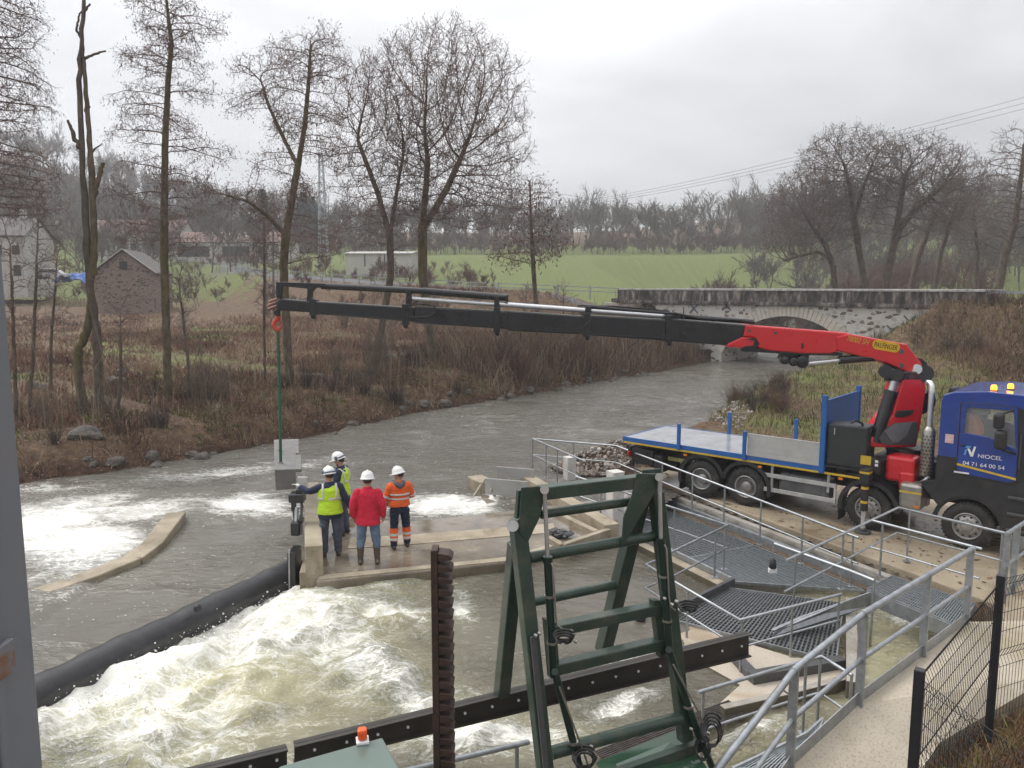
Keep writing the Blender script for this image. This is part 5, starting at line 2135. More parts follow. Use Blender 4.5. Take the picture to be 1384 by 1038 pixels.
b.prism([FP(u, v, -.07) for u, v in [(883, 812), (893, 812), (904, 884), (893, 890)]], FN * .08)
fbuild(b, 'side_plate')
b = MB()
b.prism([FP(u, v, -.07) for u, v in [(738, 838), (752, 842), (757, 912), (745, 918)]], FN * .08)
fbuild(b, 'side_plate')
b = MB()
b.cyl(FP(693, 711, -.10), FP(700, 709, .10), .05, n=20)
b.bar(FP(697, 700), FP(705, 712), .12, .10, up=FN)
hp = fbuild(b, 'hinge_block', bevel=.005)
b = MB()
b.cyl(FP(693, 711, -.115), FP(693.5, 710.8, -.098), .048, n=20)
b.build('hinge_cap', m_alu, hp)
for (top, mid, bot, rr) in [((736, 662), (740, 755), (748, 912), .036), ((891, 645), (893, 730), (905, 880), .038)]:
    b = MB()
    b.cyl(FP(*mid, -.10), FP(*bot, -.16), rr, n=16)
    b.cyl(FP(mid[0], mid[1] - 3, -.10), FP(mid[0], mid[1] + 5, -.10), rr * 1.2, n=16)
    cy = fbuild(b, 'ram', mat('ram_green', (.014, .034, .026), None, 5, .3), bevel=0)
    b = MB()
    b.cyl(FP(*top, -.10), FP(mid[0], mid[1] - 2, -.10), rr * .52, n=14)
    b.build('piston_rod', m_chrome, cy)
    b = MB()
    b.cyl(FP(*top, -.14), FP(*top, .02), .038, n=14)
    b.build('pin', m_stain, cy)
    b = MB()
    for t in (.32, .72):
        c = FP(*mid, -.10).lerp(FP(*bot, -.16), t)
        b.cyl(c - V((0, 0, .01)), c + V((0, 0, .01)), rr * 1.25, n=14)
    b.tube([FP(mid[0] + 5, mid[1] + 6, -.15), FP(mid[0] + 8, mid[1] + 12, -.17), FP(mid[0] + 11, mid[1] + 75, -.18), FP(mid[0] + 13, mid[1] + 90, -.18), FP(mid[0] + 20, mid[1] + 95, -.2)], .008, 6)
    b.build('pipe_clip', m_stain, cy)
# long arms reaching down to the grab
for pts, rr in [([(750, 908), (783, 1035)], .034), ([(904, 878), (939, 980), (962, 1036)], .036)]:
    b = MB()
    b.tube([FP(u, v, -.18) for u, v in pts], rr, 14)
    b.cyl(FP(pts[0][0], pts[0][1], -.28), FP(pts[0][0], pts[0][1], -.08), .03, n=12)
    ar = fbuild(b, 'lower_ram', MATS['ram_green'], bevel=0)
    b = MB()
    (u, v), (u2, v2) = pts[0], pts[1]
    b.tube([FP(u + 6, v + 20, -.24), FP(u2 + 8, v2 - 12, -.24), FP(u2 + 12, v2, -.24)], .009, 6)
    c = FP(u + (u2 - u) * .75, v + (v2 - v) * .75, -.18)
    b.cyl(c - V((.0, 0, .012)), c + V((.0, 0, .012)), rr * 1.35, n=14)
    b.build('pipe', m_stain, ar)
# slotted rail on the near-left leg
b = MB()
b.bar(FP(720, 860, -.19), FP(738, 1040, -.32), .05, .03, up=FN)
fbuild(b, 'slide_rail', m_dgrey)
b = MB()
for (cu, cv, ru, rv, n_) in [(762, 858, 14, 7, 3), (930, 817, 14, 5, 3), (790, 1022, 16, 14, 3), (962, 985, 15, 22, 4), (950, 1010, 10, 16, 2)]:
    for k in range(n_):
        pts = []
        for i in range(15):
            a = 2 * math.pi * i / 14 * .9 + k
            pts.append(FP(cu + ru * math.cos(a) * (1 - .12 * k), cv + rv * math.sin(a) * (1 - .1 * k) + 3 * k, -.24 - .05 * k + .05 * math.sin(a * 2)))
        b.tube(pts, .012, 6)
fbuild(b, 'hydraulic_hose', m_blk, bevel=0)
b = MB()
for (u, v) in [(722, 858), (727, 855), (752, 860), (770, 852), (776, 866), (896, 808), (906, 816), (912, 812), (932, 984), (945, 982), (955, 990), (948, 1000), (785, 1012), (797, 1008)]:
    b = MB()
    b.cyl(FP(u, v, -.2), FP(u + 4, v + 2, -.22), .016, n=8)
    fbuild(b, 'hose_fitting', m_stain, bevel=0)
# wet green tray at the foot
b = MB()
tr = [FP(806, 1030, .1), FP(918, 985, .1), FP(962, 1046, -.35), FP(840, 1075, -.35)]
b.prism(tr, (0, 0, -.03))
tg = b.build('tray', mat('wet_green', (.05, .11, .065), (.035, .085, .05), 2, .08, coat=.6), frame)
b = MB()
b.bar(FP(835, 1046, -.12), FP(955, 1004, -.12), .08, .10)
fbuild(b, 'tray_beam')

# brown runway beam behind the near legs (channel section)
beam = empty('runway_beam', FP(800, 940, .62), 0, 'long dark brown steel beam crossing behind the legs of the green frame', 'beam')


def beam_piece(u0, v0a, v0b, u1, v1a, v1b, off):
    b = MB()
    p0, p1 = FP(u0, v0a, off), FP(u1, v1a, off)
    q0, q1 = FP(u0, v0b, off), FP(u1, v1b, off)
    b.prism([p0, p1, q1, q0], FN * .015)
    for a, c in ((p0, p1), (q0, q1)):
        b.prism([a - FN * .045, c - FN * .045, c + FN * .06, a + FN * .06], (0, 0, -.016))
    b.build('channel', m_brown, beam)
    b = MB()
    n = max(1, int((u1 - u0) / 34))
    for k in range(n):
        t = (k + .6) / n
        c = p0.lerp(p1, t).lerp(q0.lerp(q1, t), .52) - FN * .004
        b.cyl(c - FN * .012, c, .013, n=8)
        b.build('bolt', m_decal, beam)
        b = MB()


beam_piece(398, 1006, 1031, 1012, 855.5, 884, .60)
beam_piece(240, 1046, 1070, 388, 1010, 1035, .60)

# rusty toothed rack
rk = empty('toothed_rack', PY(600, 1060, 5.5), 0, 'rusty vertical toothed rack standing in front of the weir', 'rack')
m_rust = mat('rack_rust', (0.085, 0.048, 0.036), (0.04, 0.026, 0.022), 7, .62, .25, dirt=(.02, .016, .015), dirt_amt=.5, dirt_scale=5, bump=.3)
p, q = PY(591, 740, 5.5), PY(592, 1080, 5.5)
p = V((q.x, p.y, p.z))
b = MB()
b.bar(p, V((p.x, p.y, q.z)), .05, .14, up=(0, 1, 0), bev=.006)
b.build('rack_bar', m_rust, rk)
zt = p.z - .02
k = 0
while zt > q.z:
    b = MB()
    x0 = p.x + .026
    b.prism([(x0, p.y - .07, zt), (x0 + .078, p.y - .07, zt - .012), (x0 + .105, p.y - .07, zt - .03), (x0 + .105, p.y - .07, zt - .052), (x0 + .05, p.y - .07, zt - .058), (x0, p.y - .07, zt - .062)], (0, .14, 0))
    b.build('tooth', m_rust, rk, bevel=.006)
    zt -= .0885
# green cabinet in the foreground with its orange lamp
cab_ = empty('control_cabinet', PY(460, 1060, 5.0), 0, 'flat topped grey green cabinet in the bottom foreground', 'cabinet')
ca, cb2, cc = PY(380, 1034, 4.9), PY(517, 996, 5.0), PY(560, 1062, 4.5)
cd = ca + (cc - cb2)
cz = (ca.z + cb2.z) / 2
b = MB()
pts4 = [V((q_.x, q_.y, cb2.z)) for q_ in (PZ(378, 1035, cb2.z), PZ(517, 996, cb2.z), PZ(552, 1060, cb2.z), PZ(300, 1130, cb2.z))]
b.prism(pts4, (0, 0, -.05))
b.build('top', mat('cabinet_green', (.12, .165, .145), (.10, .14, .12), 2, .35, coat=.2), cab_, bevel=.012)
b = MB()
c4 = sum(pts4, V((0, 0, 0))) / 4
b.prism([q_.lerp(c4, .05) - V((0, 0, .05)) for q_ in pts4], (0, 0, -1.3))
b.build('body', MATS['cabinet_green'], cab_)
lp = empty('signal_lamp', PZ(490, 1004, cb2.z), 0, 'orange signal lamp on the back edge of the grey green cabinet', 'lamp')
lz = PZ(490, 1003, cb2.z)
b = MB()
b.box(lz + V((0, .0, .012)), (.085, .085, .02), Matrix.Rotation(.25, 3, 'Z'), .004)
b.build('base_plate', m_decal, lp)
b = MB()
b.box(lz + V((0, 0, .062)), (.062, .062, .075), Matrix.Rotation(.25, 3, 'Z'), .014)
b.build('lens', mat('lamp_orange', (.85, .13, .02), (.7, .09, .015), 20, .3), lp)
railing('white pipe railing between the toothed rack and the green frame', None, 0, 1.05, [(0, .9)], wpts=[PY(540, 1044, 7.0), PY(714, 1003, 8.0)], r=.03, mids=())
# steel column at the left edge, close to the camera
m_col = mat('column_grey_paint', (.215, .23, .255), (.175, .19, .215), 3, .45, dirt=(.17, .11, .075), dirt_amt=.3, dirt_scale=3)
cl = empty('steel_column', PY(20, 1060, 2.6), 0, 'grey steel column with a rusty clamp at the left edge', 'column')
xr = PY(33, 700, 2.6).x - .145
b = MB()
b.box((xr - .05, 2.72, 4.6), (.03, .30, 6.4))
b.box((xr - .09, 2.60, 4.6), (.05, .05, 6.4), None, .015)
b.box((xr - .02, 2.64, 4.6), (.02, .04, 6.4), None, .006)
b.box((xr - .30, 2.70, 4.6), (.36, .02, 6.4))
b.box((xr - .16, 2.63, 4.6), (.015, .14, 6.4))
b.build('profile', m_col, cl, bevel=.004)
zc_ = PY(20, 925, 2.55).z
b = MB()
b.box((xr - .16, 2.54, zc_), (.29, .03, .055), None, .004)
b.box((xr - .015, 2.62, zc_ + .03), (.022, .2, .12), None, .004)
b.build('clamp', mat('clamp_rust', (.2, .2, .21), (.22, .11, .06), 7, .6, lo=.42, hi=.55), cl)
# ------------------------------------------------------------------ people
def fuse(b, name, m, parent, voxel=.014, smooth_it=4, fold=0.0):
    """join overlapping volumes of one garment / body into one continuous surface"""
    o = b.build(name, m, parent, local=True)
    md = o.modifiers.new('r', 'REMESH')
    md.mode = 'VOXEL'
    md.voxel_size = voxel
    ms = o.modifiers.new('s', 'SMOOTH')
    ms.iterations = smooth_it
    ms.factor = .5
    bpy.context.view_layer.update()
    dg = bpy.context.evaluated_depsgraph_get()
    me = bpy.data.meshes.new_from_object(o.evaluated_get(dg))
    o.modifiers.clear()
    old = o.data
    o.data = me
    bpy.data.meshes.remove(old)
    me.polygons.foreach_set('use_smooth', [True] * len(me.polygons))
    if fold:
        k_ = random.random() * 30
        for q in me.vertices:
            c_ = q.co
            f_ = noise.fractal(V((c_.x * 7 + k_, c_.y * 7, c_.z * 11)), 1, 2, 3) + .6 * (1 - abs(noise.noise(V((c_.x * 5, c_.y * 5 + k_, c_.z * 16)))) * 2)
            q.co = c_ + q.normal * f_ * fold
    if not me.materials:
        me.materials.append(m)
    return o


def loft(b, rings, n=18):
    """rings: (x, y, z, rx, ry)"""
    vs, fs = [], []
    for (x, y, z, rx, ry) in rings:
        for k in range(n):
            a = 2 * math.pi * k / n
            vs.append((x + rx * math.cos(a), y + ry * math.sin(a), z))
    m = len(rings)
    for i in range(m - 1):
        for k in range(n):
            k2 = (k + 1) % n
            fs.append((i * n + k, i * n + k2, (i + 1) * n + k2, (i + 1) * n + k))
    fs.append(list(range(n - 1, -1, -1)))
    fs.append(list(range((m - 1) * n, m * n)))
    b.add(vs, fs, True)


def ball(b, c, r, n=12, sc=(1, 1, 1)):
    vs, fs = [], []
    for i in range(n + 1):
        t = math.pi * i / n
        for k in range(n):
            a = 2 * math.pi * k / n
            vs.append((c[0] + r * sc[0] * math.sin(t) * math.cos(a), c[1] + r * sc[1] * math.sin(t) * math.sin(a), c[2] + r * sc[2] * math.cos(t)))
    for i in range(n):
        for k in range(n):
            k2 = (k + 1) % n
            fs.append((i * n + k, (i + 1) * n + k, (i + 1) * n + k2, i * n + k2))
    b.add(vs, fs, True)


def limb(b, pts, rs, k=6):
    """smoothly bent, tapering limb through joints"""
    P_, R_ = [], []
    for i in range(len(pts) - 1):
        for j in range(k):
            t = j / k
            P_.append(V(pts[i]).lerp(V(pts[i + 1]), t))
            R_.append(rs[i] * (1 - t) + rs[i + 1] * t)
    P_.append(V(pts[-1]))
    R_.append(rs[-1])
    for _ in range(2):
        P_ = [P_[0]] + [(P_[i - 1] + P_[i] * 2 + P_[i + 1]) / 4 for i in range(1, len(P_) - 1)] + [P_[-1]]
    b.tube(P_, R_, 12)
    ball(b, P_[0], R_[0] * .98, 8)
    ball(b, P_[-1], R_[-1] * .98, 8)


m_skin = mat('skin', (.48, .28, .20), (.42, .23, .16), 20, .55)
m_skin.node_tree.nodes['Principled BSDF'].inputs['Subsurface Weight'].default_value = .1
m_hv = mat('hi_vis_yellow', (.52, .78, .03), (.44, .68, .02), 9, .7, bump=.3, bscale=14)
m_hv_bsdf = m_hv
m_or = mat('hi_vis_orange_jacket', (.80, .135, .02), (.70, .10, .015), 9, .75, bump=.4, bscale=14)
m_refl = mat('reflective_tape', (.62, .62, .58), (.5, .5, .48), 12, .35)
m_reft = m_refl
m_navy = mat('navy_cloth', (.014, .022, .055), (.01, .015, .04), 12, .85, bump=.4, bscale=16)
m_jean = mat('jeans', (.13, .19, .27), (.075, .115, .18), 9, .85, bump=.4, bscale=16)
m_gjean = mat('grey_trousers', (.085, .10, .135), (.055, .068, .095), 9, .85, bump=.4, bscale=16)
m_redj = mat('red_fleece', (.58, .012, .045), (.48, .009, .035), 11, .9, bump=.5, bscale=18)
m_boot = mat('brown_boots', (.075, .05, .035), (.05, .033, .023), 9, .55)
m_boot2 = mat('rubber_boots', (.10, .075, .055), (.075, .055, .04), 9, .35)
m_helm = mat('white_helmet', (.80, .80, .78), (.72, .72, .70), 6, .3)
m_hair = mat('dark_hair', (.025, .018, .014), None, 30, .7)
m_ghood = mat('grey_hood', (.10, .105, .12), (.07, .075, .085), 10, .9)
m_muff = mat('blue_grey_muff', (.10, .15, .21), None, 8, .5)


def hand(b, w, d, side, s=1.0):
    """palm, four bent fingers of unequal length and a thumb leaving the side of the palm; w wrist, d pointing direction"""
    w, d = V(w), V(d).normalized()
    fw = V((0, 1, 0)) if abs(d.y) < .8 else V((0, 0, 1))
    x = d.cross(fw).normalized()
    fw = x.cross(d).normalized()
    c = w + d * .05
    b.tube([w - d * .02, w + d * .02, w + d * .06, w + d * .09], [.027, .033, .036, .03], 10)
    for i, (off, ln) in enumerate([(-.03, .062), (-.01, .075), (.011, .072), (.031, .055)]):
        p0 = w + d * .085 + fw * off
        p1 = p0 + d * ln * .5 - x * side * .006
        p2 = p1 + d * ln * .42 - x * side * .02
        p3 = p2 + d * ln * .2 - x * side * .022
        b.tube([p0, p1, p2, p3], [.0105, .010, .009, .007], 8)
    t0 = w + d * .035 + fw * .03
    b.tube([t0, t0 + d * .03 + fw * .022, t0 + d * .058 + fw * .026 - x * side * .01], [.013, .0115, .008], 8)


def person(u, v, vtop, rz, label, spec):
    foot = PZ(u, v, -.05)
    topz = PY(u, vtop, foot.y).z
    s = (topz + .05) / 1.86
    root = empty('person', (foot.x, foot.y, -.05), rz, label, 'person')
    root.scale = (s * 1.1, s * 1.1, s)
    hips = [V((-.10, 0, .93)), V((.10, 0, .93))]
    knees = [V(spec.get('knL', (-.12, .02, .50))), V(spec.get('knR', (.12, .02, .50)))]
    ank = [V(spec.get('anL', (-.13, -.03, .09))), V(spec.get('anR', (.13, -.03, .09)))]
    sh = [V((-.195, -.01, 1.45)), V((.195, -.01, 1.45))]
    el = [V(spec.get('elL', (-.29, -.04, 1.17))), V(spec.get('elR', (.29, -.04, 1.17)))]
    wr = [V(spec.get('wrL', (-.31, .05, .92))), V(spec.get('wrR', (.31, .05, .92)))]
    lean = spec.get('lean', 0.0)
    hy = spec.get('head_yaw', 0.0)
    hp = spec.get('head_pitch', 0.15)
    HC = V((0, .03 + lean, 1.68))
    HR = Matrix.Rotation(hy, 3, 'Z') @ Matrix.Rotation(-hp, 3, 'X')

    def hd(x, y, z):
        return HC + HR @ V((x, y, z))
    # body, one surface
    b = MB()
    loft(b, [(0, 0, .88, .15, .10), (0, 0, .98, .16, .11), (0, 0, 1.12, .145, .10), (0, lean * .5, 1.3, .165, .11), (0, lean * .7, 1.42, .17, .10), (0, lean * .8, 1.49, .10, .075), (0, lean * .9 + .0, 1.53, .06, .06)])
    b.tube([(0, lean * .8, 1.46), (0, lean * .9 + .01, 1.54), tuple(HC + V((0, -.01, -.06)))], [.075, .058, .056], 12)
    vs0 = len(b.v)
    ball(b, (0, 0, 0), .1, 14, (.80, 1.0, 1.22))
    ball(b, (0, .035, -.065), .062, 10, (.85, .9, .9))
    b.tube([(0, .093, .02), (0, .118, -.018), (0, .095, -.03)], [.010, .016, .010], 8)
    for sx in (-1, 1):
        ball(b, (sx * .082, -.005, -.005), .028, 8, (.35, .8, 1.15))
    b.tube([(-.022, .098, -.062), (0, .104, -.06), (.022, .098, -.062)], .006, 6)
    for i in range(vs0, len(b.v)):
        b.v[i] = tuple(hd(*b.v[i]))
    for i in (0, 1):
        limb(b, [hips[i], knees[i], ank[i]], [.085, .052, .036])
        limb(b, [ank[i] + V((0, -.03, -.03)), ank[i] + V((0, .15, -.055))], [.038, .03])
        limb(b, [sh[i], el[i], wr[i]], [.055, .042, .028])
        hand(b, wr[i], (wr[i] - el[i]), -1 if i == 0 else 1)
    body = fuse(b, 'body', m_skin, root, .0105, 2)
    e = MB()
    for sx in (-1, 1):
        ball(e, tuple(hd(sx * .033, .086, .012)), .011, 8)
    e.build('eyes', m_blk, root, local=True)
    # hair and beard
    b = MB()
    vs0 = len(b.v)
    ball(b, (0, -.018, .02), .1, 12, (.84, .98, 1.14))
    if spec.get('beard'):
        ball(b, (0, .045, -.085), .06, 10, (.95, .85, .75))
    for i in range(vs0, len(b.v)):
        b.v[i] = tuple(hd(*b.v[i]))
    b.build('hair', m_hair, root, local=True)
    # trousers
    b = MB()
    loft(b, [(0, 0, .84, .15, .115), (0, 0, .93, .172, .125), (0, 0, 1.04, .165, .12), (0, 0, 1.08, .155, .11)])
    for i in (0, 1):
        limb(b, [hips[i] + V((0, 0, -.04)), knees[i], ank[i] + V((0, 0, spec.get('hem', .02)))], [.102, .080, .070 if not spec.get('wellies') else .062])
    tr = fuse(b, 'trousers', spec['trousers'], root, fold=.010)
    if spec.get('leg_bands'):
        for i in (0, 1):
            b = MB()
            p0, p1 = knees[i].lerp(ank[i], .10), knees[i].lerp(ank[i], .78)
            b.cyl(p0, p1, .0905, .081, n=18)
            ob = b.build('leg_panel', m_or, root, local=True)
            for t in (.50, .85):
                b = MB()
                c = p0.lerp(p1, t)
                dd = (p1 - p0).normalized() * .028
                b.cyl(c - dd, c + dd, .0935 - .008 * t, n=18)
                b.build('reflective_band', m_refl, ob, local=True)
    # boots
    for i in (0, 1):
        b = MB()
        a = ank[i]
        top = .30 if spec.get('wellies') else .10
        limb(b, [V((a.x, a.y, a.z + top)).lerp(V((knees[i].x, knees[i].y, a.z + top)), .4 if top > .2 else 0), a, a + V((0, 0, -.03))], [.072 if top > .2 else .062, .052, .055])
        limb(b, [a + V((0, -.045, -.045)), a + V((0, .05, -.045)), a + V((0, .17, -.055))], [.045, .05, .038])
        bo = fuse(b, 'boot', spec['boots'], root, .012, 2)
        for q in bo.data.vertices:
            q.co.z = max(q.co.z, .002)
    # jacket
    def torso(grow, z0, zt=1.5):
        r = [(0, 0, z0, .222, .155), (0, 0, z0 + .12, .205, .145), (0, lean * .3, 1.14, .185, .132), (0, lean * .5, 1.30, .198, .138), (0, lean * .7, 1.40, .205, .132), (0, lean * .75, 1.47, .17, .105), (0, lean * .85, zt + .02, .085, .08)]
        return [(x, y, z, rx + grow, ry + grow) for x, y, z, rx, ry in r]
    b = MB()
    loft(b, torso(0, .80 if not spec.get('short') else .98))
    for i in (0, 1):
        limb(b, [sh[i] + V((0.02 if i == 0 else -.02, lean * .7, -.01)), el[i], wr[i] - (wr[i] - el[i]).normalized() * .01], [.082, .066, .048])
    loft(b, [(0, lean * .8, 1.46, .09, .08), (0, lean * .9, 1.555, .075, .072)])
    jk = fuse(b, 'jacket', spec['jacket'], root, fold=.009)
    if spec.get('hood'):
        b = MB()
        limb(b, [(-.09, lean + .02, 1.52), (-.07, lean - .085, 1.50), (0, lean - .13, 1.45), (.07, lean - .085, 1.50), (.09, lean + .02, 1.52)], [.035, .05, .062, .05, .035])
        fuse(b, 'hood', m_ghood, root)
    if spec.get('orange_top'):
        # navy lower band and reflective tapes of the orange work jacket
        for z0, z1, g, mm, nm in ((1.135, 1.175, .012, m_refl, 'reflective_band'), (1.235, 1.275, .012, m_refl, 'reflective_band')):
            b = MB()
            rr = [(0, lean * .4, z, .183 + g + (z - 1.13) * .18, .131 + g + (z - 1.13) * .1) for z in (z0, z1)]
            loft(b, rr, 28)
            b.build(nm, mm, jk, local=True)
        for i in (0, 1):
            b = MB()
            c = sh[i].lerp(el[i], .86)
            c2 = el[i].lerp(wr[i], .35)
            for cc, d_, r_ in ((c, (el[i] - sh[i]).normalized(), .074), (c2, (wr[i] - el[i]).normalized(), .066)):
                b = MB()
                b.cyl(cc - d_ * .024, cc + d_ * .024, r_, n=16)
                b.build('reflective_band', m_refl, jk, local=True)
    if spec.get('vest'):
        b = MB()
        r = torso(.016, .90)
        loft(b, [r[0], r[1], r[2], r[3], r[4], (0, lean * .72, 1.46, .165, .112), (0, lean * .8, 1.50, .115, .095)], 28)
        vs = fuse(b, 'vest', m_hv, root, .012, 3, fold=.006)
        for z in (1.07, 1.22):
            b = MB()
            k = (z - .90)
            loft(b, [(0, lean * .4, z - .026, .196 + (.02 if z > 1.2 else 0), .146 + (.006 if z > 1.2 else 0)), (0, lean * .42, z + .026, .198 + (.022 if z > 1.2 else 0), .148 + (.007 if z > 1.2 else 0))], 30)
            b.build('reflective_band', m_refl, vs, local=True)
        for sx in (-1, 1):
            b = MB()
            b.tube([(sx * .115, lean * .4 - .118, 1.24), (sx * .125, lean * .6 - .128, 1.36), (sx * .12, lean * .7 - .098, 1.46), (sx * .115, lean * .75 - .03, 1.505), (sx * .115, lean * .7 + .08, 1.45)], .024, 6)
            for q in range(len(b.v)):
                pass
            b.build('reflective_band', m_refl, vs, local=True)
    # gloves
    if spec.get('gloves'):
        for i in (0, 1):
            b = MB()
            hand(b, wr[i], (wr[i] - el[i]), -1 if i == 0 else 1)
            g = fuse(b, 'glove', spec['gloves'], root, .009, 1)
            for q in g.data.vertices:
                c = wr[i] + (wr[i] - el[i]).normalized() * .06
                q.co = c + (q.co - c) * 1.12
    # helmet
    b = MB()
    prof = [(-.012, .142), (.0, .138), (.012, .124), (.06, .118), (.105, .098), (.135, .064), (.15, .02), (.151, .001)]
    vs0 = len(b.v)
    b.lathe(prof, (0, 0, .035), (0, 0, 1), 24)
    b.tube([(0, -.11, .10), (0, -.06, .17), (0, .0, .19), (0, .06, .175), (0, .115, .105)], .014, 8)
    b.box((0, .135, .028), (.16, .07, .014), None, .004)
    for i in range(vs0, len(b.v)):
        x, y, z = b.v[i]
        b.v[i] = tuple(hd(x * .93, y * 1.08, z))
    b.build('helmet', m_helm, root, local=True)
    if spec.get('muffs'):
        for sx in (-1, 1):
            b = MB()
            vs0 = len(b.v)
            ball(b, (sx * .115, -.01, spec['muffs']), .042, 10, (.7, .9, 1.2))
            b.bar((sx * .12, -.01, spec['muffs']), (sx * .118, -.01, .10), .012, .03)
            for i in range(vs0, len(b.v)):
                b.v[i] = tuple(hd(*b.v[i]))
            b.build('ear_muff', m_muff, root, local=True)
        b = MB()
        vs0 = len(b.v)
        b.tube([(-.11, -.06, .06), (-.07, -.115, .065), (0, -.135, .068), (.07, -.115, .065), (.11, -.06, .06)], .016, 8)
        for i in range(vs0, len(b.v)):
            b.v[i] = tuple(hd(*b.v[i]))
        b.build('helmet_band', m_muff, root, local=True)
    return root


person(448, 750, 631, rad(14), 'worker in a yellow vest and grey trousers reaching an arm towards the hanging block',
       dict(trousers=m_gjean, boots=m_boot, jacket=m_navy, vest=True, gloves=m_alu, muffs=.07, elL=(-.38, .10, 1.33), wrL=(-.53, .24, 1.41), elR=(.30, -.06, 1.18), wrR=(.40, .02, .95), head_yaw=.35, head_pitch=.25))
person(463, 722, 611, rad(78), 'worker in a yellow vest looking left behind the other yellow vest',
       dict(trousers=m_gjean, boots=m_boot, jacket=m_navy, vest=True, muffs=.06, beard=True, lean=.0, elL=(-.28, -.02, 1.17), wrL=(-.29, .10, .94), elR=(.25, .14, 1.2), wrR=(.12, .36, 1.08), head_pitch=.35))
person(499, 761, 637, rad(4), 'person in a red fleece and jeans with their back to the camera',
       dict(trousers=m_jean, boots=m_boot2, wellies=True, hem=.26, jacket=m_redj, elL=(-.27, -.05, 1.17), wrL=(-.265, .06, .93), elR=(.27, -.05, 1.17), wrR=(.265, .06, .93), knL=(-.13, .02, .5), knR=(.13, .02, .5), anL=(-.15, -.03, .09), anR=(.15, -.03, .09)))
person(541, 740, 631, rad(18), 'person in an orange jacket and navy trousers with orange lower legs',
       dict(trousers=m_navy, boots=m_boot, jacket=m_or, short=True, orange_top=True, hood=True, beard=True, leg_bands=True, gloves=m_navy, elL=(-.29, .0, 1.17), wrL=(-.24, .2, 1.0), elR=(.28, .03, 1.18), wrR=(.20, .25, 1.12), head_yaw=.75, head_pitch=.3, anL=(-.14, -.06, .09), anR=(.15, .04, .09), knR=(.14, .05, .5)))
# ------------------------------------------------------------------ hanging concrete block and its sling
m_blkc = mat('new_concrete', (.20, .197, .19), (.15, .147, .142), 1.8, .75, dirt=(.30, .29, .27), dirt_amt=.4, dirt_scale=5, bump=.15, bscale=30)
n0, f0 = 17.9, 19.8
NT = [PY(371, 635, n0), PY(400, 634, n0)]
NB = [PY(373, 663, n0 + .15), PY(400, 661, n0 + .15)]
FT = [PY(370, 594, f0), PY(399.5, 593, f0)]
dnv = (NB[0] - NT[0])
b = MB()
b.add([NT[0], NT[1], NB[1], NB[0], FT[0], FT[1], FT[1] + (NB[1] - NT[1]), FT[0] + dnv], [(0, 1, 2, 3), (5, 4, 7, 6), (1, 0, 4, 5), (2, 1, 5, 6), (3, 2, 6, 7), (0, 3, 7, 4)])
right = (NT[1] - NT[0]).normalized()
for (a_, c_, w_) in [(0, .46, .13), (.5, 1, .08)]:
    p, q = NT[1].lerp(FT[1], a_), NT[1].lerp(FT[1], c_)
    th = dnv.normalized() * .09
    b.add([p - right * .01, p + right * w_, q + right * w_, q - right * .01, p - right * .01 + th, p + right * w_ + th, q + right * w_ + th, q - right * .01 + th],
          [(0, 1, 2, 3), (7, 6, 5, 4), (0, 4, 5, 1), (1, 5, 6, 2), (2, 6, 7, 3), (3, 7, 4, 0)])
blk = b.build('concrete_block', m_blkc, bevel=.012)
tag(blk, 'grey precast concrete block hanging from the crane hook', 'block')
m_sling = mat('green_sling', (.03, .11, .055), (.02, .075, .04), 16, .8)
sl = MB()
hk0 = BPt(375.5, 443)
a1 = PY(379.5, 627, 18.25)
a2 = PY(378.5, 610, 19.0)
sl.tube([hk0, hk0.lerp(a1, .5) + V((.01, 0, 0)), a1 + V((0, 0, .05))], .036, 8)
sl.tube([hk0, hk0.lerp(a2, .5) + V((.01, 0, 0)), a2 + V((0, 0, .05))], .026, 8)
so_ = sl.build('lifting_sling', m_sling)
tag(so_, 'long green lifting sling running from the crane hook to the concrete block', 'sling')
b = MB()
for p in (a1, a2):
    b.cyl(p + V((-.045, 0, .05)), p + V((.045, 0, .05)), .018, n=8)
    b.tube([p + V((-.04, 0, .05)), p + V((-.035, 0, -.01)), p + V((.035, 0, -.01)), p + V((.04, 0, .05))], .014, 8)
b.build('shackle', m_stain, so_)
# driftwood on the weir behind the workers
b = MB()
p = PZ(470, 699, -.03)
b.tube([p + V((-.25, .05, .05)), p + V((0, 0, .12)), p + V((.25, -.05, .10)), p + V((.45, -.02, .03))], [.07, .1, .09, .04], 8)
b.tube([p + V((.0, .0, .1)), p + V((.15, -.18, .16)), p + V((.32, -.3, .04))], [.05, .045, .02], 7)
tag(b.build('driftwood', mat('pale_wood', (.34, .26, .18), (.2, .14, .09), 6, .8, bump=.4)), 'pale driftwood lying on the weir behind the workers', 'driftwood')
b = MB()
p = PZ(478, 697, -.03)
b.tube([p + V((-.1, .3, .08)), p + V((.2, .32, .1)), p + V((.5, .2, .09)), p + V((.62, .1, .02))], [.08, .1, .09, .05], 8)
tag(b.build('driftwood', mat('dark_wood', (.09, .05, .035), (.05, .03, .02), 6, .8, bump=.4)), 'dark brown log lying on the weir behind the person in red', 'driftwood')
# ------------------------------------------------------------------ bare winter trees
def bark_mat(name, c1, c2, moss=(0.07, 0.075, 0.02), amt=.5):
    return mat(name, c1, c2, 6, .9, dirt=moss, dirt_amt=amt, dirt_scale=1.4, bump=.6, bscale=18, stretch=(1, 1, .35), spec=.2)


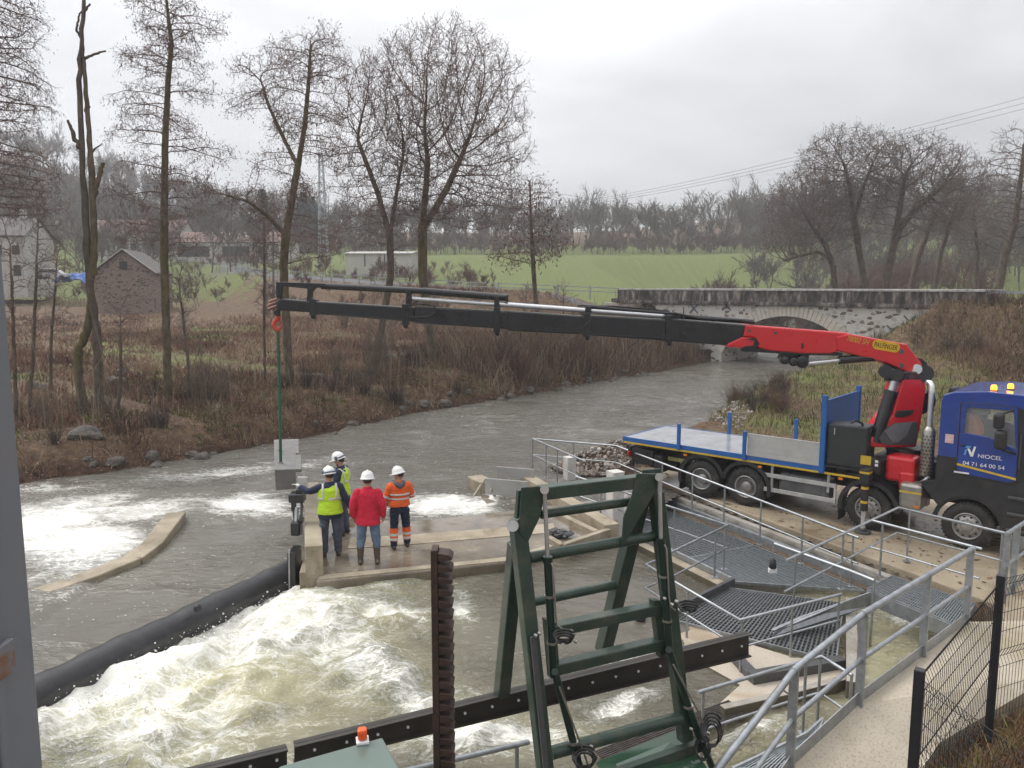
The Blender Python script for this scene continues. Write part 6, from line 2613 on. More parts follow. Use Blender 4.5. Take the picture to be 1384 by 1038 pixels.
m_bark = bark_mat('bark', (.16, .125, .10), (.07, .054, .045))
m_bark_moss = bark_mat('mossy_bark', (.17, .135, .095), (.075, .058, .04), (.13, .12, .02), .8)
m_twig = mat('twigs', (.22, .165, .145), (.14, .105, .092), 3, .9, spec=.15)
m_twig2 = mat('grey_twigs', (.18, .15, .13), (.12, .098, .085), 3, .9, spec=.15)


def tubes_np(segs, sides, name, m, parent, origin):
    """segs: array (n, 8) x0 y0 z0 r0 x1 y1 z1 r1 in world space -> one mesh of open tapered tubes"""
    S = np.asarray(segs, float)
    n = len(S)
    A, B_ = S[:, 0:3] - np.array(origin), S[:, 4:7] - np.array(origin)
    d = B_ - A
    d /= np.maximum(1e-9, np.linalg.norm(d, axis=1))[:, None]
    A = A - d * (np.minimum(S[:, 3], S[:, 7]) * .35)[:, None]
    up = np.where(np.abs(d[:, 2:3]) < .9, np.array([[0, 0, 1.]]), np.array([[1., 0, 0]]))
    x = np.cross(d, up)
    x /= np.linalg.norm(x, axis=1)[:, None]
    y = np.cross(x, d)
    a = np.arange(sides) * 2 * math.pi / sides
    ring = x[:, None, :] * np.cos(a)[None, :, None] + y[:, None, :] * np.sin(a)[None, :, None]
    v0 = A[:, None, :] + ring * S[:, 3][:, None, None]
    v1 = B_[:, None, :] + ring * S[:, 7][:, None, None]
    co = np.concatenate([v0, v1], 1).reshape(-1, 3)
    k = np.arange(sides)
    k2 = (k + 1) % sides
    f = np.stack([k, k2, k2 + sides, k + sides], 1)
    F = (np.arange(n)[:, None, None] * 2 * sides + f[None]).reshape(-1, 4)
    o = np_object(name, co, F, m)
    if parent is not None:
        o.parent = parent
    else:
        o.location = origin
    return o


def quads_np(C, U, W_, name, m, parent, origin, attrs=None):
    """small leaf faces: centres C, half axes U and W_"""
    C = C - np.array(origin)
    co = np.stack([C - U, C + W_ * .6, C + U, C - W_ * .6], 1).reshape(-1, 3)
    F = np.arange(len(C) * 4).reshape(-1, 4)
    at = {k: np.repeat(v, 4) for k, v in (attrs or {}).items()}
    o = np_object(name, co, F, m, at, smooth=False)
    if parent is not None:
        o.parent = parent
    else:
        o.location = origin
    return o


def rnd_dirs(n):
    v = np.random.normal(size=(n, 3))
    return v / np.linalg.norm(v, axis=1)[:, None]


def colonize(stems, blobs, n_att, step=.28, di=2.4, dk=.45, iters=90, grav=0.0, thin_from=0):
    """space colonisation: stems = list of polylines (first point = base); blobs = (centre, radii, weight)"""
    nodes, par, stemflag = [], [], []
    for st in stems:
        st = [V(p) for p in st]
        start = None
        if len(nodes):                                   # join a side stem to its nearest node
            start = int(np.argmin(np.linalg.norm(np.array(nodes) - np.array(st[0]), axis=1))) if (V(nodes[0]) - st[0]).length > .01 else 0
        prev = start if start is not None else -1
        for p, q in zip(st[:-1], st[1:]):
            k = max(1, int((q - p).length / step))
            for j in range(k):
                if prev == -1 or j > 0 or p is not st[0]:
                    w_ = p.lerp(q, j / k)
                    jit = .006 if j else 0
                    nodes.append((w_.x + random.gauss(0, jit), w_.y + random.gauss(0, jit * 2), w_.z))
                    par.append(prev)
                    stemflag.append(1)
                    prev = len(nodes) - 1
        nodes.append(tuple(st[-1]))
        par.append(prev)
        stemflag.append(1)
    att = []
    for c, r, wgt in blobs:
        k = int(n_att * wgt)
        d = rnd_dirs(k) * (np.random.random(k) ** .42)[:, None]
        att.append(np.array(c)[None] + d * np.array(r)[None])
    att = np.concatenate(att)
    X = np.array(nodes)
    nd = np.full(len(att), 1e9)
    ni = np.zeros(len(att), int)
    new = np.arange(len(X))
    par = list(par)
    alive = np.ones(len(att), bool)
    for it in range(iters):
        for s0 in range(0, len(new), 400):
            idx = new[s0:s0 + 400]
            D = np.linalg.norm(att[:, None, :] - X[idx][None], axis=2)
            j = D.argmin(1)
            dm = D[np.arange(len(att)), j]
            b = dm < nd
            nd[b], ni[b] = dm[b], idx[j[b]]
        alive &= nd > dk
        act = alive & (nd < di)
        if not act.any():
            break
        dirs = np.zeros((len(X), 3))
        v = att[act] - X[ni[act]]
        v /= np.linalg.norm(v, axis=1)[:, None]
        np.add.at(dirs, ni[act], v)
        src = np.unique(ni[act])
        dd = dirs[src] + np.random.normal(size=(len(src), 3)) * .12
        dd[:, 2] += grav
        # keep some of the parent's heading so limbs run on smoothly
        pa = np.array([par[s] for s in src])
        hd_ = np.where(pa[:, None] >= 0, X[src] - X[np.maximum(pa, 0)], 0)
        hd_ /= np.maximum(1e-6, np.linalg.norm(hd_, axis=1))[:, None]
        dd /= np.linalg.norm(dd, axis=1)[:, None]
        dd = dd + hd_ * .55
        dd /= np.linalg.norm(dd, axis=1)[:, None]
        nx = X[src] + dd * step
        new = np.arange(len(X), len(X) + len(nx))
        X = np.concatenate([X, nx])
        par.extend(src.tolist())
        if len(X) > 9000:
            break
    return X, np.array(par)


def make_tree(name, label, stems, blobs, base_r, n_att=900, step=.28, di=2.6, dk=.42, tip=.011, twig_n=3, twig_len=(.25, .6), twig_r=.0085,
              dots=0, dot_size=.035, dot_mat=None, group=None, expo=2.1, droop=0.0, upw=.25, m_b=None, m_t=None, thick=.045, grav=0.0, cat='tree', stem_min=None):
    X, par = colonize(stems, blobs, n_att, step, di, dk, grav=grav)
    n = len(X)
    cnt = np.ones(n)
    for i in range(n - 1, 0, -1):
        if par[i] >= 0:
            cnt[par[i]] += cnt[i]
    ch_n = np.zeros(n, int)
    for i in range(n):
        if par[i] >= 0:
            ch_n[par[i]] += 1
    r = np.maximum(tip, base_r * (cnt / cnt.max()) ** (1 / expo))
    if stem_min is not None:                     # keep the hand-laid stems stout
        k = 0
        for st, (ra, rb) in zip(stems, stem_min):
            ks = sum(max(1, int((V(q) - V(p)).length / step)) for p, q in zip(st[:-1], st[1:])) + 1
            ks = ks if k == 0 else ks
            for j in range(ks):
                if k + j < n:
                    r[k + j] = max(r[k + j], ra + (rb - ra) * j / ks)
            k += ks
    base = V(stems[0][0])
    root = empty(name, base, 0, label, cat, group)
    ii = np.arange(n)[par >= 0]
    pp = par[ii]
    rp = np.minimum(r[pp], r[ii] * 1.6 + .004)
    segs = np.column_stack([X[pp], rp, X[ii], r[ii]])
    big = r[ii] > thick
    if big.any():
        sg = segs[big].copy()
        tubes_np(sg, 8, 'trunk', m_b or m_bark, root, base)
    thin = [segs[~big]]
    # twigs
    src = np.where(r < .03)[0]
    heading = X - X[np.maximum(par, 0)]
    heading /= np.maximum(1e-6, np.linalg.norm(heading, axis=1))[:, None]
    tips = []
    for rep in range(twig_n):
        k = src if rep < 2 else src[ch_n[src] == 0]
        d = heading[k] * .6 + rnd_dirs(len(k)) * .8
        d[:, 2] += upw
        d /= np.linalg.norm(d, axis=1)[:, None]
        ln = np.random.uniform(twig_len[0], twig_len[1], len(k))[:, None]
        m1 = X[k] + d * ln * .5
        d2 = d + rnd_dirs(len(k)) * .45
        d2[:, 2] -= droop
        d2 /= np.linalg.norm(d2, axis=1)[:, None]
        e = m1 + d2 * ln * .5
        one = np.ones((len(k), 1))
        thin.append(np.column_stack([X[k], one * twig_r, m1, one * twig_r * .85]))
        thin.append(np.column_stack([m1, one * twig_r * .85, e, one * twig_r * .55]))
        d3 = d + rnd_dirs(len(k)) * .9
        d3[:, 2] -= droop * .5
        d3 /= np.linalg.norm(d3, axis=1)[:, None]
        e3 = m1 + d3 * ln * .4
        thin.append(np.column_stack([m1, one * twig_r * .8, e3, one * twig_r * .5]))
        tips += [e, e3]
    cr = tubes_np(np.concatenate(thin), 3, 'crown', m_t or m_twig, root, base)
    if dots:
        dots_n = dots
        T_ = np.concatenate(tips)
        T_ = np.concatenate([T_] * int(math.ceil(dots_n)))
        T_ = T_[np.random.random(len(T_)) < dots_n / math.ceil(dots_n)]
        T_ = T_ + np.random.normal(size=T_.shape) * dot_size * 2.2
        U = rnd_dirs(len(T_)) * dot_size
        U[:, 2] -= dot_size * .6
        W2 = np.cross(U, rnd_dirs(len(T_)))
        W2 *= (dot_size * .5 / np.maximum(1e-6, np.linalg.norm(W2, axis=1)))[:, None]
        dq = quads_np(T_, U, W2, 'dots', dot_mat or m_twig, root, base)
        bm = bmesh.new()
        bm.from_mesh(cr.data)
        bm.faces.ensure_lookup_table()
        k0 = len(bm.faces)
        bm.from_mesh(dq.data)
        bm.faces.ensure_lookup_table()
        for f in bm.faces[k0:]:
            f.material_index = 1
        bm.to_mesh(cr.data)
        bm.free()
        cr.data.materials.append(dot_mat or m_twig)
        bpy.data.objects.remove(dq)
    return root


def at_ground(x, y, sink=.25):
    return V((x, y, hz1(x, y) - sink))


def stem_px(pts, Y, to_ground=True, wob=.0):
    out = [PY(u, v, Y) for u, v in pts]
    if to_ground:
        g = at_ground(out[0].x, Y)
        out = [g] + [p for p in out if p.z > g.z + .3]
    return out


def blob_px(u, v, ru, rv, Y, wgt=1.0, depth=None, dy=0):
    c = PY(u, v, Y)
    k = Y / FPX * 1.0
    return ((c.x, c.y + dy, c.z), (ru * k, (depth or ru) * k, rv * k), wgt)


def tiers(path, n, R0, R1, wgt, Y, seed, flat=.30, v_lo=0.0, v_hi=1.0):
    """flat clumps at random heights and sides of a trunk: the layered crown of an alder"""
    r_ = random.Random(seed)
    out = []
    for i in range(n):
        t = v_lo + (v_hi - v_lo) * (i + r_.random() * .8) / n
        k = t * (len(path) - 1)
        j = min(int(k), len(path) - 2)
        c = V(path[j]).lerp(V(path[j + 1]), k - j)
        R = (R0 + (R1 - R0) * t) * r_.uniform(.75, 1.25)
        a = i * 2.4 + r_.uniform(-.5, .5)
        c = c + V((math.cos(a) * R * .58, math.sin(a) * R * .58, r_.uniform(-.1, .25)))
        out.append(((c.x, c.y, c.z), (R * .52, R * .52, R * flat), wgt / n))
    return out


# dead mossy stems on the left
Yd = 31.5
dead = empty('dead_tree', at_ground(PY(135, 580, Yd).x, Yd), 0, 'tall dead trunk with broken limbs and two mossy stems on the far bank', 'tree')
for pts, r0, r1, nm, mm in [([(139, 582), (133, 502), (130, 444), (121, 387), (116, 300), (112, 217), (108, 108), (111, 40), (113, -30)], .20, .06, 'trunk', m_bark),
                            ([(116, 567), (105, 502), (107, 470), (118, 444), (122, 415), (125, 360)], .19, .13, 'trunk', m_bark_moss),
                            ([(127, 372), (127, 310), (123, 217), (118, 150), (114, 94), (112, 60)], .15, .05, 'limb', m_bark_moss),
                            ([(126, 268), (132, 246), (137, 228), (139, 220)], .10, .08, 'limb', m_bark_moss),
                            ([(108, 200), (100, 186), (95, 172), (92, 163)], .10, .05, 'limb', m_bark),
                            ([(114, 79), (125, 74), (143, 69)], .06, .035, 'limb', m_bark),
                            ([(121, 210), (128, 201), (138, 194)], .05, .02, 'limb', m_bark),
                            ([(112, 24), (117, 10), (122, 5)], .05, .03, 'limb', m_bark),
                            ([(109, 52), (104, 40), (106, 25), (110, 15)], .05, .03, 'limb', m_bark),
                            ([(116, 150), (120, 143)], .09, .07, 'limb', m_bark)]:
    P_ = stem_px(pts, Yd, pts[0][1] > 500)
    Q_, R_ = [], []
    for i in range(len(P_) - 1):
        for j in range(5):
            t = j / 5
            f = (i + t) / (len(P_) - 1)
            Q_.append(P_[i].lerp(P_[i + 1], t) + V((random.gauss(0, .02), random.gauss(0, .02), 0)))
            R_.append((r0 + (r1 - r0) * f) * random.uniform(.9, 1.12))
    Q_.append(P_[-1])
    R_.append(r1)
    b = MB()
    b.tube(Q_, R_, 9)
    b.build(nm, mm, dead)

m_cat = mat('catkins', (.21, .135, .115), (.14, .09, .078), 3, .9, spec=.1)
# alders along the far bank
Ya = 33.0
t1 = stem_px([(229, 580), (226, 480), (224, 420), (222, 350), (222, 280), (223, 200), (227, 110), (232, 60), (226, 10), (224, -30)], Ya)
make_tree('alder_tree', 'bare alder with one straight trunk and many level side branches, right of the dead trunk', [t1],
          tiers(t1, 30, 2.9, 1.5, 1.05, Ya, 4, .30, .36, 1.02),
          .175, 2600, .22, 2.4, .34, dots=1.6, dot_size=.05, dot_mat=m_cat, droop=.35, upw=.05, m_b=m_bark_moss, stem_min=[(.18, .04)], twig_r=.007, tip=.009, twig_len=(.2, .5), thick=.05)
Yb = 36.5
t2 = stem_px([(394, 545), (389, 480), (386, 420), (383, 360), (386, 320), (398, 250), (412, 170), (418, 100), (420, 62)], Yb)
t2b = [PY(386, 318, Yb), PY(360, 290, Yb - .5), PY(335, 272, Yb - 1), PY(300, 262, Yb - 1.2)]
t2c = [PY(401, 222, Yb), PY(380, 180, Yb + .5), PY(362, 140, Yb + .8), PY(352, 105, Yb + 1)]
make_tree('alder_tree', 'bare alder forking low into crooked limbs, directly behind the crane tip', [t2, t2b, t2c],
          tiers(t2, 20, 2.7, 1.8, .6, Yb, 8, .30, .42, 1.06) + tiers(t2c, 9, 1.9, 1.6, .3, Yb, 3, .34, .15, 1.1) + tiers(t2b, 8, 1.6, 1.5, .25, Yb, 6, .36, .2, 1.1) + [blob_px(415, 85, 45, 34, Yb, .1)],
          .2, 2700, .23, 2.4, .35, dots=1.6, dot_size=.052, dot_mat=m_cat, droop=.3, upw=.08, m_b=m_bark_moss, stem_min=[(.20, .05), (.11, .035), (.09, .035)], twig_r=.0075, tip=.010, twig_len=(.2, .55), thick=.05)
Yc = 30.5
t0 = stem_px([(-75, 640), (-70, 400), (-62, 200), (-50, 60), (-40, -60)], Yc)
make_tree('alder_tree', 'bare alder whose hanging branches enter at the left edge', [t0],
          [blob_px(-20, 20, 75, 60, Yc, .35), blob_px(-5, 120, 68, 60, Yc, .4), blob_px(-5, 230, 80, 45, Yc, .35), blob_px(20, 275, 60, 25, Yc, .12)],
          .26, 2300, .22, 2.6, .34, dots=1.3, dot_size=.048, dot_mat=m_cat, droop=.6, upw=-.1, stem_min=[(.3, .08)], twig_r=.007)
# the great spreading tree in the middle and its companion
Ym = 45.0
t3 = stem_px([(588, 515), (580, 440), (571, 372), (571, 307), (576, 253), (578, 215)], Ym)
t3b = [PY(571, 310, Ym), PY(588, 282, Ym + .6), PY(604, 255, Ym + 1), PY(622, 215, Ym + 1.2)]
make_tree('spreading_tree', 'largest bare tree with a broad fan shaped crown in the middle of the far bank', [t3, t3b],
          [blob_px(600, 130, 108, 90, Ym, .5), blob_px(620, 200, 100, 85, Ym, .35), blob_px(580, 240, 85, 60, Ym, .12), blob_px(640, 270, 90, 45, Ym, .16)],
          .27, 3000, .32, 3.4, .40, dots=1.3, dot_size=.055, dot_mat=m_cat, upw=.55, m_b=m_bark_moss, stem_min=[(.27, .15), (.15, .09)], twig_r=.0095, tip=.013, twig_len=(.35, .8), thick=.06)
t4 = stem_px([(507, 520), (516, 440), (528, 372), (527, 318), (511, 262), (497, 225), (484, 190)], Ym - 1.5)
t4b = [PY(527, 318, Ym - 1.5), PY(536, 260, Ym - 1.2), PY(545, 210, Ym - 1)]
make_tree('leaning_tree', 'slender bare tree leaning left just beside the broad crowned tree', [t4, t4b],
          [blob_px(497, 150, 46, 78, Ym - 1.5, .5), blob_px(488, 220, 56, 60, Ym - 1.5, .3), blob_px(545, 200, 45, 80, Ym - 1.5, .3), blob_px(520, 300, 70, 40, Ym - 1.5, .2)],
          .2, 1500, .3, 3.0, .42, dots=1.2, dot_size=.05, dot_mat=m_cat, upw=.45, stem_min=[(.21, .09), (.11, .06)], twig_r=.010, tip=.013, twig_len=(.3, .7))
m_dead_leaf = mat('dead_leaves', (.12, .05, .035), (.07, .032, .025), 2, .9, spec=.1)
Ys = 54
t5 = stem_px([(727, 440), (722, 380), (719, 330), (717, 285), (716, 245)], Ys)
make_tree('small_tree', 'small tree still holding dark brown leaves, right of the broad crowned tree', [t5],
          [blob_px(722, 285, 36, 50, Ys, .5), blob_px(722, 325, 50, 36, Ys, .5), blob_px(700, 345, 45, 22, Ys, .2)],
          .16, 700, .3, 2.6, .45, dots=.6, dot_size=.11, dot_mat=m_dead_leaf, upw=.1, droop=.4, stem_min=[(.15, .05)], twig_r=.010)
# trees behind the bridge on the right
Yr = 76.0
for nm, lb, st, bl, br in [
    ('oak_tree', 'bare tree with low arching limbs, leftmost behind the bridge parapet', [[(1129, 400), (1126, 360), (1115, 330), (1100, 310)], [(1124, 350), (1105, 340), (1085, 345), (1060, 352)]],
     [blob_px(1095, 280, 60, 55, Yr, .6), blob_px(1070, 320, 45, 35, Yr, .3), blob_px(1110, 320, 50, 40, Yr, .3)], .30),
    ('oak_tree', 'tallest bare tree behind the bridge, second from the left', [[(1172, 400), (1163, 350), (1155, 300), (1150, 260), (1142, 225)], [(1156, 290), (1168, 250), (1180, 220)]],
     [blob_px(1145, 225, 62, 52, Yr, .7), blob_px(1180, 235, 50, 50, Yr, .4), blob_px(1140, 275, 60, 40, Yr, .2)], .32),
    ('oak_tree', 'stout bare tree with a leaning trunk and wide crown, third behind the bridge', [[(1194, 400), (1203, 350), (1215, 310), (1235, 285), (1262, 262)], [(1205, 340), (1215, 290), (1222, 245)]],
     [blob_px(1235, 235, 60, 52, Yr, .5), blob_px(1280, 250, 50, 50, Yr, .45), blob_px(1240, 290, 70, 35, Yr, .2)], .42)]:
    st = [stem_px(s_, Yr, k == 0) for k, s_ in enumerate(st)]
    make_tree(nm, lb, st, bl, br, 2000, .42, 4.5, .52, dots=1.0, dot_size=.09, dot_mat=m_cat, upw=.2, twig_r=.015, tip=.019, twig_len=(.5, 1.1), thick=.09, m_t=m_twig2,
              stem_min=[(br, br * .5), (br * .5, br * .3)])
Yq = 84
for lb, st, bl, br in [
    ('thin leaning bare tree between the stout tree and the right edge', [[(1228, 400), (1240, 350), (1258, 300), (1285, 250)]], [blob_px(1275, 265, 45, 50, Yq, 1)], .3),
    ('thin upright bare tree in the gap right of the stout tree', [[(1262, 400), (1272, 340), (1288, 290)]], [blob_px(1295, 280, 38, 55, Yq, .8)], .25),
    ('slim bare tree standing left of the tall tree at the right edge', [[(1318, 400), (1322, 340), (1316, 290)]], [blob_px(1320, 300, 32, 60, Yq, .8)], .22)]:
    st = [stem_px(s_, Yq) for s_ in st]
    make_tree('bare_tree', lb, st, bl, br, 800, .5, 5, .75, dots=.3, dot_size=.08, dot_mat=m_cat, upw=.25, twig_r=.016, tip=.02, twig_len=(.5, 1.1), thick=.09, m_t=m_twig2, stem_min=[(br, br * .4)])
Yx = 62
st = [stem_px([(1348, 400), (1358, 345), (1372, 300), (1380, 240), (1384, 195)], Yx)]
make_tree('bare_tree', 'tall dense bare tree at the right edge behind the guard rail', st, [blob_px(1375, 230, 40, 60, Yx, .5), blob_px(1370, 300, 60, 50, Yx, .5), blob_px(1400, 260, 50, 80, Yx, .4)],
          .3, 1300, .4, 4, .6, dots=.5, dot_size=.07, dot_mat=m_cat, upw=.2, droop=.2, twig_r=.014, tip=.018, twig_len=(.4, 1.0), thick=.07, m_t=m_twig2, stem_min=[(.3, .1)])
# saplings at the left
for (u0, v0, u1, v1, Y_, lb) in [(22, 560, 14, 330, 29, 'thin bare sapling nearest the left column'), (40, 590, 52, 300, 30, 'thin bare sapling leaning right, left of the dead trunk'),
                                 (68, 540, 78, 345, 34, 'thin bare sapling close to the left of the dead trunk'), (160, 590, 163, 420, 30.5, 'thin pale sapling just right of the dead trunk'),
                                 (258, 560, 242, 380, 33.5, 'thin dark sapling hugging the straight alder'), (360, 560, 357, 300, 38, 'thin straight sapling left of the forked alder'),
                                 (700, 480, 712, 400, 47, 'thin bare sapling right of the broad crowned tree'), (757, 470, 762, 400, 50, 'thin bare sapling below the small brown leaved tree')]:
    s_ = stem_px([(u0, v0), ((u0 * .6 + u1 * .4) + random.gauss(0, 2), v0 * .6 + v1 * .4), (u1, v1)], Y_)
    c = s_[-1]
    h_ = s_[-1].z - s_[0].z
    make_tree('sapling', lb, [s_], [((c.x, c.y, c.z - h_ * .1), (.9, .9, h_ * .3), .6), ((c.x, c.y, c.z - h_ * .45), (.8, .8, h_ * .2), .3)], .07, 160, .22, 2.2, .38, dots=.3, dot_size=.04,
              dot_mat=m_cat, upw=.3, twig_r=.008, tip=.011, stem_min=[(.065, .02)])


# ------------------------------------------------------------------ bushes of many stems
def bush_proto(h, spread, n, seed, mm, dens=1.0, leaf=None):
    rs = np.random.RandomState(seed)
    segs = []
    for i in range(n):
        a = rs.uniform(0, 2 * math.pi)
        tilt = abs(rs.normal(0, spread))
        p = np.array([rs.normal(0, .18 * h / 3), rs.normal(0, .18 * h / 3), -.25])
        d = np.array([math.cos(a) * math.sin(tilt), math.sin(a) * math.sin(tilt), math.cos(tilt)])
        L_ = h * rs.uniform(.55, 1.1)
        r0 = .012 + .006 * h * rs.uniform(.3, 1) * .5
        k = 6
        for j in range(k):
            d2 = d + rs.normal(0, .10, 3) + np.array([0, 0, .03])
            d2 /= np.linalg.norm(d2)
            q = p + d2 * L_ / k
            ra, rb = r0 * (1 - j / k * .75), r0 * (1 - (j + 1) / k * .75)
            segs.append([*p, ra, *q, rb])
            if j > 0:
                for _ in range(int(rs.poisson(2.2 * dens))):
                    e = d2 + rs.normal(0, .6, 3)
                    e /= np.linalg.norm(e)
                    ln = L_ * rs.uniform(.08, .25)
                    s1 = q + e * ln * .5
                    e2 = e + rs.normal(0, .35, 3) + np.array([0, 0, .15])
                    s2 = s1 + e2 / np.linalg.norm(e2) * ln * .5
                    segs.append([*q, rb * .7, *s1, rb * .55])
                    segs.append([*s1, rb * .55, *s2, .004])
                    if rs.random_sample() < .6:
                        e3 = e + rs.normal(0, .6, 3)
                        segs.append([*s1, rb * .5, *(s1 + e3 / np.linalg.norm(e3) * ln * .4), .004])
            p, d = q, d2
    return np.array(segs)


m_stemg = mat('grey_brown_stems', (.20, .16, .125), (.11, .088, .07), 2, .9, spec=.15)
m_stemr = mat('red_brown_stems', (.19, .115, .085), (.11, .068, .05), 2, .9, spec=.15)
m_stemd = mat('dark_stems', (.11, .085, .07), (.065, .05, .042), 2, .9, spec=.15)
protos = []
for k, (h, sp_, n, mm, nm, lb) in enumerate([(4.4, .26, 34, m_stemg, 'willow_bush', 'tall bare willow bush of many upright stems on the far bank'),
                                             (2.3, .5, 44, m_stemr, 'thicket_bush', 'low tangled red brown bush on the far bank'),
                                             (2.0, .55, 46, m_stemd, 'thicket_bush', 'low tangled dark bush on the far bank')]):
    root = empty(nm, (0, 0, 0), 0)
    o = tubes_np(bush_proto(h, sp_, n, 11 + k, mm, 1.25 if k else .8), 3, 'stems', mm, root, (0, 0, 0))
    protos.append((root, lb))
used = [False] * 3
bush_spots = [(0, 505, 505, 41, 1.0), (0, 520, 500, 43, .9), (0, 272, 575, 31.5, .85), (0, 300, 570, 33, .6), (0, 150, 600, 29, .5), (0, 60, 600, 28, .5), (0, 735, 470, 50, .8), (0, 800, 455, 55, .75), (0, 455, 520, 40, .7), (0, 690, 490, 48, .8), (0, 610, 505, 47, .6), (0, 850, 450, 60, .8)]
rsb = random.Random(5)
LBP = np.array([PZ(u, v, RZ)[:2] for u, v in [(33, 655), (200, 632), (300, 612), (400, 596), (470, 580), (560, 560), (650, 545), (740, 530), (800, 518), (880, 505), (940, 493), (978, 486)]])
seglen = np.hypot(*(LBP[1:] - LBP[:-1]).T)
cum = np.concatenate([[0], np.cumsum(seglen)])
for i in range(74):
    t = rsb.uniform(0.02, 1) * cum[-1]
    if rsb.random() < .35:
        t = rsb.uniform(.5, 1) * cum[-1]
    k = min(len(seglen) - 1, int(np.searchsorted(cum, t) - 1))
    p = LBP[k] + (LBP[k + 1] - LBP[k]) * (t - cum[k]) / seglen[k]
    d = (LBP[k + 1] - LBP[k]) / seglen[k]
    nrm_ = np.array([-d[1], d[0]])
    off = rsb.uniform(.9, 9) if rsb.random() < .7 else rsb.uniform(.7, 3)
    q = p + nrm_ * off
    kind = rsb.choice([1, 1, 2, 2, 2]) if t < cum[-1] * .55 else rsb.choice([1, 1, 1, 2, 0])
    bush_spots.append((kind, None, None, (q[0], q[1]), rsb.uniform(.45, .95) * (1.25 if t > cum[-1] * .5 else .8) * (.55 if kind == 0 else 1)))
for kind, u, v, Y_, sc in bush_spots:
    root, lb = protos[kind]
    if used[kind]:
        root = copy_tree(root)
    used[kind] = True
    x, y = (PY(u, v, Y_).x, Y_) if u is not None else Y_
    root.location = (x, y, hz1(x, y) - .05)
    root.rotation_euler = (0, 0, rsb.uniform(0, 6.28))
    s = sc
    root.scale = (s * rsb.uniform(.9, 1.2), s * rsb.uniform(.9, 1.2), s)
    tag(root, lb, 'bush', ['willow bushes on the far bank', 'red brown bushes on the far bank', 'dark bushes on the far bank'][kind])
# bushes on the near bank and the road embankment
for i in range(46):
    if i < 26:
        x, y = rsb.uniform(24, 42), rsb.uniform(34, 52)
        kind = rsb.choice([1, 1, 2])
        sc = rsb.uniform(.5, 1.0)
    else:
        p = PZ(rsb.uniform(985, 1060), rsb.uniform(535, 572), .1)
        x, y = p.x, p.y
        kind = rsb.choice([1, 2, 1])
        sc = rsb.uniform(.35, .6)
    root = copy_tree(protos[kind][0])
    root.location = (x, y, hz1(x, y) - .05)
    root.rotation_euler = (0, 0, rsb.uniform(0, 6.28))
    root.scale = (sc * 1.1, sc * 1.1, sc)
    if i < 26:
        tag(root, ['', 'red brown bush on the embankment behind the truck', 'dark bush on the embankment behind the truck'][kind], 'bush', 'bushes on the embankment' + (' dark' if kind == 2 else ''))
    else:
        tag(root, ['', 'small red brown shrub on the gravelly bank behind the flatbed', 'small dark shrub on the gravelly bank behind the flatbed'][kind], 'bush', 'shrubs behind the flatbed' + (' dark' if kind == 2 else ''))

for i in range(16):
    y = rsb.uniform(90, 118)
    x = y * rsb.uniform(.33, .44)
    root = copy_tree(protos[rsb.choice([1, 2])][0])
    root.location = (x, y, max(hz1(x, y), -.1) - .05)
    root.rotation_euler = (0, 0, rsb.uniform(0, 6.28))
    sc = rsb.uniform(1.6, 2.6)
    root.scale = (sc, sc, sc)
    tag(root, 'tall brown bush seen through the bridge arch', 'bush', 'bushes beyond the bridge arch')


# ------------------------------------------------------------------ ground cover (nobody could count it)
def cover_mat(name, stops):
    m, nt, b = newmat(name)
    at = N(nt, 'ShaderNodeAttribute', attribute_name='tint')
    r = ramp(nt, stops)
    nt.links.new(at.outputs['Fac'], r.inputs[0])
    nt.links.new(r.outputs[0], b.inputs['Base Color'])
    b.inputs['Roughness'].default_value = .9
    b.inputs['Specular IOR Level'].default_value = .15
    return m


def scatter_blades(name, P, H, m, wid=.012, lean=.5, tint=None, kind='stuff', zoff=0.0):
    n = len(P)
    hts = heights(P)[0]
    base = np.column_stack([P, hts - .03 + zoff])
    a = np.random.uniform(0, 2 * math.pi, n)
    l1 = np.abs(np.random.normal(0, lean, n))
    d1 = np.column_stack([np.cos(a) * np.sin(l1), np.sin(a) * np.sin(l1), np.cos(l1)])
    l2 = l1 + np.random.uniform(0, .9, n)
    d2 = np.column_stack([np.cos(a) * np.sin(l2), np.sin(a) * np.sin(l2), np.cos(l2)])
    sx = np.column_stack([-np.sin(a), np.cos(a), np.zeros(n)])
    b_ = np.random.uniform(0, 6.28, n)
    sx = np.column_stack([np.cos(b_), np.sin(b_), np.zeros(n)])
    w = (wid * np.random.uniform(.6, 1.4, n))[:, None]
    mid = base + d1 * (H * .55)[:, None]
    tp = mid + d2 * (H * .45)[:, None]
    co = np.stack([base - sx * w, base + sx * w, mid + sx * w * .8, mid - sx * w * .8, tp + sx * w * .2, tp - sx * w * .2], 1).reshape(-1, 3)
    f = np.array([[0, 1, 2, 3], [3, 2, 4, 5]])
    F = (np.arange(n)[:, None, None] * 6 + f[None]).reshape(-1, 4)
    tint = np.random.random(n) if tint is None else tint
    o = np_object(name, co, F, m, {'tint': np.repeat(tint, 6)}, smooth=False)
    return tag(o, kind=kind)


def bank_points(n, omin, omax, tmin=0.0, tmax=1.0, power=1.0):
    t = np.random.uniform(tmin, tmax, n) * cum[-1]
    k = np.clip(np.searchsorted(cum, t) - 1, 0, len(seglen) - 1)
    p = LBP[k] + (LBP[k + 1] - LBP[k]) * ((t - cum[k]) / seglen[k])[:, None]
    d = (LBP[k + 1] - LBP[k]) / seglen[k][:, None]
    nr = np.column_stack([-d[:, 1], d[:, 0]])
    off = omin + (omax - omin) * np.random.random(n) ** power
    return p + nr * off[:, None]


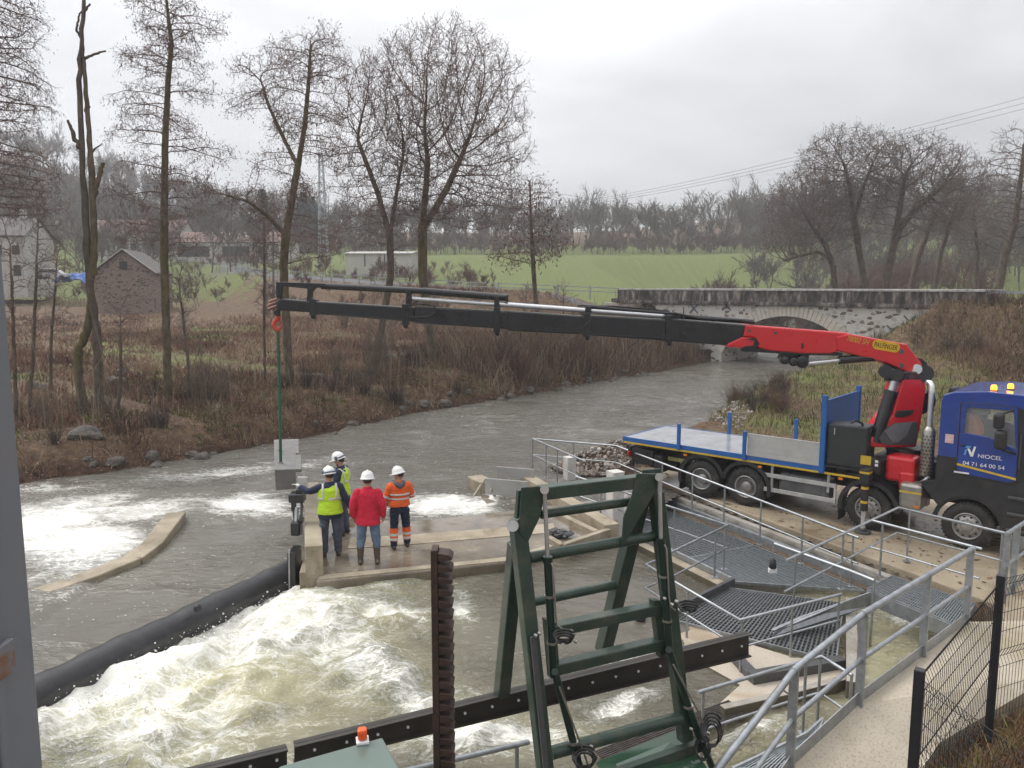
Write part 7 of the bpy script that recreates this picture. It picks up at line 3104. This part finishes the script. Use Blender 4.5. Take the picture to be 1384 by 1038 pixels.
def poly_pts(n, poly):
    poly = np.array(poly)
    lo, hi = poly.min(0), poly.max(0)
    P = np.random.uniform(lo, hi, (n, 2))
    return P[inside(P, poly)]


def clump(P, s, lo, hi):
    v = vnoise(P, s, 3, 3.3)
    return P[(v > lo) & (v < hi)]


m_bram = cover_mat('bramble_stems', [(0, (.05, .033, .024)), (.3, (.12, .075, .052)), (.6, (.20, .13, .09)), (.85, (.28, .21, .14)), (1, (.38, .31, .22))])
m_whip = cover_mat('pale_whips', [(0, (.12, .10, .08)), (.5, (.22, .18, .14)), (1, (.33, .28, .22))])
P_ = clump(bank_points(66000, .25, 12, 0, 1, 1.0), .4, -.17, 9)
tn = np.clip(np.random.random(len(P_)) * .6 + vnoise(P_, .55, 3, 7.7) * .7 + .2, 0, 1)
scatter_blades('brambles', P_, np.random.gamma(3, .11, len(P_)) * (1 + vnoise(P_, .8, 2, 1.1)) + .06, m_bram, .011, .6, tn)
P_ = bank_points(12000, .5, 8, .45, 1, 1.0)
scatter_blades('brambles', P_, np.random.gamma(4, .3, len(P_)) + .4, m_bram, .014, .4)
m_brack = cover_mat('bracken', [(0, (.085, .043, .03)), (.4, (.19, .105, .075)), (.75, (.28, .18, .13)), (1, (.36, .28, .19))])
P_ = clump(bank_points(80000, 4, 42, -.05, 1), .13, -.22, 9)
tn = np.clip(np.random.random(len(P_)) * .6 + vnoise(P_, .25, 3, 4.4) * .7 + .2, 0, 1)
scatter_blades('bracken', P_, np.random.gamma(4, .065, len(P_)) * (1 + .8 * vnoise(P_, .4, 2, 1.1)) + .1, m_brack, .022, .6, tn)
P_ = poly_pts(30000, [(-60, 52), (-14, 50), (-4, 62), (-8, 84), (-40, 84), (-70, 80)])
P_ = clump(P_, .12, -.25, 9)
tn = np.clip(np.random.random(len(P_)) * .6 + vnoise(P_, .15, 3, 4.4) * .8 + .25, 0, 1)
scatter_blades('bracken', P_, np.random.gamma(4, .07, len(P_)) + .1, m_brack, .035, .6, tn)
m_grs = cover_mat('grass_blades', [(0, (.045, .065, .016)), (.5, (.10, .135, .035)), (.8, (.17, .17, .06)), (1, (.25, .21, .10))])
P_ = clump(bank_points(26000, 3, 40, -.05, 1), .13, -9, -.2)
scatter_blades('grass', P_, np.random.gamma(3, .06, len(P_)) + .08, m_grs, .02, .6)
P_ = clump(bank_points(60000, .6, 11, -.02, .8), .45, .02, 9)
scatter_blades('moss_grass', P_, np.random.gamma(3, .035, len(P_)) + .05, m_grs, .018, .7)
P_ = bank_points(620, .8, 9, -.02, 1)
scatter_blades('undergrowth_stems', P_, np.random.gamma(6, .32, len(P_)) + .5, m_whip, .011, .13)
# dead leaves and bramble leaves, small faces lying about the far bank
P_ = bank_points(30000, .1, 9, 0, 1, 1.3)
hh = heights(P_)[0] + np.random.gamma(1.3, .12, len(P_))
C_ = np.column_stack([P_, hh])
U_ = rnd_dirs(len(P_)) * np.random.uniform(.018, .05, len(P_))[:, None]
W2 = np.cross(U_, rnd_dirs(len(P_)))
quads_np(C_, U_, W2, 'leaf_litter', m_brack, None, (0, 0, 0), {'tint': np.random.random(len(P_))})['kind'] = 'stuff'


# near bank: rough grass behind the truck, brown stems on the slope
nb = [tuple(PZ(u, v, .3)[:2]) for u, v in [(1110, 506), (1000, 545), (955, 575), (1000, 590), (1150, 600), (1250, 600)]] + [(20, 22.6), (38, 24), (42, 40), (34, 50), (26, 56)]
P_ = poly_pts(42000, nb)
P_ = P_[~inside(P_, np.array(PAD_POLY))]
m_rough = cover_mat('rough_grass', [(0, (.05, .045, .02)), (.3, (.10, .12, .035)), (.55, (.16, .165, .06)), (.8, (.26, .20, .105)), (1, (.34, .27, .15))])
tn = np.clip(np.random.random(len(P_)) * .75 + vnoise(P_, .3, 3) * .45 + .1, 0, 1)
scatter_blades('rough_grass', P_, np.random.gamma(3, .085, len(P_)) + .08, m_rough, .016, .55, tn)
sl_ = [(21, 29), (24, 26), (46, 24), (48, 40), (31, 53), (25, 50), (24, 40)]
P_ = poly_pts(52000, sl_)
scatter_blades('brambles', P_, np.random.gamma(3, .15, len(P_)) + .12, m_bram, .018, .6, np.clip(np.random.random(len(P_)) * .5 + vnoise(P_, .4, 3) * .5 + .15, 0, 1))
# dry grass in the right foreground
fg = [tuple(PZ(u, v, .62)[:2]) for u, v in [(1240, 1050), (1275, 1000), (1310, 972), (1350, 950), (1440, 915), (1560, 1050), (1300, 1180)]]
P_ = poly_pts(15000, fg)
m_dry = cover_mat('dry_grass_blades', [(0, (.07, .03, .02)), (.3, (.15, .075, .045)), (.55, (.22, .14, .08)), (.8, (.13, .14, .04)), (1, (.30, .23, .13))])
tn = np.clip(np.random.random(len(P_)) * .55 + vnoise(P_, 1.2, 3) * .5 + .15, 0, 1)
scatter_blades('dry_grass', P_, np.random.gamma(4, .055, len(P_)) + .06, m_dry, .005, .6, tn)


# ------------------------------------------------------------------ stones
def rock(c, r, m, name='boulder', label=None):
    bm = bmesh.new()
    bmesh.ops.create_icosphere(bm, subdivisions=3, radius=1)
    s = (random.uniform(.8, 1.3), random.uniform(.7, 1.1), random.uniform(.5, .8))
    o_ = random.random() * 50
    for q in bm.verts:
        k = 1 + .35 * noise.fractal(q.co * 1.1 + V((o_, 0, 0)), 1, 2, 4)
        q.co = V((q.co.x * s[0], q.co.y * s[1], q.co.z * s[2])) * r * k
    me = bpy.data.meshes.new(name)
    bm.to_mesh(me)
    bm.free()
    me.materials.append(m)
    o = bpy.data.objects.new(name, me)
    COL.objects.link(o)
    o.location = c
    return tag(o, label, 'boulder')


m_rock = mat('bank_stone', (.14, .12, .105), (.06, .05, .045), 4, .75, dirt=(.06, .065, .02), dirt_amt=.5, bump=.4)
for (u, v, r, lb) in [(117, 588, .5, 'mossy boulder at the foot of the dead trunk'), (172, 607, .42, 'dark boulder on the bank right of the dead trunk'), (165, 628, .45, 'wet boulder at the waterline left of the straight alder'),
                      (268, 606, .3, 'stone at the waterline below the straight alder'), (395, 580, .4, 'dark stone on the bank just below the forked alder'), (432, 572, .3, 'small stone on the bank right of the sling'), (60, 640, .5, 'brown boulder at the waterline near the left column'), (528, 545, .45, 'dark stone below the willow bush'),
                      (548, 540, .35, 'stone beside the dark stone below the willow bush')]:
    p = PZ(u, v, RZ + .1)
    z_ = hz1(p.x, p.y)
    d = ray(u, v)
    for _ in range(6):
        p = PZ(u, v, z_ + .1)
        z_ = hz1(p.x, p.y)
    rock(V((p.x, p.y, max(z_, RZ) + .08)), r, m_rock, 'boulder', lb)
# stones along the far waterline
protos_r = [rock((0, 0, -50), 1.0, m_rock) for _ in range(4)]
for i in range(46):
    t_ = rsb.uniform(0, .75) * cum[-1]
    k = min(len(seglen) - 1, int(np.searchsorted(cum, t_) - 1))
    d = (LBP[k + 1] - LBP[k]) / seglen[k]
    p = LBP[k] + d * (t_ - cum[k]) + np.array([-d[1], d[0]]) * rsb.uniform(-.25, .9)
    o = protos_r[i % 4] if i < 4 else protos_r[i % 4].copy()
    if i >= 4:
        COL.objects.link(o)
    s_ = rsb.uniform(.10, .30)
    o.location = (p[0], p[1], max(hz1(*p), RZ - .05) + s_ * .15)
    o.scale = (s_, s_, s_)
    o.rotation_euler = (0, 0, rsb.uniform(0, 6))
    o['label'] = 'small dark stone among many along the far waterline'
    o['group'] = 'stones along the far waterline'
# gravel beside the truck rear, one mass
vs, Fs = [], []
gp_ = poly_pts(5200, [tuple(PZ(u, v, .0)[:2]) for u, v in [(740, 628), (800, 612), (850, 606), (890, 600), (905, 650), (880, 640), (820, 640), (770, 640)]])
gp2 = poly_pts(1500, [tuple(PZ(u, v, .2)[:2]) for u, v in [(955, 575), (985, 552), (1020, 566), (1000, 588)]])
gp_ = np.concatenate([gp_, gp2])
gh_ = np.maximum(heights(gp_)[0], -.08)
bm = bmesh.new()
bmesh.ops.create_icosphere(bm, subdivisions=1, radius=1)
ico = np.array([q.co[:] for q in bm.verts])
icf = np.array([[q.index for q in f.verts] for f in bm.faces])
bm.free()
k = len(gp_)
sc = np.random.gamma(3, .011, k)[:, None, None] * np.random.uniform(.6, 1.3, (k, 1, 3)) + .015
co = (ico[None] * (1 + np.random.normal(0, .12, (k, len(ico), 1)))) * sc + np.column_stack([gp_, gh_ + .02])[:, None, :]
F = (np.arange(k)[:, None, None] * len(ico) + icf[None]).reshape(-1, 3)
m_grav = cover_mat('gravel_stones', [(0, (.10, .08, .065)), (.4, (.20, .165, .14)), (.75, (.30, .26, .23)), (1, (.42, .39, .36))])
tag(np_object('gravel', co.reshape(-1, 3), F, m_grav, {'tint': np.repeat(np.random.random(k), len(ico))}, smooth=False), kind='stuff')
# wet leaves and mud crumbs on the apron and walkway
P_ = poly_pts(2600, [(PADB.x - 3, PADB.y + 6.0), (PADB.x + .2, PADB.y), (11, 12), (16, 12), (12, 20)])
C_ = np.column_stack([P_, np.full(len(P_), .006) + np.random.random(len(P_)) * .01])
U_ = rnd_dirs(len(P_)) * np.random.gamma(2, .016, len(P_))[:, None]
U_[:, 2] *= .15
W2 = np.cross(U_, np.array([[0, 0, 1.]])) * .8
quads_np(C_, U_, W2, 'wet_leaves', m_bram, None, (0, 0, 0), {'tint': np.random.random(len(P_)) * .6})['kind'] = 'stuff'
# spray thrown up along the weir tube and the standing waves
k = 2600
t = np.random.random(k)
ax = np.array([TUBE_A.x, TUBE_A.y])[None] + (np.array([TUBE_B.x - TUBE_A.x, TUBE_B.y - TUBE_A.y]))[None] * t[:, None]
nn_ = np.array([-(TUBE_B.y - TUBE_A.y), TUBE_B.x - TUBE_A.x])
nn_ = nn_ / np.linalg.norm(nn_)
if nn_[0] < 0:
    nn_ = -nn_
ax = ax + nn_[None] * (np.abs(np.random.normal(.9, .9, k)))[:, None] + np.random.normal(0, .1, (k, 2))
zz = LZ + .1 + np.random.gamma(1.6, .055, k)
sc = np.random.gamma(2, .0036, k)[:, None, None] + .003
co = ico[None] * sc + np.column_stack([ax, zz])[:, None, :]
F = (np.arange(k)[:, None, None] * len(ico) + icf[None]).reshape(-1, 3)
tag(np_object('spray', co.reshape(-1, 3), F, mat('spray_white', (.8, .8, .76), None, 5, .4)), kind='stuff')
# ------------------------------------------------------------------ far side of the valley
def simple_tree_segs(h, seed, spread=.5, levels=3, conif=False):
    rs = np.random.RandomState(seed)
    segs = []

    def grow(p, d, L_, r, lv):
        k = 3
        for j in range(k):
            d = d + rs.normal(0, .10, 3)
            d /= np.linalg.norm(d)
            q = p + d * L_ / k
            segs.append([*p, r * (1 - j / k * .5), *q, r * (1 - (j + 1) / k * .5)])
            if lv > 0 and (j > 0 or lv < levels):
                for _ in range(2 if lv > 1 else 3):
                    e = d + rs.normal(0, spread, 3) + np.array([0, 0, .15])
                    e /= np.linalg.norm(e)
                    grow(q, e, L_ * rs.uniform(.5, .75), r * .45, lv - 1)
            p = q
    grow(np.zeros(3), np.array([0, 0, 1.0]), h * .55, h * .016, levels)
    return np.array(segs)


def merge_wood(name, protos, spots, m, minr):
    allsegs = []
    for (x, y, z, s, a) in spots:
        S = protos[np.random.randint(len(protos))].copy()
        c, s_ = math.cos(a), math.sin(a)
        for k in (0, 4):
            X, Y_ = S[:, k].copy(), S[:, k + 1].copy()
            S[:, k] = (X * c - Y_ * s_) * s + x
            S[:, k + 1] = (X * s_ + Y_ * c) * s + y
            S[:, k + 2] = S[:, k + 2] * s + z
        S[:, 3] = np.maximum(S[:, 3] * s, minr)
        S[:, 7] = np.maximum(S[:, 7] * s, minr)
        allsegs.append(S)
    o = tubes_np(np.concatenate(allsegs), 3, name, m, None, (0, 0, 0))
    return tag(o, kind='stuff')


wp = [simple_tree_segs(13, 100 + k, .42) for k in range(6)]
m_wood = mat('far_wood_bark', (.17, .145, .125), (.11, .095, .082), .05, .95, spec=.1)
m_wood2 = mat('far_wood_russet', (.19, .13, .105), (.13, .09, .073), .05, .95, spec=.1)


def wood_spots(n, f):
    out = []
    while len(out) < n:
        r = f()
        if r is None:
            continue
        x, y, s = r
        out.append((x, y, 0, s, random.uniform(0, 6.28)))
    P_ = np.array([(o[0], o[1]) for o in out])
    h_ = heights(P_)[0]
    return [(o[0], o[1], hh_ - .3, o[3], o[4]) for o, hh_ in zip(out, h_)]


def f_mid():
    y = random.uniform(212, 285)
    x = random.uniform(-190, 150)
    return x, y, random.uniform(.6, 1.1)


def f_hill():
    y = random.uniform(240, 420)
    x = random.uniform(-420, -90)
    return x, y, random.uniform(.8, 1.3)


def f_right():
    y = random.uniform(120, 300)
    x = random.uniform(.30 * y, .95 * y)
    # keep the pasture on the hill open
    if 190 < y < 300 and abs(x - .47 * y) < .10 * y:
        return None
    return x, y, random.uniform(.45, .8)


def f_left():
    y = random.uniform(120, 230)
    x = random.uniform(-1.0, -.12) * y
    if x > -.3 * y and y < 190 and random.random() < .8:
        return None
    return x, y, random.uniform(.5, .9)


merge_wood('woodland', wp, wood_spots(430, f_mid), m_wood, .045)
merge_wood('woodland', wp, wood_spots(420, lambda: (lambda r: (r[0], r[1] - 3, r[2] * .42))(f_mid())), m_wood2, .035)
merge_wood('woodland', wp, wood_spots(420, f_hill), m_wood, .06)
merge_wood('woodland', wp, wood_spots(360, f_right), m_wood, .035)
merge_wood('woodland', wp, wood_spots(200, lambda: (lambda r: r and (r[0], r[1], r[2] * .5))(f_right())), m_wood2, .03)
merge_wood('woodland', wp, wood_spots(170, f_left), m_wood, .03)


def f_front():
    y = random.uniform(203, 222)
    return random.uniform(-110, 120), y, random.uniform(.16, .42)


merge_wood('thicket', wp, wood_spots(420, f_front), m_wood2, .03)


def f_hedge():
    y = random.uniform(88, 150)
    x = y * random.uniform(.24, .62)
    return x, y, random.uniform(.28, .5)


merge_wood('hedgerow', wp, wood_spots(110, f_hedge), m_wood2, .022)


def f_hedge2():
    y = random.uniform(62, 150)
    x = y * random.uniform(-.66, -.02)
    if abs(x + .48 * y) < .14 * y and y < 96:
        return None
    if random.random() < .5 and y < 110:
        return None
    return x, y, random.uniform(.12, .26)


merge_wood('hedgerow', wp, wood_spots(210, f_hedge2), m_wood2, .014)

# ---- buildings
m_roof = mat('grey_slate', (.13, .115, .11), (.08, .072, .07), 3, .8)
m_tile = mat('russet_roof', (.20, .125, .11), (.14, .09, .08), .6, .9)
m_render = mat('pale_render', (.50, .47, .43), (.42, .39, .36), .5, .9)
m_white_r = mat('white_render', (.48, .46, .43), (.41, .39, .365), .5, .9)
m_dark = mat('dark_opening', (.03, .03, .032), None, 3, .6)
m_verge = mat('pale_verge', (.45, .43, .41), (.36, .34, .32), 3, .8)


def house(name, px0, px1, vbase, Y_, eave_h, ridge_h, depth, yaw, mw, mr, label, gable_front=False, windows=(), chimney=False, verge=None, cat='building'):
    """front wall runs between photo columns px0 and px1 at distance Y_"""
    a, c = PY(px0, vbase, Y_), PY(px1, vbase, Y_)
    W2_ = (c - a).length
    g = hz1((a.x + c.x) / 2, Y_)
    base = V(((a.x + c.x) / 2, Y_, min(a.z, g) if vbase else g))
    base.z = a.z
    root = empty(name, base, yaw, label, cat)
    w2, d = W2_ / 2, depth
    b = MB()
    if gable_front:
        b.prism([(-w2, 0, -2), (w2, 0, -2), (w2, 0, eave_h), (0, 0, ridge_h), (-w2, 0, eave_h)], (0, d, 0))
    else:
        b.prism([(-w2, 0, -2), (-w2, d, -2), (-w2, d, eave_h), (-w2, d / 2, ridge_h), (-w2, 0, eave_h)], (W2_, 0, 0))
    b.build('wall', mw, root, local=True)
    b = MB()
    if gable_front:
        for s in (-1, 1):
            e = V((s * (w2 + .25), -.2, eave_h - .12))
            r_ = V((0, -.2, ridge_h + .12))
            b.add([e, r_, r_ + V((0, d + .4, 0)), e + V((0, d + .4, 0)), e + V((0, 0, .14)), r_ + V((0, 0, .14)), r_ + V((0, d + .4, .14)), e + V((0, d + .4, .14))],
                  [(0, 1, 2, 3), (4, 7, 6, 5), (0, 4, 5, 1), (1, 5, 6, 2), (2, 6, 7, 3), (3, 7, 4, 0)])
    else:
        for s in (0, 1):
            e = V((-w2 - .3, -.3 if s == 0 else d + .3, eave_h - .15))
            r_ = V((-w2 - .3, d / 2, ridge_h + .08))
            x = V((W2_ + .6, 0, 0))
            t = V((0, 0, .15))
            b.add([e, r_, r_ + x, e + x, e + t, r_ + t, r_ + x + t, e + x + t], [(0, 1, 2, 3), (4, 7, 6, 5), (0, 4, 5, 1), (1, 5, 6, 2), (2, 6, 7, 3), (3, 7, 4, 0)])
    ro = b.build('roof', mr, root, local=True)
    if verge:
        for s in (-1, 1):
            b = MB()
            b.bar((s * (w2 + .28), -.24, eave_h - .02), (0, -.24, ridge_h + .22), .1, .28, up=(0, 1, 0))
            b.build('verge_board', verge, ro, local=True)
    if chimney:
        b = MB()
        b.box((w2 * .5, d / 2, ridge_h + .6), (.7, .7, 1.6))
        b.build('chimney', mw, ro, local=True)
    for (t, z, ww, wh) in windows:
        b = MB()
        b.box((-w2 + W2_ * t, -.02, z), (ww, .1, wh))
        b.build('window', m_dark, root, local=True)
    return root


house('stone_barn', 133, 208, 420, 88, 4.2, 6.6, 11, rad(14), m_barn, m_roof, 'old rubble stone barn with a pale edged gable in the field', True, [(.5, 5.0, .8, .9)], False, m_verge, 'barn')
house('farm_building', 112, 238, 352, 178, 5.2, 9.3, 14, rad(2), m_render, m_tile, 'long pale farm building with a russet roof behind the barn', False, [(.12, 3, 1.2, 1.6), (.55, 3, 1.2, 1.6), (.8, 2.6, 2, 2.6)])
house('long_shed', 232, 378, 350, 172, 3.6, 6.0, 14, rad(-3), m_white_r, m_tile, 'low white walled shed with a pinkish roof left of the forked alder', False, [(.2, 1.6, 7, 2.2), (.6, 1.6, 6, 2.2), (.85, 1.5, 2, 2.4)])
house('white_house', -40, 34, 382, 105, 6.2, 8.6, 9, rad(8), m_white_r, m_roof, 'white house half hidden by bushes at the left edge', False, [(.55, 4.3, .9, 1.2), (.85, 4.3, .9, 1.2), (.85, 1.6, .9, 1.4)], True)
house('flat_shed', 466, 556, 361, 150, 2.6, 2.9, 10, rad(-4), m_white_r, m_verge, 'flat white shed beyond the road, between the pylon and the broad crowned tree', False, [(.3, 1.2, .2, 2.2), (.6, 1.2, .2, 2.2)])

# parked car and blue tarpaulin by the barn
cr_ = PY(72, 378, 106)
car = empty('parked_car', cr_, rad(12), 'small silver car parked near the barn', 'car')
m_silver = mat('silver_paint', (.52, .53, .55), (.46, .47, .49), 2, .3, .3, coat=.5)
b = MB()
b.prism([(-2.1, -.8, .35), (2.0, -.8, .35), (2.1, -.8, .75), (1.2, -.8, .92), (.55, -.8, 1.45), (-1.2, -.8, 1.48), (-2.0, -.8, .95)], (0, 1.6, 0))
b.build('body', m_silver, car, local=True, bevel=.08)
b = MB()
b.prism([(-1.6, -.82, .95), (.95, -.82, .95), (.5, -.82, 1.38), (-1.15, -.82, 1.4)], (0, 1.64, 0))
b.build('window', m_dark, car, local=True)
for x in (-1.3, 1.3):
    for y in (-.78, .78):
        b = MB()
        b.lathe([(-.1, .01), (-.1, .3), (.1, .3), (.1, .01)], (x, y, .32), (0, 1, 0), 16)
        b.build('wheel', m_tyre, car, local=True)
b = MB()
c = PY(104, 373, 108)
for k in range(3):
    vs, fs = [], []
    nx_ = 14
    for j in range(nx_):
        for i in range(nx_):
            x, y = (i / 13 - .5) * 5.4, (j / 13 - .5) * 3
            z_ = max(0, 1.2 - (x / 2.7) ** 2 * .9 - (y / 1.5) ** 2 * .8) + noise.fractal(V((x * 1.3, y * 1.3, 4)), 1, 2, 3) * .4
            vs.append(c + V((x, y, z_ - .8)))
    for j in range(nx_ - 1):
        for i in range(nx_ - 1):
            fs.append((j * nx_ + i, j * nx_ + i + 1, (j + 1) * nx_ + i + 1, (j + 1) * nx_ + i))
b.add(vs, fs)
tag(b.build('tarpaulin', mat('blue_tarp', (.06, .16, .46), (.04, .11, .36), 1, .4)), 'crumpled bright blue tarpaulin on a heap by the parked car', 'tarpaulin')
# field fence by the barn
ff = empty('field_fence', PY(75, 385, 100), 0, 'row of short wooden stakes edging the field in front of the car', 'fence')
for k in range(13):
    u = 66 + k * 4.2
    x = PY(u, 386, 100).x
    z_ = hz1(x, 100)
    b = MB()
    b.box((x, 100, z_ + .5), (.12, .12, 1.3))
    b.build('stake', MATS['pale_wood'], ff)
# lattice pylon
py0 = PY(438, 360, 165)
pyl = empty('lattice_pylon', py0, 0, 'tall thin lattice pylon beyond the road', 'pylon')
b = MB()
H_ = 23
for sx in (-1, 1):
    for sy in (-1, 1):
        b.bar(py0 + V((sx * 1.0, sy * 1.0, -2)), py0 + V((sx * .32, sy * .32, H_)), .14)
b.build('leg', m_galv, pyl)
b = MB()
for k in range(16):
    z0, z1 = k / 16 * H_, (k + 1) / 16 * H_
    r0, r1 = 1.0 - .68 * k / 16, 1.0 - .68 * (k + 1) / 16
    for sx, sy, tx, ty in ((-1, -1, 1, -1), (1, -1, 1, 1), (1, 1, -1, 1), (-1, 1, -1, -1)):
        b.bar(py0 + V((sx * r0, sy * r0, z0)), py0 + V((tx * r1, ty * r1, z1)), .07)
        b.bar(py0 + V((tx * r0, ty * r0, z0)), py0 + V((sx * r1, sy * r1, z1)), .07)
b.build('lattice', m_galv, pyl)
# wooden poles and overhead lines
for (u, v0, v1, Y_, lb) in [(358, 400, 302, 95, 'wooden utility pole left of the forked alder'), (369, 402, 312, 92, 'second wooden utility pole touching the forked alder')]:
    p, q = PY(u, v0, Y_), PY(u, v1, Y_)
    b = MB()
    b.cyl(V((p.x, p.y, p.z - 2)), q, .16, .11, n=8)
    tag(b.build('utility_pole', mat('pole_wood', (.16, .14, .12), None, 4, .9)), lb, 'pole')
m_wire = mat('wire', (.12, .12, .125), None, 3, .6)
for k, (a_, c_, lb) in enumerate([((755, 275, 190), (1420, 122, 62), 'upper of the three overhead lines'), ((755, 277.5, 190), (1420, 130, 62), 'middle of the three overhead lines'),
                                  ((755, 280, 190), (1420, 138, 62), 'lower of the three overhead lines'), ((757, 262, 190), (1060, 280, 150), 'single faint overhead line above the wood')]):
    p, q = PY(*a_), PY(*c_)
    b = MB()
    pts = [p.lerp(q, t / 24) + V((0, 0, -1.2 * (1 - (2 * t / 24 - 1) ** 2))) for t in range(25)]
    b.tube(pts, [(.028 if k < 3 else .03) * (1.25 - .75 * t / 24) for t in range(25)], 5)
    tag(b.build('overhead_line', m_wire), lb, 'power line')
# dark conifers behind the forked alder
m_conif = mat('conifer_green', (.035, .055, .04), (.022, .036, .028), 1.5, .95)
for (u, v0, vt, Y_, lb) in [(358, 330, 258, 225, 'dark conifer left of the pylon, behind the forked alder'), (412, 335, 262, 225, 'dark pointed conifer just left of the pylon'), (424, 335, 268, 232, 'slimmer dark conifer touching the pylon'),
                            (330, 335, 292, 222, 'small dark conifer over the shed roof')]:
    p, q = PY(u, v0, Y_), PY(u, vt, Y_)
    h_ = q.z - p.z
    root = empty('conifer_tree', p, 0, lb, 'tree')
    b = MB()
    b.cyl(p + V((0, 0, -3)), q - V((0, 0, 1)), .35, .05, n=6)
    b.build('trunk', m_bark, root)
    n = 1500
    t = np.random.random(n) ** .8
    a = np.random.uniform(0, 6.28, n)
    r_ = (1 - t) ** .85 * h_ * .26 * np.random.uniform(.35, 1.1, n)
    C_ = np.column_stack([p.x + np.cos(a) * r_, p.y + np.sin(a) * r_, p.z + t * h_ - r_ * .2])
    U_ = np.column_stack([np.cos(a), np.sin(a), -.45 + np.zeros(n)]) * np.random.uniform(.5, 1.1, n)[:, None]
    W2 = np.cross(U_, rnd_dirs(n))
    quads_np(C_, U_, W2, 'crown', m_conif, root, p)
